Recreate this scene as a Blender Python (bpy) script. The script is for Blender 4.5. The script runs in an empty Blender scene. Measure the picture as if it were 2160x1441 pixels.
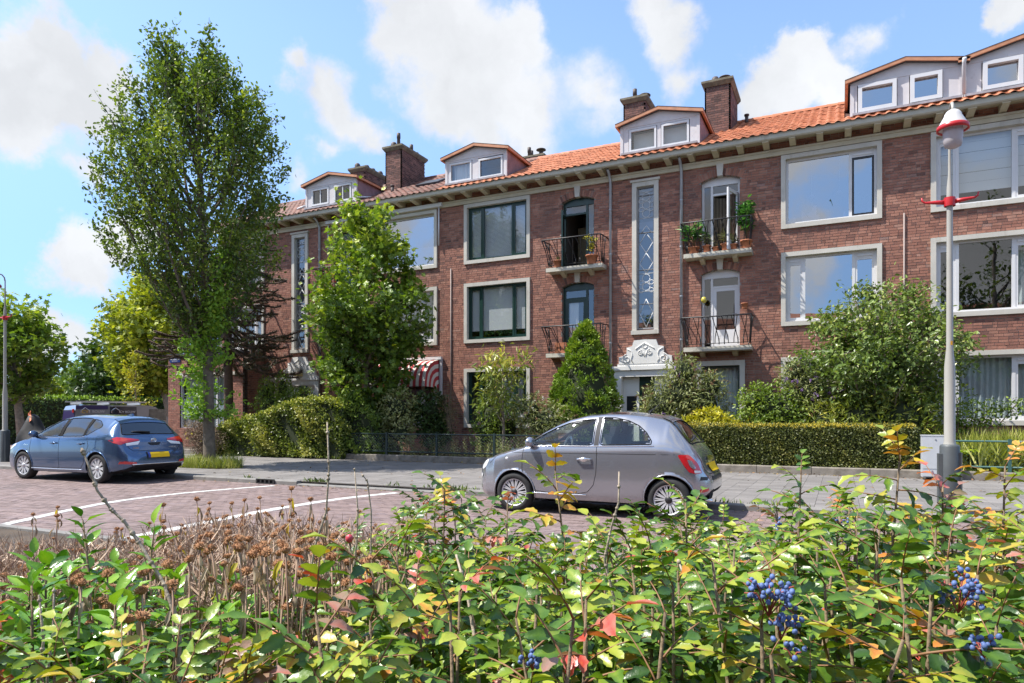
import bpy, math, random
import numpy as np
from mathutils import Vector, Matrix

random.seed(7)
rng = np.random.default_rng(7)
SC = bpy.context.scene
COL = SC.collection
R = math.radians
YAW = R(25.7)

# ------------------------------------------------------------------ camera
cd = bpy.data.cameras.new('camera')
cam = bpy.data.objects.new('camera', cd)
COL.objects.link(cam)
cam.location = (0, 0, 1.40)
cam.rotation_euler = (R(90), 0, YAW)
cd.sensor_width = 36
cd.lens = 24.0
cd.shift_y = 160.5 / 2160
cd.clip_start = 0.05
cd.clip_end = 1500
SC.camera = cam

# ------------------------------------------------------------------ light, sky, exposure
SUN_DIR = Vector((0.86, 0.50, -1.55)).normalized()        # the way the light travels
sl = bpy.data.lights.new('sun', 'SUN')
sl.energy = 3.4
sl.angle = R(0.5)
sl.color = (1.0, 0.95, 0.87)
sun = bpy.data.objects.new('sun', sl)
COL.objects.link(sun)
sun.rotation_euler = SUN_DIR.to_track_quat('-Z', 'Y').to_euler()
sun.location = (-20, -20, 40)
SC.view_settings.view_transform = 'Standard'
SC.view_settings.look = 'None'
SC.view_settings.gamma = 1.0
SC.view_settings.use_curve_mapping = False
SC.view_settings.exposure = 1.20
SC.cycles.max_bounces = 8
SC.cycles.transparent_max_bounces = 24
SC.cycles.transmission_bounces = 4
SC.cycles.caustics_reflective = False
SC.cycles.caustics_refractive = False
SC.cycles.use_denoising = True

world = bpy.data.worlds.new('World')
SC.world = world
world.use_nodes = True


def build_world():
    nt = world.node_tree
    N, Lk = nt.nodes, nt.links
    N.clear()
    out = N.new('ShaderNodeOutputWorld')
    sky = N.new('ShaderNodeTexSky')
    sky.sky_type = 'NISHITA'
    sky.sun_disc = False
    el = math.asin(-SUN_DIR.z)
    sky.sun_elevation = el
    sky.sun_rotation = math.atan2(-SUN_DIR.x, -SUN_DIR.y)
    sky.air_density = 0.9
    sky.dust_density = 0.25
    sky.ozone_density = 2.2
    bg = N.new('ShaderNodeBackground')
    bg.inputs['Strength'].default_value = 0.15
    # the whitish band of the model sky near the horizon, toned down all round
    geo = N.new('ShaderNodeTexCoord'); sx = N.new('ShaderNodeSeparateXYZ'); Lk.new(geo.outputs['Generated'], sx.inputs[0])
    hz = N.new('ShaderNodeMapRange'); hz.interpolation_type = 'SMOOTHSTEP'
    hz.inputs['From Min'].default_value = 0; hz.inputs['From Max'].default_value = .5; hz.inputs['To Min'].default_value = 0; hz.inputs['To Max'].default_value = 1
    Lk.new(sx.outputs['Z'], hz.inputs['Value'])
    tn = N.new('ShaderNodeMix'); tn.data_type = 'RGBA'; tn.inputs['A'].default_value = (.34, .44, .60, 1); tn.inputs['B'].default_value = (1.02, 1.0, .97, 1)
    Lk.new(hz.outputs[0], tn.inputs['Factor'])
    ml = N.new('ShaderNodeMix'); ml.data_type = 'RGBA'; ml.blend_type = 'MULTIPLY'; ml.inputs['Factor'].default_value = 1
    Lk.new(sky.outputs[0], ml.inputs['A']); Lk.new(tn.outputs['Result'], ml.inputs['B'])
    Lk.new(ml.outputs['Result'], bg.inputs['Color'])
    # cumulus: soft balls of cloud at fixed bearings, their edges broken up by noise
    s, c = math.sin(YAW), math.cos(YAW)

    def direction(px, py):
        a, b = (px - 1080) / 1440, (881 - py) / 1440
        return Vector((-s + c * a, c + s * a, b)).normalized()
    seen = [(70, 170, 165, 1.05), (170, 190, 140, 1.05), (255, 150, 95, .95), (30, 270, 130, 1.0), (110, 110, 80, .9), (-60, 190, 160, 1),
            (950, 70, 165, 1.05), (890, 40, 120, 1), (1030, 150, 150, 1.0), (930, 220, 120, .85), (1100, 80, 90, .9), (1120, 240, 130, .8), (1000, 280, 120, .65),
            (700, 200, 100, .75), (610, 145, 70, .72), (750, 260, 85, .75), (690, 325, 70, .55),
            (1690, 130, 95, 1.05), (1650, 190, 105, 1.0), (1740, 160, 80, 1.0), (1700, 95, 60, .95), (1600, 250, 120, .6), (1760, 230, 110, .6),
            (1410, 80, 105, .8), (1370, 25, 80, .75), (1440, 180, 110, .6), (1260, 210, 140, .6), (1150, 330, 150, .5), (1820, 80, 110, .58), (2140, 30, 85, .95),
            (190, 540, 105, .95), (130, 520, 75, .85), (280, 520, 110, .85), (230, 590, 80, .65), (130, 715, 95, .9), (60, 760, 90, .75), (180, 360, 95, .6),
            (40, 600, 70, .55), (620, 380, 90, .5), (2300, 120, 200, .9), (2500, 300, 250, .95), (-300, 300, 260, .9), (-250, 550, 200, .7)]
    blobs = []
    for px, py, r, w in seen:
        d = direction(px, py)
        blobs.append((d, (direction(px + r, py) - d).length * (1.12 if w > .7 else .9), w))
    rr = random.Random(11)
    for k in range(26):                                     # the same kind of sky carries on behind the camera and overhead
        az = YAW + R(90) + R(62) + rr.random() * R(236)
        e = R(8 + 62 * rr.random() ** 1.2)
        d = Vector((math.cos(az) * math.cos(e), math.sin(az) * math.cos(e), math.sin(e)))
        for q in range(2):
            dd = (d + Vector((rr.uniform(-.12, .12), rr.uniform(-.12, .12), rr.uniform(-.05, .05)))).normalized()
            blobs.append((dd, rr.uniform(.09, .2), rr.uniform(.7, 1.05)))
    for x, y, z, r in ((-.30, -.9, .42, .20), (-.08, -.93, .40, .14), (.12, -.93, .22, .12), (-.62, -.75, .30, .13), (.30, -.9, .38, .18), (-.12, -.95, .20, .14), (-.75, -.6, .25, .18), (.35, -.9, .2, .15)):
        blobs.append((Vector((x, y, z)).normalized(), r, .95))
    tc = N.new('ShaderNodeTexCoord')
    n1 = N.new('ShaderNodeTexNoise')
    n1.inputs['Scale'].default_value = 9
    n1.inputs['Detail'].default_value = 7
    n1.inputs['Roughness'].default_value = .6
    Lk.new(tc.outputs['Generated'], n1.inputs['Vector'])
    sub = N.new('ShaderNodeVectorMath'); sub.operation = 'SUBTRACT'
    Lk.new(n1.outputs['Color'], sub.inputs[0]); sub.inputs[1].default_value = (.5, .5, .5)
    sc_ = N.new('ShaderNodeVectorMath'); sc_.operation = 'SCALE'
    Lk.new(sub.outputs[0], sc_.inputs[0]); sc_.inputs['Scale'].default_value = .14
    add = N.new('ShaderNodeVectorMath'); add.operation = 'ADD'
    Lk.new(tc.outputs['Generated'], add.inputs[0]); Lk.new(sc_.outputs[0], add.inputs[1])
    prev = None
    for d, r, w in blobs:
        dist = N.new('ShaderNodeVectorMath'); dist.operation = 'DISTANCE'
        Lk.new(add.outputs[0], dist.inputs[0]); dist.inputs[1].default_value = d
        m = N.new('ShaderNodeMath'); m.operation = 'MULTIPLY_ADD'
        Lk.new(dist.outputs['Value'], m.inputs[0]); m.inputs[1].default_value = -w / r * .85; m.inputs[2].default_value = w
        if prev is None:
            prev = m
        else:
            mx = N.new('ShaderNodeMath'); mx.operation = 'SMOOTH_MAX'
            mx.inputs[2].default_value = .25
            Lk.new(prev.outputs[0], mx.inputs[0]); Lk.new(m.outputs[0], mx.inputs[1]); prev = mx
    n2 = N.new('ShaderNodeTexNoise')
    n2.inputs['Scale'].default_value = 11; n2.inputs['Detail'].default_value = 8; n2.inputs['Roughness'].default_value = .62
    Lk.new(tc.outputs['Generated'], n2.inputs['Vector'])
    a2 = N.new('ShaderNodeMath'); a2.operation = 'MULTIPLY_ADD'
    Lk.new(n2.outputs['Fac'], a2.inputs[0]); a2.inputs[1].default_value = .42; a2.inputs[2].default_value = -.21
    sm = N.new('ShaderNodeMath'); sm.operation = 'ADD'
    Lk.new(prev.outputs[0], sm.inputs[0]); Lk.new(a2.outputs[0], sm.inputs[1])
    mr = N.new('ShaderNodeMapRange'); mr.interpolation_type = 'SMOOTHSTEP'
    mr.inputs['From Min'].default_value = .24; mr.inputs['From Max'].default_value = .56
    mr.inputs['To Max'].default_value = .97
    Lk.new(sm.outputs[0], mr.inputs['Value'])
    cr = N.new('ShaderNodeMapRange')
    n3 = N.new('ShaderNodeTexNoise'); n3.inputs['Scale'].default_value = 7; n3.inputs['Detail'].default_value = 5
    Lk.new(add.outputs[0], n3.inputs['Vector'])
    cr.inputs['From Min'].default_value = .3; cr.inputs['From Max'].default_value = .7
    cr.inputs['To Min'].default_value = .36; cr.inputs['To Max'].default_value = .46
    Lk.new(n3.outputs['Fac'], cr.inputs['Value'])
    cl = N.new('ShaderNodeBackground'); cl.inputs['Color'].default_value = (.95, .97, 1.0, 1)
    Lk.new(cr.outputs[0], cl.inputs['Strength'])
    mixs = N.new('ShaderNodeMixShader')
    Lk.new(mr.outputs[0], mixs.inputs[0]); Lk.new(bg.outputs[0], mixs.inputs[1]); Lk.new(cl.outputs[0], mixs.inputs[2])
    Lk.new(mixs.outputs[0], out.inputs['Surface'])


build_world()

# ------------------------------------------------------------------ materials
MATS = {}


def srgb(r, g, b):
    f = lambda v: (v / 255 / 12.92) if v <= 10 else ((v / 255 + .055) / 1.055) ** 2.4
    return (f(r), f(g), f(b), 1)


def mat(name, color=(.5, .5, .5), rough=.6, metal=0.0, spec=.5, noise=0.0, nscale=8.0, bump=0.0, bscale=60.0, ramp=None, coat=0.0,
        translucent=None, dirt=None, world=False, streak=None):
    """A procedural material: base colour (or a colour ramp over the mesh's own 'rnd' value), broken up by noise, with fine bump."""
    if name in MATS:
        return MATS[name]
    m = bpy.data.materials.new(name)
    m.use_nodes = True
    nt = m.node_tree
    N, Lk = nt.nodes, nt.links
    p = N['Principled BSDF']
    p.inputs['Roughness'].default_value = rough
    p.inputs['Metallic'].default_value = metal
    p.inputs['Specular IOR Level'].default_value = spec
    p.inputs['Coat Weight'].default_value = coat
    p.inputs['Coat Roughness'].default_value = .04
    col = None
    if ramp:
        at = N.new('ShaderNodeAttribute'); at.attribute_name = 'rnd'
        cr = N.new('ShaderNodeValToRGB')
        e = cr.color_ramp.elements
        for i, (pos, c) in enumerate(ramp):
            x = e[i] if i < 2 else e.new(pos)
            x.position = pos; x.color = (*c[:3], 1)
        Lk.new(at.outputs['Fac'], cr.inputs[0])
        col = cr.outputs[0]
    else:
        p.inputs['Base Color'].default_value = (*color[:3], 1)
    tc = N.new('ShaderNodeTexCoord')
    pos = N.new('ShaderNodeNewGeometry').outputs['Position'] if world else tc.outputs['Object']
    if noise or dirt:
        nz = N.new('ShaderNodeTexNoise'); nz.inputs['Scale'].default_value = nscale; nz.inputs['Detail'].default_value = 6
        Lk.new(pos, nz.inputs['Vector'])
        mr = N.new('ShaderNodeMapRange')
        mr.inputs['From Min'].default_value = .3; mr.inputs['From Max'].default_value = .7
        mr.inputs['To Min'].default_value = 1 - noise; mr.inputs['To Max'].default_value = 1 + noise
        Lk.new(nz.outputs['Fac'], mr.inputs['Value'])
        mx = N.new('ShaderNodeMix'); mx.data_type = 'RGBA'; mx.blend_type = 'MULTIPLY'; mx.inputs['Factor'].default_value = 1
        if col:
            Lk.new(col, mx.inputs['A'])
        else:
            mx.inputs['A'].default_value = (*color[:3], 1)
        Lk.new(mr.outputs[0], mx.inputs['B'])
        col = mx.outputs['Result']
        if dirt:
            dz = N.new('ShaderNodeTexNoise'); dz.inputs['Scale'].default_value = dirt[1]; dz.inputs['Detail'].default_value = 8; dz.inputs['Roughness'].default_value = .7
            if streak:
                mp_ = N.new('ShaderNodeMapping'); mp_.inputs['Scale'].default_value = streak
                Lk.new(pos, mp_.inputs['Vector']); Lk.new(mp_.outputs[0], dz.inputs['Vector'])
            else:
                Lk.new(pos, dz.inputs['Vector'])
            dr = N.new('ShaderNodeMapRange'); dr.inputs['From Min'].default_value = dirt[2]; dr.inputs['From Max'].default_value = dirt[2] + .15
            dr.inputs['To Max'].default_value = dirt[3]
            Lk.new(dz.outputs['Fac'], dr.inputs['Value'])
            m2 = N.new('ShaderNodeMix'); m2.data_type = 'RGBA'
            Lk.new(dr.outputs[0], m2.inputs['Factor']); Lk.new(col, m2.inputs['A']); m2.inputs['B'].default_value = (*dirt[0][:3], 1)
            col = m2.outputs['Result']
    if col:
        Lk.new(col, p.inputs['Base Color'])
    if bump:
        bz = N.new('ShaderNodeTexNoise'); bz.inputs['Scale'].default_value = bscale; bz.inputs['Detail'].default_value = 4
        Lk.new(pos, bz.inputs['Vector'])
        bn = N.new('ShaderNodeBump'); bn.inputs['Strength'].default_value = bump; bn.inputs['Distance'].default_value = .01
        Lk.new(bz.outputs['Fac'], bn.inputs['Height']); Lk.new(bn.outputs[0], p.inputs['Normal'])
    if translucent:
        tr = N.new('ShaderNodeBsdfTranslucent')
        g = N.new('ShaderNodeMix'); g.data_type = 'RGBA'; g.blend_type = 'MULTIPLY'; g.inputs['Factor'].default_value = 1
        if col:
            Lk.new(col, g.inputs['A'])
        else:
            g.inputs['A'].default_value = (*color[:3], 1)
        g.inputs['B'].default_value = (*translucent[1][:3], 1)
        Lk.new(g.outputs['Result'], tr.inputs['Color'])
        ms = N.new('ShaderNodeMixShader'); ms.inputs[0].default_value = translucent[0]
        Lk.new(p.outputs[0], ms.inputs[1]); Lk.new(tr.outputs[0], ms.inputs[2])
        Lk.new(ms.outputs[0], N['Material Output'].inputs['Surface'])
    MATS[name] = m
    return m


def glass(name, tint=(.85, .9, .9), refl=.22, rough=.01):
    """Flat window glass: see-through, mirroring more at grazing angles."""
    if name in MATS:
        return MATS[name]
    m = bpy.data.materials.new(name); m.use_nodes = True
    nt = m.node_tree; N, Lk = nt.nodes, nt.links
    N.remove(N['Principled BSDF'])
    t = N.new('ShaderNodeBsdfTransparent'); t.inputs[0].default_value = (*tint, 1)
    g = N.new('ShaderNodeBsdfGlossy'); g.inputs['Roughness'].default_value = rough
    lw = N.new('ShaderNodeLayerWeight'); lw.inputs['Blend'].default_value = .5
    pw = N.new('ShaderNodeMath'); pw.operation = 'POWER'; pw.inputs[1].default_value = 4.5
    Lk.new(lw.outputs['Facing'], pw.inputs[0])
    mr = N.new('ShaderNodeMapRange'); mr.inputs['To Min'].default_value = refl; mr.inputs['To Max'].default_value = 1
    Lk.new(pw.outputs[0], mr.inputs['Value'])
    nz = N.new('ShaderNodeTexNoise'); nz.inputs['Scale'].default_value = .9
    tc = N.new('ShaderNodeTexCoord'); Lk.new(tc.outputs['Object'], nz.inputs['Vector'])
    bn = N.new('ShaderNodeBump'); bn.inputs['Strength'].default_value = .06; bn.inputs['Distance'].default_value = .05
    Lk.new(nz.outputs['Fac'], bn.inputs['Height']); Lk.new(bn.outputs[0], g.inputs['Normal'])
    ms = N.new('ShaderNodeMixShader')
    Lk.new(mr.outputs[0], ms.inputs[0]); Lk.new(t.outputs[0], ms.inputs[1]); Lk.new(g.outputs[0], ms.inputs[2])
    Lk.new(ms.outputs[0], N['Material Output'].inputs['Surface'])
    MATS[name] = m
    return m


# ------------------------------------------------------------------ object helpers
def props(o, label=None, cat=None, group=None, kind=None):
    if label: o['label'] = label
    if cat: o['category'] = cat
    if group: o['group'] = group
    if kind: o['kind'] = kind
    return o


def thing(name, label, cat, loc=(0, 0, 0), rz=0.0, group=None):
    o = bpy.data.objects.new(name, None)
    o.empty_display_size = .2
    COL.objects.link(o)
    o.location = loc; o.rotation_euler = (0, 0, rz)
    return props(o, label, cat, group)


def obj(name, mesh, parent=None, loc=None, rot=None, scale=None):
    o = bpy.data.objects.new(name, mesh)
    COL.objects.link(o)
    if parent is not None: o.parent = parent
    if loc is not None: o.location = loc
    if rot is not None: o.rotation_euler = rot
    if scale is not None: o.scale = scale if hasattr(scale, '__len__') else (scale,) * 3
    return o


def copy_tree(o, parent=None):
    c = o.copy(); COL.objects.link(c)
    if parent is not None: c.parent = parent
    for ch in list(o.children):
        copy_tree(ch, c)
    return c


def mesh_np(name, V, F, mats, rnd=None, smooth=False, mi=None):
    """V (n,3), F (m,k) one polygon size."""
    V = np.asarray(V, dtype=np.float32); F = np.asarray(F, dtype=np.int32)
    me = bpy.data.meshes.new(name)
    n, (m, k) = len(V), F.shape
    me.vertices.add(n); me.loops.add(m * k); me.polygons.add(m)
    me.vertices.foreach_set('co', V.ravel())
    me.loops.foreach_set('vertex_index', F.ravel())
    me.polygons.foreach_set('loop_start', np.arange(0, m * k, k, dtype=np.int32))
    me.polygons.foreach_set('loop_total', np.full(m, k, dtype=np.int32))
    me.polygons.foreach_set('use_smooth', np.full(m, smooth, dtype=bool))
    if mi is not None:
        me.polygons.foreach_set('material_index', np.asarray(mi, dtype=np.int32))
    for x in (mats if isinstance(mats, (list, tuple)) else [mats]):
        me.materials.append(x)
    if rnd is not None:
        a = me.attributes.new('rnd', 'FLOAT', 'POINT')
        a.data.foreach_set('value', np.asarray(rnd, dtype=np.float32))
    me.update(calc_edges=True)
    return me


class MB:
    """Collects simple solids; build() links them as ONE mesh object."""

    def __init__(s):
        s.v = []; s.f = []; s.m = []; s.r = []; s.sm = []

    def add(s, verts, faces, m=0, rnd=.5, smooth=False):
        b = len(s.v)
        s.v.extend([tuple(p) for p in verts]); s.r.extend([rnd] * len(verts))
        for f in faces:
            s.f.append([b + i for i in f]); s.m.append(m); s.sm.append(smooth)
        return s

    def box(s, x0, x1, y0, y1, z0, z1, m=0, rnd=.5):
        v = [(x, y, z) for x in (x0, x1) for y in (y0, y1) for z in (z0, z1)]
        return s.add(v, [(0, 1, 3, 2), (4, 6, 7, 5), (0, 4, 5, 1), (2, 3, 7, 6), (0, 2, 6, 4), (1, 5, 7, 3)], m, rnd)

    def obox(s, c, ax, ay, az, m=0, rnd=.5):
        """Box round centre c with half-axis vectors."""
        c, ax, ay, az = map(Vector, (c, ax, ay, az))
        v = [c + i * ax + j * ay + k * az for i in (-1, 1) for j in (-1, 1) for k in (-1, 1)]
        return s.add(v, [(0, 1, 3, 2), (4, 6, 7, 5), (0, 4, 5, 1), (2, 3, 7, 6), (0, 2, 6, 4), (1, 5, 7, 3)], m, rnd)

    def quad(s, a, b, c, d, m=0, rnd=.5):
        return s.add([a, b, c, d], [(0, 1, 2, 3)], m, rnd)

    def prism(s, poly, y0, y1, m=0, plane='XZ', rnd=.5):
        """Polygon (2D, counter-clockwise seen from -Y) pulled from y0 to y1."""
        n = len(poly)
        if plane == 'XZ':
            f3 = lambda p, y: (p[0], y, p[1])
        elif plane == 'YZ':
            f3 = lambda p, y: (y, p[0], p[1])
        else:
            f3 = lambda p, y: (p[0], p[1], y)
        v = [f3(p, y0) for p in poly] + [f3(p, y1) for p in poly]
        fs = [tuple(range(n)), tuple(range(2 * n - 1, n - 1, -1))] + [(i, i + n, (i + 1) % n + n, (i + 1) % n) for i in range(n)]
        return s.add(v, fs, m, rnd)

    def tube(s, pts, r, n=8, m=0, cap=True, rnd=.5, smooth=True):
        pts = [Vector(p) for p in pts]
        rs = r if hasattr(r, '__len__') else [r] * len(pts)
        vs = []
        up = Vector((0, 0, 1))
        prevx = None
        for i, p in enumerate(pts):
            t = (pts[min(i + 1, len(pts) - 1)] - pts[max(i - 1, 0)])
            t = t.normalized() if t.length > 1e-9 else Vector((0, 0, 1))
            if prevx is None:
                a = Vector((1, 0, 0)) if abs(t.x) < .9 else Vector((0, 1, 0))
                x = (a - a.dot(t) * t).normalized()
            else:
                x = prevx - prevx.dot(t) * t
                x = x.normalized() if x.length > 1e-6 else t.orthogonal().normalized()
            prevx = x
            y = t.cross(x)
            for k in range(n):
                a = 2 * math.pi * k / n
                vs.append(p + (x * math.cos(a) + y * math.sin(a)) * rs[i])
        fs = []
        for i in range(len(pts) - 1):
            for k in range(n):
                fs.append((i * n + k, i * n + (k + 1) % n, (i + 1) * n + (k + 1) % n, (i + 1) * n + k))
        if cap:
            fs.append(tuple(range(n - 1, -1, -1))); fs.append(tuple(range((len(pts) - 1) * n, len(pts) * n)))
        return s.add(vs, fs, m, rnd, smooth)

    def lathe(s, prof, c=(0, 0, 0), n=20, m=0, rnd=.5, smooth=True, axis='Z'):
        vs, fs = [], []
        for (r, z) in prof:
            for k in range(n):
                a = 2 * math.pi * k / n
                u, w = r * math.cos(a), r * math.sin(a)
                vs.append((c[0] + u, c[1] + w, c[2] + z) if axis == 'Z' else ((c[0] + u, c[1] + z, c[2] + w) if axis == 'Y' else (c[0] + z, c[1] + u, c[2] + w)))
        for i in range(len(prof) - 1):
            for k in range(n):
                q = (i * n + k, i * n + (k + 1) % n, (i + 1) * n + (k + 1) % n, (i + 1) * n + k)
                fs.append(q if axis != 'Y' else q[::-1])
        return s.add(vs, fs, m, rnd, smooth)

    def ball(s, c, r, n=10, m=0, rnd=.5):
        rx, ry, rz = r if hasattr(r, '__len__') else (r, r, r)
        vs, fs = [], []
        k = n // 2 + 1
        for i in range(k):
            a = math.pi * i / (k - 1)
            for j in range(n):
                b = 2 * math.pi * j / n
                vs.append((c[0] + rx * math.sin(a) * math.cos(b), c[1] + ry * math.sin(a) * math.sin(b), c[2] - rz * math.cos(a)))
        for i in range(k - 1):
            for j in range(n):
                fs.append((i * n + j, i * n + (j + 1) % n, (i + 1) * n + (j + 1) % n, (i + 1) * n + j))
        return s.add(vs, fs, m, rnd, True)

    def mesh(s, name, mats):
        me = bpy.data.meshes.new(name)
        me.from_pydata(s.v, [], s.f)
        for x in (mats if isinstance(mats, (list, tuple)) else [mats]):
            me.materials.append(x)
        me.polygons.foreach_set('material_index', s.m)
        me.polygons.foreach_set('use_smooth', s.sm)
        a = me.attributes.new('rnd', 'FLOAT', 'POINT')
        a.data.foreach_set('value', s.r)
        me.update()
        return me

    def build(s, name, mats, parent=None, loc=None, rot=None):
        return obj(name, s.mesh(name, mats), parent, loc, rot)


def many_boxes(name, lo, hi, mats, rnd, faces='all', jitter=None):
    """One mesh of n axis-aligned boxes, lo/hi (n,3)."""
    n = len(lo)
    c = np.stack([lo, hi], 1)                                   # n,2,3
    idx = np.array([(i, j, k) for i in (0, 1) for j in (0, 1) for k in (0, 1)])
    V = np.stack([c[:, idx[:, 0], 0], c[:, idx[:, 1], 1], c[:, idx[:, 2], 2]], -1)   # n,8,3
    if jitter is not None:
        V = V + jitter
    F = {'x0': (0, 1, 3, 2), 'x1': (4, 6, 7, 5), 'y0': (0, 4, 5, 1), 'y1': (2, 3, 7, 6), 'z0': (0, 2, 6, 4), 'z1': (1, 5, 7, 3)}
    keep = list(F) if faces == 'all' else faces
    f = np.array([F[k] for k in keep])
    FF = (np.arange(n)[:, None, None] * 8 + f[None]).reshape(-1, 4)
    return mesh_np(name, V.reshape(-1, 3), FF, mats, np.repeat(rnd, 8))


# template outlines of leaves: x along the leaf, y across, z up from the blade
def leaf_template(kind):
    if kind == 'diamond':
        V = [(0, 0, 0), (.45, .3, .07), (1, 0, -.06), (.45, -.3, .07)]
        F = [(0, 2, 1), (0, 3, 2)]
    elif kind == 'oval':
        V = [(0, 0, 0), (.3, .27, .06), (.72, .22, .03), (1, 0, -.1), (.72, -.22, .03), (.3, -.27, .06)]
        F = [(0, 2, 1), (0, 3, 2), (0, 4, 3), (0, 5, 4)]
    elif kind == 'lance':
        V = [(0, 0, 0), (.4, .13, .03), (1, 0, -.12), (.4, -.13, .03)]
        F = [(0, 2, 1), (0, 3, 2)]
    elif kind == 'palm':                                         # a five-lobed maple leaf
        V = [(0, 0, 0), (.12, .42, .04), (.38, .24, .03), (.62, .5, 0), (.62, .17, .02), (1, 0, -.08), (.62, -.17, .02), (.62, -.5, 0), (.38, -.24, .03), (.12, -.42, .04)]
        F = [(0, 2, 1), (0, 4, 2), (2, 4, 3), (0, 5, 4), (0, 6, 5), (0, 8, 6), (6, 8, 7), (0, 9, 8)]
    elif kind == 'blade':
        V = [(0, -.02, 0), (0, .02, 0), (.5, .018, .0), (.5, -.018, 0), (1, 0, -.15)]
        F = [(0, 2, 1), (0, 3, 2), (3, 4, 2)]
    return np.array(V, dtype=np.float32), np.array(F)


def leaf_mesh(name, P, D, Nn, size, m, kind='diamond', rnd=None):
    """One mesh of many leaves: P positions, D leaf directions, Nn blade normals (all n,3), size (n,)."""
    T, F = leaf_template(kind)
    n = len(P)
    D = D / (np.linalg.norm(D, axis=1, keepdims=True) + 1e-9)
    B = np.cross(Nn, D); B /= (np.linalg.norm(B, axis=1, keepdims=True) + 1e-9)
    U = np.cross(D, B)
    V = P[:, None] + size[:, None, None] * (T[None, :, 0:1] * D[:, None] + T[None, :, 1:2] * B[:, None] + T[None, :, 2:3] * U[:, None])
    FF = (np.arange(n)[:, None, None] * len(T) + F[None]).reshape(-1, 3)
    if rnd is None:
        rnd = rng.random(n)
    return mesh_np(name, V.reshape(-1, 3), FF, m, np.repeat(rnd, len(T)))


def unit(n):
    v = rng.normal(size=(n, 3))
    return v / np.linalg.norm(v, axis=1, keepdims=True)


def px_area_rank(P):
    """Rank points by how large they show: nearest to the camera first, those outside the frame last."""
    P = np.asarray(P)
    s, c = math.sin(YAW), math.cos(YAW)
    D = -s * P[:, 0] + c * P[:, 1]
    L = c * P[:, 0] + s * P[:, 1]
    x = L / np.maximum(D, .1); y = (P[:, 2] - 1.4) / np.maximum(D, .1)
    ok = (D > .2) & (np.abs(x) < .735) & (y < .6) & (y > -.38)
    return np.argsort(np.where(ok, D, 1e4 + D))
# ================================================================== the ground, the road, the pavement
YF = 21.6                                                    # the facade's plane
PAVE = .08                                                   # pavement above the road

soil_m = mat('soil', (.075, .055, .038), .95, noise=.35, nscale=2.5, bump=.6, bscale=18)
joint_m = mat('joint_sand', (.10, .085, .072), .95, noise=.25, nscale=30)
paver_m = mat('clinker_paver', world=True, rough=.8, noise=.14, nscale=3.2, bump=.25, bscale=70, dirt=((.085, .07, .062), .55, .55, .45),
              ramp=[(0, (.155, .112, .104)), (.35, (.205, .148, .138)), (.7, (.235, .172, .162)), (.93, (.19, .145, .148)), (.95, (.68, .67, .64)), (1, (.76, .75, .72))])
slab_m = mat('concrete_paving', world=True, rough=.85, noise=.12, nscale=1.1, bump=.3, bscale=120,
             ramp=[(0, (.165, .153, .145)), (.5, (.19, .177, .168)), (1, (.215, .20, .19))], dirt=((.2, .185, .17), 3.0, .60, .35))
kerb_m = mat('kerb_concrete', (.215, .207, .195), .85, noise=.2, nscale=4, bump=.3, bscale=90, dirt=((.12, .11, .09), 5, .55, .6))
garden_kerb_m = mat('garden_kerb_concrete', (.23, .205, .175), .9, noise=.25, nscale=4, bump=.4, bscale=60, dirt=((.10, .085, .06), 3, .52, .6))


def sheet(name, x0, x1, y0, y1, z, m, kind='structure', nx=1, ny=1):
    xs, ys = np.linspace(x0, x1, nx + 1), np.linspace(y0, y1, ny + 1)
    V = np.array([(x, y, z) for y in ys for x in xs])
    F = [(j * (nx + 1) + i, j * (nx + 1) + i + 1, (j + 1) * (nx + 1) + i + 1, (j + 1) * (nx + 1) + i) for j in range(ny) for i in range(nx)]
    return props(obj(name, mesh_np(name, V, F, m)), kind=kind)


sheet('ground', -420, 420, -420, 420, -.035, soil_m)
road = sheet('road', -90, 40, 5.02, 10.75, -.008, joint_m)
sheet('side_road', -39, -27.2, 10.8, 120, -.004, mat('side_road_clinker', (.25, .165, .15), .85, noise=.2, nscale=9, bump=.3, bscale=40))
pavement = sheet('pavement', -27.2, 30, 10.9, 17.2, PAVE - .012, joint_m)
verge = sheet('planting_bed', -60, 30, -6, 4.9, .02, soil_m)
garden = sheet('garden_soil', -27.0, 30, 17.36, YF + .3, .14, soil_m)

# --- road pavers, running bond, some of them white
WHITE = [[(-9.75, 5.0), (-10.25, 5.9), (-10.75, 6.9), (-10.97, 7.7), (-10.98, 8.7), (-10.75, 9.7), (-10.45, 10.6)],
         [(-7.45, 5.2), (-7.62, 6.4), (-7.80, 7.8), (-7.80, 9.1), (-7.62, 10.0), (-7.40, 10.6)]]


def white_x(y):
    out = []
    for l in WHITE:
        xs = np.interp(y, [p[1] for p in l], [p[0] for p in l])
        out.append(float(xs))
    return out


lo, hi, rn = [], [], []
row = 0
y = 5.06
while y < 10.72:
    off = (row % 2) * .1
    wx = white_x(y + .05)
    nx = int(37 / .204)
    x = -30.5 + off + np.arange(nx) * .204
    zt = rng.normal(0, .0014, nx)
    lo.append(np.stack([x, np.full(nx, y), np.full(nx, -.03)], 1)); hi.append(np.stack([x + .199, np.full(nx, y + .099), zt], 1))
    r = rng.random(nx) * .9
    rn.append(r)
    row += 1
    y += .104
lo, hi, rn = np.concatenate(lo), np.concatenate(hi), np.concatenate(rn)


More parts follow.
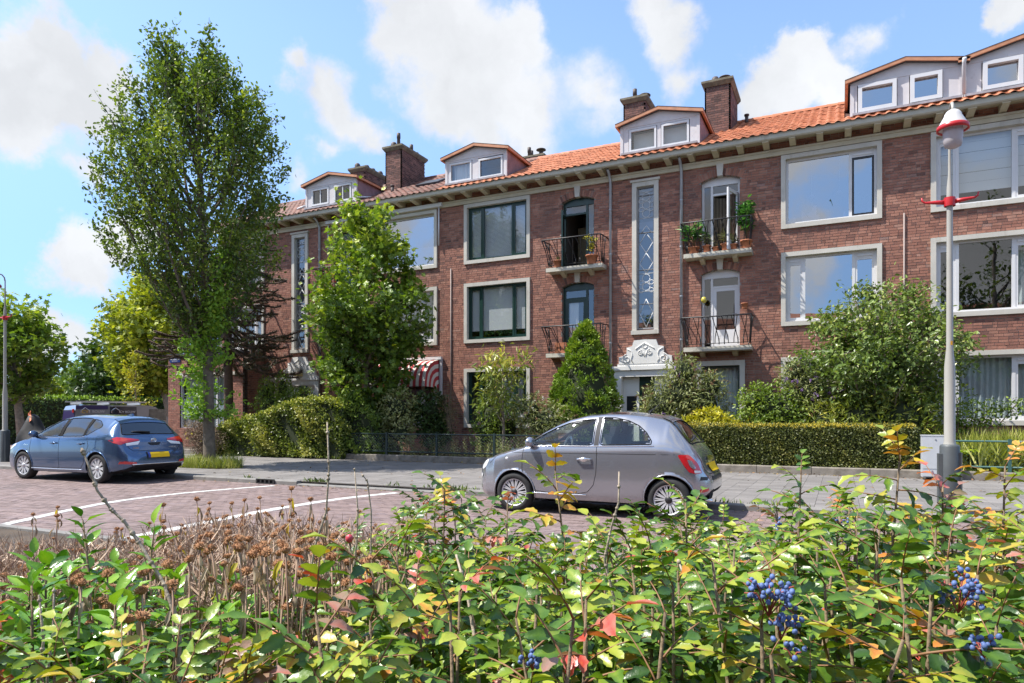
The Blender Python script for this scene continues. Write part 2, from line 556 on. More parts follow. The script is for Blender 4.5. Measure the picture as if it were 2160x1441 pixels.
def pieces_and_rest(name, rest_name, lo, hi, rn, m, parent, nmax=300, variants=10, faces=('y0', 'x0', 'x1', 'y1', 'z1'), usable=None):
    """The pieces that show largest are objects of their own sharing mesh data by size; the others are one joined mesh."""
    c = (lo + hi) / 2
    order = px_area_rank(c if usable is None else np.where(usable[:, None], c, 1e5))
    pick = order[:nmax]
    mask = np.ones(len(lo), bool); mask[pick] = False
    cache = {}
    for i in pick:
        size = tuple(np.round(hi[i] - lo[i], 2)); rv = round(float(rn[i]) * variants) / variants
        if rn[i] > .949: rv = .98
        key = (size, rv)
        if key not in cache:
            h = (hi[i] - lo[i])[None] / 2
            cache[key] = many_boxes(name, -h, h, m, np.array([rv]), faces)
        obj(name, cache[key], parent, loc=c[i])
    o = obj(rest_name, many_boxes(rest_name, lo[mask], hi[mask], m, rn[mask], faces), parent)
    props(o, kind='stuff')


# a paver under the planting or the cars shows nothing: keep the single ones to the open road
def open_road(c):
    s, cc = math.sin(YAW), math.cos(YAW)
    D = -s * c[:, 0] + cc * c[:, 1]; L = cc * c[:, 0] + s * c[:, 1]
    px = 1080 + 1440 * L / D; py = 881 + 1440 * 1.4 / D
    return (D > 0) & (px > 60) & (px < 1000) & (py < 1105)


pieces_and_rest('paver', 'pavers', lo, hi, rn, paver_m, road, usable=open_road((lo + hi) / 2))

# the white markings: white blocks laid crosswise along two shallow curves
wm = mat('white_block', (.56, .555, .53), .8, noise=.15, nscale=6, bump=.2, dirt=((.22, .19, .17), 5, .56, .55))
wme = MB().prism([(-.05, -.03), (.05, -.03), (.05, .0), (-.05, .0)], -.098, .098, plane='XZ').mesh('white_block', wm)
for l, wd in zip(WHITE, (.85, 1.0)):
    pts = np.array(l); yy = np.arange(5.08, 10.62, .1035)
    xx = np.interp(yy, pts[:, 1], pts[:, 0]); k_ = np.ones(9) / 9; xx[4:-4] = np.convolve(xx, k_, 'valid')
    for i in range(len(yy) - 1):
        a_ = math.atan2(yy[i + 1] - yy[i], xx[i + 1] - xx[i])
        obj('white_block', wme, road, (xx[i] + rng.normal(0, .006), yy[i], .005 + rng.normal(0, .001)), (0, 0, a_ + rng.normal(0, .03)), (1, wd, 1))

# --- pavement slabs 30 x 30
xs = np.arange(-27.1, 9, .304); ys = np.arange(10.93, 17.1, .304)
X, Y = np.meshgrid(xs, ys)
n = X.size
lo = np.stack([X.ravel(), Y.ravel(), np.full(n, .0)], 1)
hi = lo + np.array([.299, .299, 0]); hi[:, 2] = PAVE + rng.normal(0, .0012, n)
pc = (lo + hi) / 2
s_, c_ = math.sin(YAW), math.cos(YAW)
pD = -s_ * pc[:, 0] + c_ * pc[:, 1]; pL = c_ * pc[:, 0] + s_ * pc[:, 1]
ppx = 1080 + 1440 * pL / pD
vis = ((ppx > 480) & (ppx < 1010)) | ((ppx > 1530) & (ppx < 2150))
pieces_and_rest('paving_slab', 'paving_slabs', lo, hi, rng.random(n), slab_m, pavement, usable=vis)

# --- kerbs: each stone a piece
kerb = sheet('kerb', -27.2, 30, 10.75, 10.9, -.02, joint_m)
ks = {}
x = -27.1
k = 0
while x < 12:
    drop = -.055 if -10.2 < x < -6.6 else 0              # lowered where the white lines meet the pavement
    key = drop
    if key not in ks:
        b = MB(); h = PAVE + .012 + drop
        b.prism([(.0, -.1), (.145, -.1), (.145, h), (.02, h), (.0, h - .02)], 0, .994, plane='YZ')
        ks[key] = b.mesh('kerb_stone', kerb_m)
    obj('kerb_stone', ks[key], kerb, loc=(x, 10.75, 0))
    x += 1.0
b = MB()
for i in range(60):
    b.box(-40 + i * 1.0, -40 + i * 1.0 + .99, 4.9, 5.02, -.1, .05 + rng.normal(0, .002))
near = props(b.build('verge_kerb', kerb_m), kind='structure')

# --- the low concrete edging in front of the gardens
gk = sheet('garden_edging', -27, 12, 17.19, 17.37, .02, garden_kerb_m)
gm = MB().prism([(0, -.05), (.17, -.05), (.17, .20), (.02, .20), (0, .18)], 0, 1.19, plane='YZ').mesh('edging_stone', garden_kerb_m)
for i in range(34):
    obj('edging_stone', gm, gk, loc=(-27 + i * 1.2, 17.2, PAVE - .02))

# dead leaves blown against the garden edging and into the gutter
lf = np.random.default_rng(17); n = 900
X = np.where(lf.random(n) < .6, lf.uniform(-14.5, 3.5, n), lf.uniform(-13, 2, n)); Y = np.where(lf.random(n) < .65, 17.18 - abs(lf.normal(0, .10, n)), np.where(lf.random(n) < .5, 10.70 - abs(lf.normal(0, .12, n)), lf.uniform(11, 17, n)))
Zl = np.where(Y < 10.75, .012, PAVE + .01)
props(obj('fallen_leaves', leaf_mesh('fallen_leaves', np.stack([X, Y, Zl], 1), np.stack([lf.normal(size=n), lf.normal(size=n), lf.normal(0, .15, n)], 1), np.stack([lf.normal(0, .25, n), lf.normal(0, .25, n), np.ones(n)], 1), lf.uniform(.03, .075, n), mat('fallen_leaf', rough=.9, ramp=[(0, (.14, .08, .04)), (.6, (.28, .16, .08)), (1, (.36, .30, .10))]), 'oval')), 'dry leaves scattered along the garden edging and kerb', 'leaves', kind='stuff')
n = 420; k = lf.integers(0, 26, n); kx = lf.uniform(-12, 1.5, 26)
props(obj('kerb_weeds', leaf_mesh('kerb_weeds', np.stack([kx[k] + lf.normal(0, .08, n), 10.92 + lf.normal(0, .03, n), np.full(n, PAVE - .01)], 1), np.stack([lf.normal(0, .6, n), lf.normal(0, .6, n), np.ones(n)], 1), unit(n), lf.uniform(.04, .13, n), mat('weed_leaf', rough=.6, ramp=[(0, (.06, .12, .02)), (1, (.22, .28, .06))]), 'lance')), 'small weeds growing along the kerb', 'weeds', kind='stuff')
# ================================================================== the apartment building
A0, A1, PITCH = -5.635, -20.08, 14.445                       # stair axes of the two units in view
XL, XR = -24.6, 7.5                                          # ends of the facade built
brick_m = mat('brick', world=True, rough=.85, noise=.12, nscale=5, bump=.5, bscale=55, dirt=((.14, .08, .065), 1.0, .52, .5), streak=(1.1, 1, .22),
              ramp=[(0, (.135, .068, .056)), (.22, (.235, .105, .077)), (.5, (.31, .137, .097)), (.78, (.36, .170, .120)), (.93, (.40, .21, .155)), (1, (.27, .165, .14))])
mortar_m = mat('mortar', (.26, .225, .20), .95, noise=.35, nscale=6)
stone_m = mat('cream_stone', (.54, .515, .46), .7, noise=.08, nscale=3, bump=.1, bscale=40, dirt=((.27, .24, .19), 1.5, .55, .45), streak=(2.5, 2.5, .5))
cream_m = mat('cream_paint', (.55, .50, .38), .6, noise=.10, nscale=3, dirt=((.27, .24, .17), 3.5, .58, .4))
white_m = mat('white_paint', (.66, .66, .675), .4, noise=.03, nscale=4)
oldwhite_m = mat('weathered_white_paint', (.60, .57, .58), .6, noise=.06, nscale=5, dirt=((.30, .26, .23), 7, .60, .55))
green_m = mat('dark_green_paint', (.012, .040, .033), .3, noise=.15, nscale=5)
black_m = mat('black_frame', (.012, .013, .016), .35)
iron_m = mat('wrought_iron', (.022, .022, .025), .45, noise=.3, nscale=20)
zinc_m = mat('zinc_pipe', (.40, .42, .46), .45, metal=.35, noise=.12, nscale=7)
timber_m = mat('orange_timber', (.52, .235, .125), .6, noise=.18, nscale=6, dirt=((.25, .12, .08), 6, .6, .5))
slate_m = mat('dark_flashing', (.045, .047, .055), .5, noise=.2, nscale=8)
lead_m = mat('lead_flashing', (.33, .33, .36), .55, noise=.25, nscale=6)
tile_m = mat('roof_tile', world=True, rough=.62, noise=.14, nscale=3, bump=.2, bscale=50, dirt=((.17, .09, .05), 1.1, .56, .5),
             ramp=[(0, (.115, .052, .038)), (.2, (.20, .078, .052)), (.42, (.28, .12, .085)), (.5, (.43, .145, .065)), (.75, (.52, .18, .080)), (1, (.59, .225, .11))])
room_m = mat('dim_room_plaster', (.22, .20, .18), .9)  # wall colour kept dark to stand in for the dim room
roomdark_m = mat('room_dark', (.055, .05, .047), .9)  # darker copy, the unlit room put into the colour
blind_m = mat('blind_fabric', (.80, .82, .82), .8, translucent=(.25, (.9, .9, .9)))
curtain_m = mat('curtain_fabric', (.60, .68, .67), .85, noise=.05, translucent=(.2, (.9, .9, .9)))
net_m = mat('net_curtain', (.75, .75, .74), .85, translucent=(.3, (1, 1, 1)))
lead_line_m = mat('glazing_lead', (.72, .74, .76), .5)
pane_m = glass('window_glass', (.93, .96, .97), .16)
mirror_m = glass('coated_glass', (.42, .42, .60), .48)

house = thing('apartment_building', 'three-storey brick apartment row with cream window surrounds, orange tiled roof and white dormers', 'building', (0, 0, 0))

openings = []           # (x0, x1, z0, z1, arch rise)


def hole(x0, x1, z0, z1, rise=0.0):
    openings.append((x0, x1, z0, z1, rise))


def room(x0, x1, z0, z1, depth=2.6, m=None):
    b = MB(); y0, y1 = YF + .26, YF + depth
    e = .25
    x0 -= e; x1 += e; z0 -= .05; z1 += .2
    b.quad((x0, y1, z0), (x0, y1, z1), (x1, y1, z1), (x1, y1, z0))
    b.quad((x0, y0, z0), (x0, y1, z0), (x1, y1, z0), (x1, y0, z0))
    b.quad((x0, y0, z1), (x1, y0, z1), (x1, y1, z1), (x0, y1, z1))
    b.quad((x0, y0, z0), (x0, y0, z1), (x0, y1, z1), (x0, y1, z0))
    b.quad((x1, y0, z0), (x1, y1, z0), (x1, y1, z1), (x1, y0, z1))
    return b.build('room', m or room_m, house)


def ring(b, x0, x1, z0, z1, w, y0, y1, m=0, wb=None, wt=None):
    """A rectangular frame whose four bars butt end to end."""
    wb = w if wb is None else wb; wt = w if wt is None else wt
    b.box(x0, x0 + w, y0, y1, z0 + wb, z1 - wt, m); b.box(x1 - w, x1, y0, y1, z0 + wb, z1 - wt, m)
    b.box(x0, x1, y0, y1, z0, z0 + wb, m); b.box(x0, x1, y0, y1, z1 - wt, z1, m)


def pane(parent, x0, x1, z0, z1, y, m=None, tilt=0.0):
    b = MB()
    dx = tilt * (x1 - x0)
    b.add([(x0, y - dx, z0), (x1, y + dx, z0), (x1, y + dx * 1.2, z1), (x0, y - dx * .7, z1)], [(0, 1, 2, 3)])
    return b.build('pane', m or pane_m, parent)


def curtain(parent, x0, x1, z0, z1, y, m, folds=6, amp=.03, name='curtain'):
    n = max(8, folds * 6)
    V, F = [], []
    for i in range(n + 1):
        t = i / n
        w = math.sin(t * folds * 2 * math.pi) * amp + math.sin(t * folds * 3.7 + 1) * amp * .4
        x = x0 + (x1 - x0) * t
        V += [(x, y + w * .8, z1), (x, y + w * 1.2, z0)]
    F = [(2 * i, 2 * i + 1, 2 * i + 3, 2 * i + 2) for i in range(n)]
    return obj(name, mesh_np(name, V, F, m, smooth=True), parent)


def blind(parent, x0, x1, z0, z1, y, slats=0, name='blind'):
    b = MB()
    if slats:
        h = (z1 - z0) / slats
        for i in range(slats):
            z = z0 + i * h
            b.add([(x0, y, z + .002), (x1, y, z + .002), (x1, y + .012, z + h * .93), (x0, y + .012, z + h * .93)], [(0, 1, 2, 3)])
    else:
        b.box(x0, x1, y, y + .006, z0, z1)
    return b.build(name, blind_m, parent)


def window(x0, x1, z0, z1, fm, lights, surround=True, vents=(), pm=None, label=None, sw=.125, inner=None, extra=None, proud=.06, roomm=None):
    """A wide window: stone surround, joinery set back in it, lights between fractions of the width; returns the window part."""
    hole(x0 + .02, x1 - .02, z0 + .02, z1 - .02)
    ix0, ix1, iz0, iz1 = x0 + sw, x1 - sw, z0 + sw, z1 - sw
    b = MB(); fw = .075
    yf0, yf1 = YF + .09, YF + .17
    ring(b, ix0 - .01, ix1 + .01, iz0 - .01, iz1 + .01, fw, yf0, yf1)
    W = ix1 - ix0
    cuts = [ix0 + fw - .01] + [ix0 + W * f for f in lights] + [ix1 - fw + .01]
    for f in lights:
        b.box(ix0 + W * f - .04, ix0 + W * f + .04, yf0 + .003, yf1 - .003, iz0 + fw - .01, iz1 - fw + .01)
    w = b.build('window', fm, house)
    if label: w['label'] = label
    if surround:
        s = MB(); ring(s, x0, x1, z0, z1, sw, YF - proud, YF + .1)
        obj('surround', s.mesh('surround', stone_m), w)
    for i in range(len(cuts) - 1):
        a, c = cuts[i] + (.04 if i else 0), cuts[i + 1] - (.04 if i < len(cuts) - 2 else 0)
        t, bt = iz1 - fw + .01, iz0 + fw - .01
        narrow = (c - a) < W * .4 and len(cuts) > 2
        if narrow:
            if i in vents:
                v = MB(); v.box(a, c, yf0 + .01, yf1 - .01, t - .13, t); v.box(a + .04, c - .04, yf0 - .012, yf0 + .012, t - .09, t - .035)
                v.build('vent', fm, w); t -= .13
            sb = MB(); ring(sb, a, c, bt, t, .055, yf0 + .015, yf1 - .015)
            sash = sb.build('sash', black_m if (label and 'black sash' in label and i == len(cuts) - 2) else fm, w)
            pane(w, a + .05, c - .05, bt + .05, t - .05, YF + .13, pm, rng.uniform(-.004, .004))
        else:
            pane(w, a - .004, c + .004, bt - .004, t + .004, YF + .13, pm, rng.uniform(-.003, .003))
    room(ix0, ix1, iz0, iz1, m=roomm)
    if inner:
        inner(w, ix0, ix1, iz0, iz1)
    return w


S3, S2, S1 = (6.95, 9.11), (4.09, 6.25), (1.04, 3.17)


def u(axis, m, a, b):
    """Interval at offsets a..b from the stair axis, to its right (m=1) or mirrored to its left."""
    return (axis + a, axis + b) if m > 0 else (axis - b, axis - a)


plant_m = mat('houseplant_leaf', (.05, .12, .04), .5, translucent=(.2, (.8, 1, .4)))


def sill_plants(w, x0, x1, z, n=5, h=.25):
    P, Dv = [], []
    for i in range(n):
        cx = x0 + (x1 - x0) * (i + .5) / n + rng.uniform(-.05, .05)
        for k in range(16):
            P.append((cx + rng.normal(0, .03), YF + .3 + rng.normal(0, .02), z + .06 + rng.random() * h * .4)); Dv.append((rng.normal(0, .5), rng.normal(0, .3), .5 + rng.random()))
    P, Dv = np.array(P), np.array(Dv)
    obj('sill_plant', leaf_mesh('sill_plant', P, Dv, unit(len(P)), np.full(len(P), h * .6), plant_m, 'oval'), w)


# --- middle unit, left half (dark green joinery)
x0, x1 = u(A0, -1, 4.055, 6.675)
window(x0, x1, *S3, green_m, (.25, .745), label='dark green framed window with drawn slatted blind', inner=lambda w, a, b, c, d: blind(w, a + .05, b - .05, c + .10, d - .03, YF + .21, 40))
def _g2(w, a, b, c, d):
    blind(w, a + .05, b - .05, c + .32, d - .03, YF + .21)
    sill_plants(w, a + .5, b - .6, c + .07)
window(x0, x1, *S2, green_m, (.225, .76), label='dark green framed window with white roller blind over sill plants', inner=_g2)
window(x0, x1, 1.04, 3.17, green_m, (.22, .78), inner=lambda w, a, b, c, d: curtain(w, a + 1.2, b - .3, c, d, YF + .35, net_m, 5))
# --- middle unit, right half (white joinery)
x0, x1 = u(A0, 1, 4.055, 6.675)
def _r3(w, a, b, c, d):
    # lamps and vases standing in the window
    l = MB()
    for fx, fz in ((.28, .52), (.60, .53)):
        x = a + (b - a) * fx; z = c + (d - c) * fz
        l.tube([(x, YF + .9, d + .1), (x, YF + .9, z)], .006, 5); l.lathe([(.0, .06), (.05, .05), (.10, -.02), (.0, -.03)], (x, YF + .9, z), 12)
    l.build('pendant_lamp', white_m, w)
    s = MB(); s.box(a + .42, a + .82, YF + .3, YF + .33, c + .07, c + .55); s.build('picture_board', blind_m, w)
    v = MB()
    for fx in (.09, .36, .66, .92):
        v.lathe([(.0, 0), (.04, 0), (.045, .15), (.03, .2)], (a + (b - a) * fx, YF + .3, c + .065), 10)
    v.build('vase', white_m, w)
    sill_plants(w, a + .2, b, c + .15, 3, .6)
window(x0, x1, *S3, white_m, (.72,), vents=(1,), pm=mirror_m, label='white framed window with one wide pane and a black sash', inner=_r3)
window(x0, x1, *S2, white_m, (.205, .755), vents=(0, 2), label='white three-light window half behind the leafy shrub', pm=mirror_m)
window(x0, x1, *S1, white_m, (.22, .76), vents=(0, 2), inner=lambda w, a, b, c, d: curtain(w, a, b, c, d, YF + .35, curtain_m, 14))
# --- unit at the right edge
A2 = A0 + PITCH
x0, x1 = u(A2, -1, 4.055, 6.60)
x0 = 2.2
window(x0, x1, *S3, white_m, (.215, .755), vents=(0, 2), label='white three-light window with folded green-grey roman blind', inner=lambda w, a, b, c, d: [blind(w, a + .03, b - .03, c + .38 + .27 * i, c + .38 + .27 * i + .262, YF + .25 + .012 * (i % 2)) for i in range(6)])
def _rr2(w, a, b, c, d):
    curtain(w, a + .30, a + .46, c, d, YF + .4, curtain_m, 2); curtain(w, b - .42, b - .22, c, d, YF + .4, curtain_m, 2)
window(x0, x1, *S2, white_m, (.215, .755), vents=(0, 2), label='white three-light window with narrow tied curtains', inner=_rr2, roomm=roomdark_m)
window(x0, x1, 1.20, 3.17, white_m, (.215, .755), vents=(0, 2), label='ground-floor white window with full pale green curtains', inner=lambda w, a, b, c, d: curtain(w, a, b, c, d, YF + .32, curtain_m, 17, .035))
# --- left unit, right half
x0, x1 = u(A1, 1, 4.055, 6.62)
window(x0, x1, *S3, white_m, (), pm=mirror_m, label='white window with one undivided pane and frosted lower half', inner=lambda w, a, b, c, d: blind(w, a, b, c, c + .75, YF + .2))
window(x0, x1, *S2, white_m, (.2, .74), label='white window with pale net curtains behind the maple', inner=lambda w, a, b, c, d: curtain(w, a, b, c + .15, d, YF + .35, net_m, 9))
window(x0, x1, *S1, white_m, (.2, .74))
# --- left unit, left half (beyond the stair)
window(-24.3, -22.08, 4.28, 6.26, white_m, (.25, .75), label='white window behind the monkey puzzle tree', inner=lambda w, a, b, c, d: curtain(w, a, b, c + .5, d, YF + .35, net_m, 7))
window(-24.3, -22.08, 6.95, 9.11, white_m, (.25, .75))
window(-22.05, -21.35, 1.2, 3.1, white_m, ())


# --- tall leaded stair windows
def stair_window(axis):
    x0, x1, z0, z1 = axis - .435, axis + .425, 4.20, 8.97
    sw = .145
    hole(x0 + .02, x1 - .02, z0 + .02, z1 - .02)
    b = MB(); ring(b, x0 + sw, x1 - sw, z0 + .05, z1 - sw, .04, YF + .05, YF + .12)
    for z in (5.05, 6.15, 7.35, 8.55):
        b.box(x0 + sw + .04, x1 - sw - .04, YF + .06, YF + .11, z, z + .02)
    w = b.build('stair_window', mat('stair_frame_grey', (.30, .30, .31), .5), house)
    s = MB()
    s.box(x0, x0 + sw, YF - .06, YF + .14, z0, z1 - sw); s.box(x1 - sw, x1, YF - .06, YF + .14, z0, z1 - sw)
    s.box(x0, x1, YF - .06, YF + .14, z1 - sw, z1)
    s.box(x0 - .05, x1 + .05, YF - .10, YF + .02, z1 + .002, z1 + .07)
    s.box(x0 - .02, x1 + .02, YF - .12, YF + .14, z0 - .13, z0 - .002)
    obj('surround', s.mesh('surround', stone_m), w)
    a, c = x0 + sw + .04, x1 - sw - .04
    pane(w, a - .004, c + .004, z0 + .086, z1 - sw - .036, YF + .10, glass('stair_glass', (.70, .74, .82), .20))
    room(a, c, z0, z1, 1.6, mat('stair_plaster', (.55, .55, .56), .9))
    # pale landing slabs crossing behind the glass
    ld = MB()
    for z in (4.75, 5.72, 7.66):
        ld.box(a - .2, c + .2, YF + .7, YF + .9, z, z + .22)
    ld.build('stair_landing', white_m, w)
    l = MB(); cx = (a + c) / 2; hw = (c - a) / 2; y = YF + .092
    def line(p, q):
        l.tube([(p[0], y, p[1]), (q[0], y, q[1])], .012, 4)
    def circ(x, z, r):
        l.tube([(x + r * math.cos(t), y, z + r * math.sin(t)) for t in np.linspace(0, 2 * math.pi, 15)], .012, 4)
    def rosette(z, n):
        for i in range(n):
            zz = z + i * .27
            circ(cx, zz, .125)
            if i < n - 1:
                circ(cx - .17, zz + .135, .07); circ(cx + .17, zz + .135, .07)
        line((a, z - .15), (c, z - .15)); line((a, z + (n - 1) * .27 + .15), (c, z + (n - 1) * .27 + .15))
    rosette(7.98, 3); rosette(5.62, 2)
    circ(cx - .17, 5.50, .07); circ(cx + .17, 5.50, .07)
    def diamond(zb, zt):
        zm = (zb + zt) / 2
        line((cx, zb), (a + .03, zm)); line((cx, zb), (c - .03, zm)); line((cx, zt), (a + .03, zm)); line((cx, zt), (c - .03, zm))
    diamond(4.32, 5.22); diamond(6.05, 6.70); diamond(6.70, 7.35)
    line((a + .05, 7.33), (cx, 7.58)); line((c - .05, 7.33), (cx, 7.58))
    l.build('leading', lead_line_m, w)
    return w


stair_window(A0); stair_window(A1)


# --- balcony doors under a flat brick arch with a keystone
ARCH = []


def balcony_door(axis, m, zf, fm, style, label):
    x0, x1 = u(axis, m, 1.74, 2.885)
    zs, rise = zf + 2.28, .13
    hole(x0, x1, zf, zs, rise)
    ARCH.append((x0, x1, zs, rise))
    cx = (x0 + x1) / 2
    k = MB(); k.prism([(cx - .075, zs + rise - .02), (cx + .075, zs + rise - .02), (cx + .105, zs + rise + .34), (cx - .105, zs + rise + .34)], YF - .075, YF + .1)
    k.build('keystone', stone_m, house)
    y0, y1 = YF + .17, YF + .25
    seg = [(x, zs + math.sqrt(max(0, RR * RR - (x - cx) ** 2)) - (RR - rise)) for RR in [((x1 - x0) ** 2 / 4 + rise ** 2) / (2 * rise)] for x in np.linspace(x1, x0, 9)]
    b = MB()
    b.prism([(x0, zs - .12), (x1, zs - .12)] + seg, y0, y1)                # head board under the arch
    b.box(x0, x0 + .07, y0, y1, zf, zs - .12); b.box(x1 - .07, x1, y0, y1, zf, zs - .12)
    # a narrow fixed light on one side, the door on the other, a fanlight over the door
    dw = .74
    if style in ('open_left', 'closed_green'):
        d0, d1 = x0 + .07, x0 + .07 + dw
        f0, f1 = d1 + .07, x1 - .07
    else:
        f0, f1 = x0 + .07, x1 - .07 - dw - .07
        d0, d1 = x1 - .07 - dw, x1 - .07
    mull = (min(d1, f1), max(d0, f0)) if d1 <= f0 else (f1, d0)
    b.box(mull[0], mull[1], y0, y1, zf, zs - .12)
    b.box(d0, d1, y0 + .003, y1 - .003, zs - .42, zs - .36)
    w = b.build('balcony_door', fm, house)
    w['label'] = label
    pane(w, f0, f1, zf + .02, zs - .12, YF + .21, pane_m)
    pane(w, d0, d1, zs - .36, zs - .12, YF + .21, pane_m)
    lf = MB(); ww = d1 - d0
    ring(lf, 0, ww, 0, zs - .44 - zf, .1, -.025, .025, wb=.55 if style != 'open_right' else .3)
    leaf = lf.build('door_leaf', fm, w)
    pb = MB(); pb.quad((.1, 0, .5), (ww - .1, 0, .5), (ww - .1, 0, zs - .54 - zf), (.1, 0, zs - .54 - zf)); pb.build('door_pane', pane_m, leaf)
    hb = MB(); hb.tube([(ww - .05, -.06, 1.02), (ww - .16, -.06, 1.02)], .012, 6); hb.tube([(ww - .05, -.06, 1.02), (ww - .05, 0, 1.02)], .012, 6); hb.build('door_handle', zinc_m, leaf)
    if style == 'open_left':
        leaf.location = (d0, y0, zf + .02); leaf.rotation_euler = (0, 0, R(-78))
    elif style == 'open_right':
        leaf.location = (d1, y0, zf + .02); leaf.rotation_euler = (0, 0, R(180 + 74))
    else:
        leaf.location = (d0, YF + .21, zf + .02)
        if m > 0:
            pass
    room(x0, x1, zf, zs + .1, 2.8)
    return w, (d0, d1, f0, f1, zs)


F3, F2 = 6.40, 3.54
w, g = balcony_door(A0, -1, F3, green_m, 'open_left', 'dark green balcony door standing open, brown wardrobe inside')
b = MB(); b.box(g[0], g[0] + .9, YF + 1.4, YF + 2.0, F3, F3 + 1.75); b.build('wardrobe', mat('olive_wardrobe', (.20, .17, .10), .6), w)
w, g = balcony_door(A0, -1, F2, green_m, 'closed_green', 'dark green balcony door, closed, lace curtain in its pane')
curtain(w, g[0] + .12, g[0] + .45, F2 + .4, F2 + 1.8, YF + .26, net_m, 6, .012)
w, g = balcony_door(A0, 1, F3, white_m, 'open_right', 'white balcony door standing open with a bead curtain')
cb = MB()
for i in range(16):
    x = g[0] + .04 + i * .043
    zt = g[4] - .46 - .06 * math.sin(math.pi * i / 15) if i < 9 else g[4] - .46
    cb.tube([(x, YF + .22, zt), (x + rng.uniform(-.01, .01), YF + .225, F3 + .25)], .006, 4)
cb.build('bead_curtain', mat('beads', (.42, .34, .24), .6), w)
w, g = balcony_door(A0, 1, F2, white_m, 'closed', 'white balcony door, closed, blue sky mirrored in its pane')
balcony_door(A1, 1, F3, green_m, 'closed', 'balcony door behind the maple crown, upper floor')
balcony_door(A1, 1, F2, green_m, 'closed', 'balcony door behind the maple crown, lower floor')


# --- balconies: slab on two corbels, wrought-iron railing bellied outwards
def balcony(axis, m, zf):
    x0, x1 = u(axis, m, 1.30, 3.27)
    b = MB(); b.box(x0, x1, YF - .48, YF + .05, zf - .13, zf)
    s = b.build('balcony', mat('balcony_concrete', (.52, .49, .41), .85, noise=.15, nscale=3, bump=.3, dirt=((.13, .12, .10), 5.5, .54, .8)), house)
    for fx in (.26, .75):
        x = x0 + (x1 - x0) * fx
        c = MB(); c.prism([(YF - .30, zf - .132), (YF, zf - .132), (YF, zf - .28), (YF - .26, zf - .20)], x - .07, x + .07, plane='YZ')
        c.build('corbel', cream_m, s)
    r = MB(); zr = zf + .86
    off = lambda z: .40 + .40 * max(0, (z - zf - .06) / .80) ** 1.6        # bulge of the railing outwards with height
    xe = lambda z, sgn: (x1 - .06 + .09 * ((z - zf) / .86) ** 1.6) if sgn > 0 else (x0 + .06 - .09 * ((z - zf) / .86) ** 1.6)
    yt = YF - off(zr)
    r.tube([(xe(zr, -1), YF, zr + .05), (xe(zr, -1), yt + .06, zr + .01), (xe(zr, -1) + .06, yt, zr), (xe(zr, 1) - .06, yt, zr), (xe(zr, 1), yt + .06, zr + .01), (xe(zr, 1), YF, zr + .05)], .022, 6)
    zb = zf + .10; yb = YF - off(zb)
    r.tube([(x0 + .08, YF, zb), (x0 + .08, yb, zb), (x1 - .08, yb, zb), (x1 - .08, YF, zb)], .011, 5)
    def baluster(fx, lean, side=0):
        """A bar that splits into a V: one foot, two legs."""
        pts = []
        for t in np.linspace(0, 1, 6):
            z = zb + (zr - zb) * t
            if side == 0:
                x = xe(zr, -1) + .06 + (xe(zr, 1) - xe(zr, -1) - .12) * fx
                pts.append((x + lean * (.5 - t) if t > .15 else x + lean * .35, YF - off(z), z))
            else:
                y = YF - off(z) * fx
                pts.append((xe(z, side), y + lean * (.5 - t) * .6, z))
        r.tube(pts, .012, 4)
    n = 7
    for i in range(n):
        f = (i + .5) / n
        baluster(f, .17); baluster(f, -.17)
        x = xe(zr, -1) + .06 + (xe(zr, 1) - xe(zr, -1) - .12) * f
        r.tube([(x + .06 * (1 if i % 2 else -1), yb, zb - .04), (x + .06 * (1 if i % 2 else -1), YF - off(zb + .15), zb + .15)], .016, 5)
    for sgn in (-1, 1):
        for f in (.3, .62, .95):
            baluster(f, .12, sgn); baluster(f, -.12, sgn)
    for sgn in (-1, 1):
        xx = (x0 + .08) if sgn < 0 else (x1 - .08)
        r.tube([(xx, yb, zf), (xx, yb, zb)], .012, 5)
    r.build('railing', iron_m, s)
    return s


for ax, m in ((A0, -1), (A0, 1), (A1, 1)):
    for zf in (F3, F2):
        balcony(ax, m, zf)

# ground-floor window under the right-hand balcony
window(A0 + 1.62, A0 + 3.04, 1.2, 3.14, green_m, (), sw=.15, inner=lambda w, a, b, c, d: curtain(w, a, b, c, d, YF + .3, curtain_m, 9, .02))


# --- entrances: stone surround, recessed door, carved pediment above
def spiral(b, cx, cz, r0, turns, y, s=1, a0=0.0, tw=.018):
    pts = []
    for t in np.linspace(0, 1, 26):
        a = a0 + s * t * turns * 2 * math.pi; r = r0 * (1 - .80 * t)
        pts.append((cx + r * math.cos(a), y, cz + r * math.sin(a)))
    b.tube(pts, tw, 5)


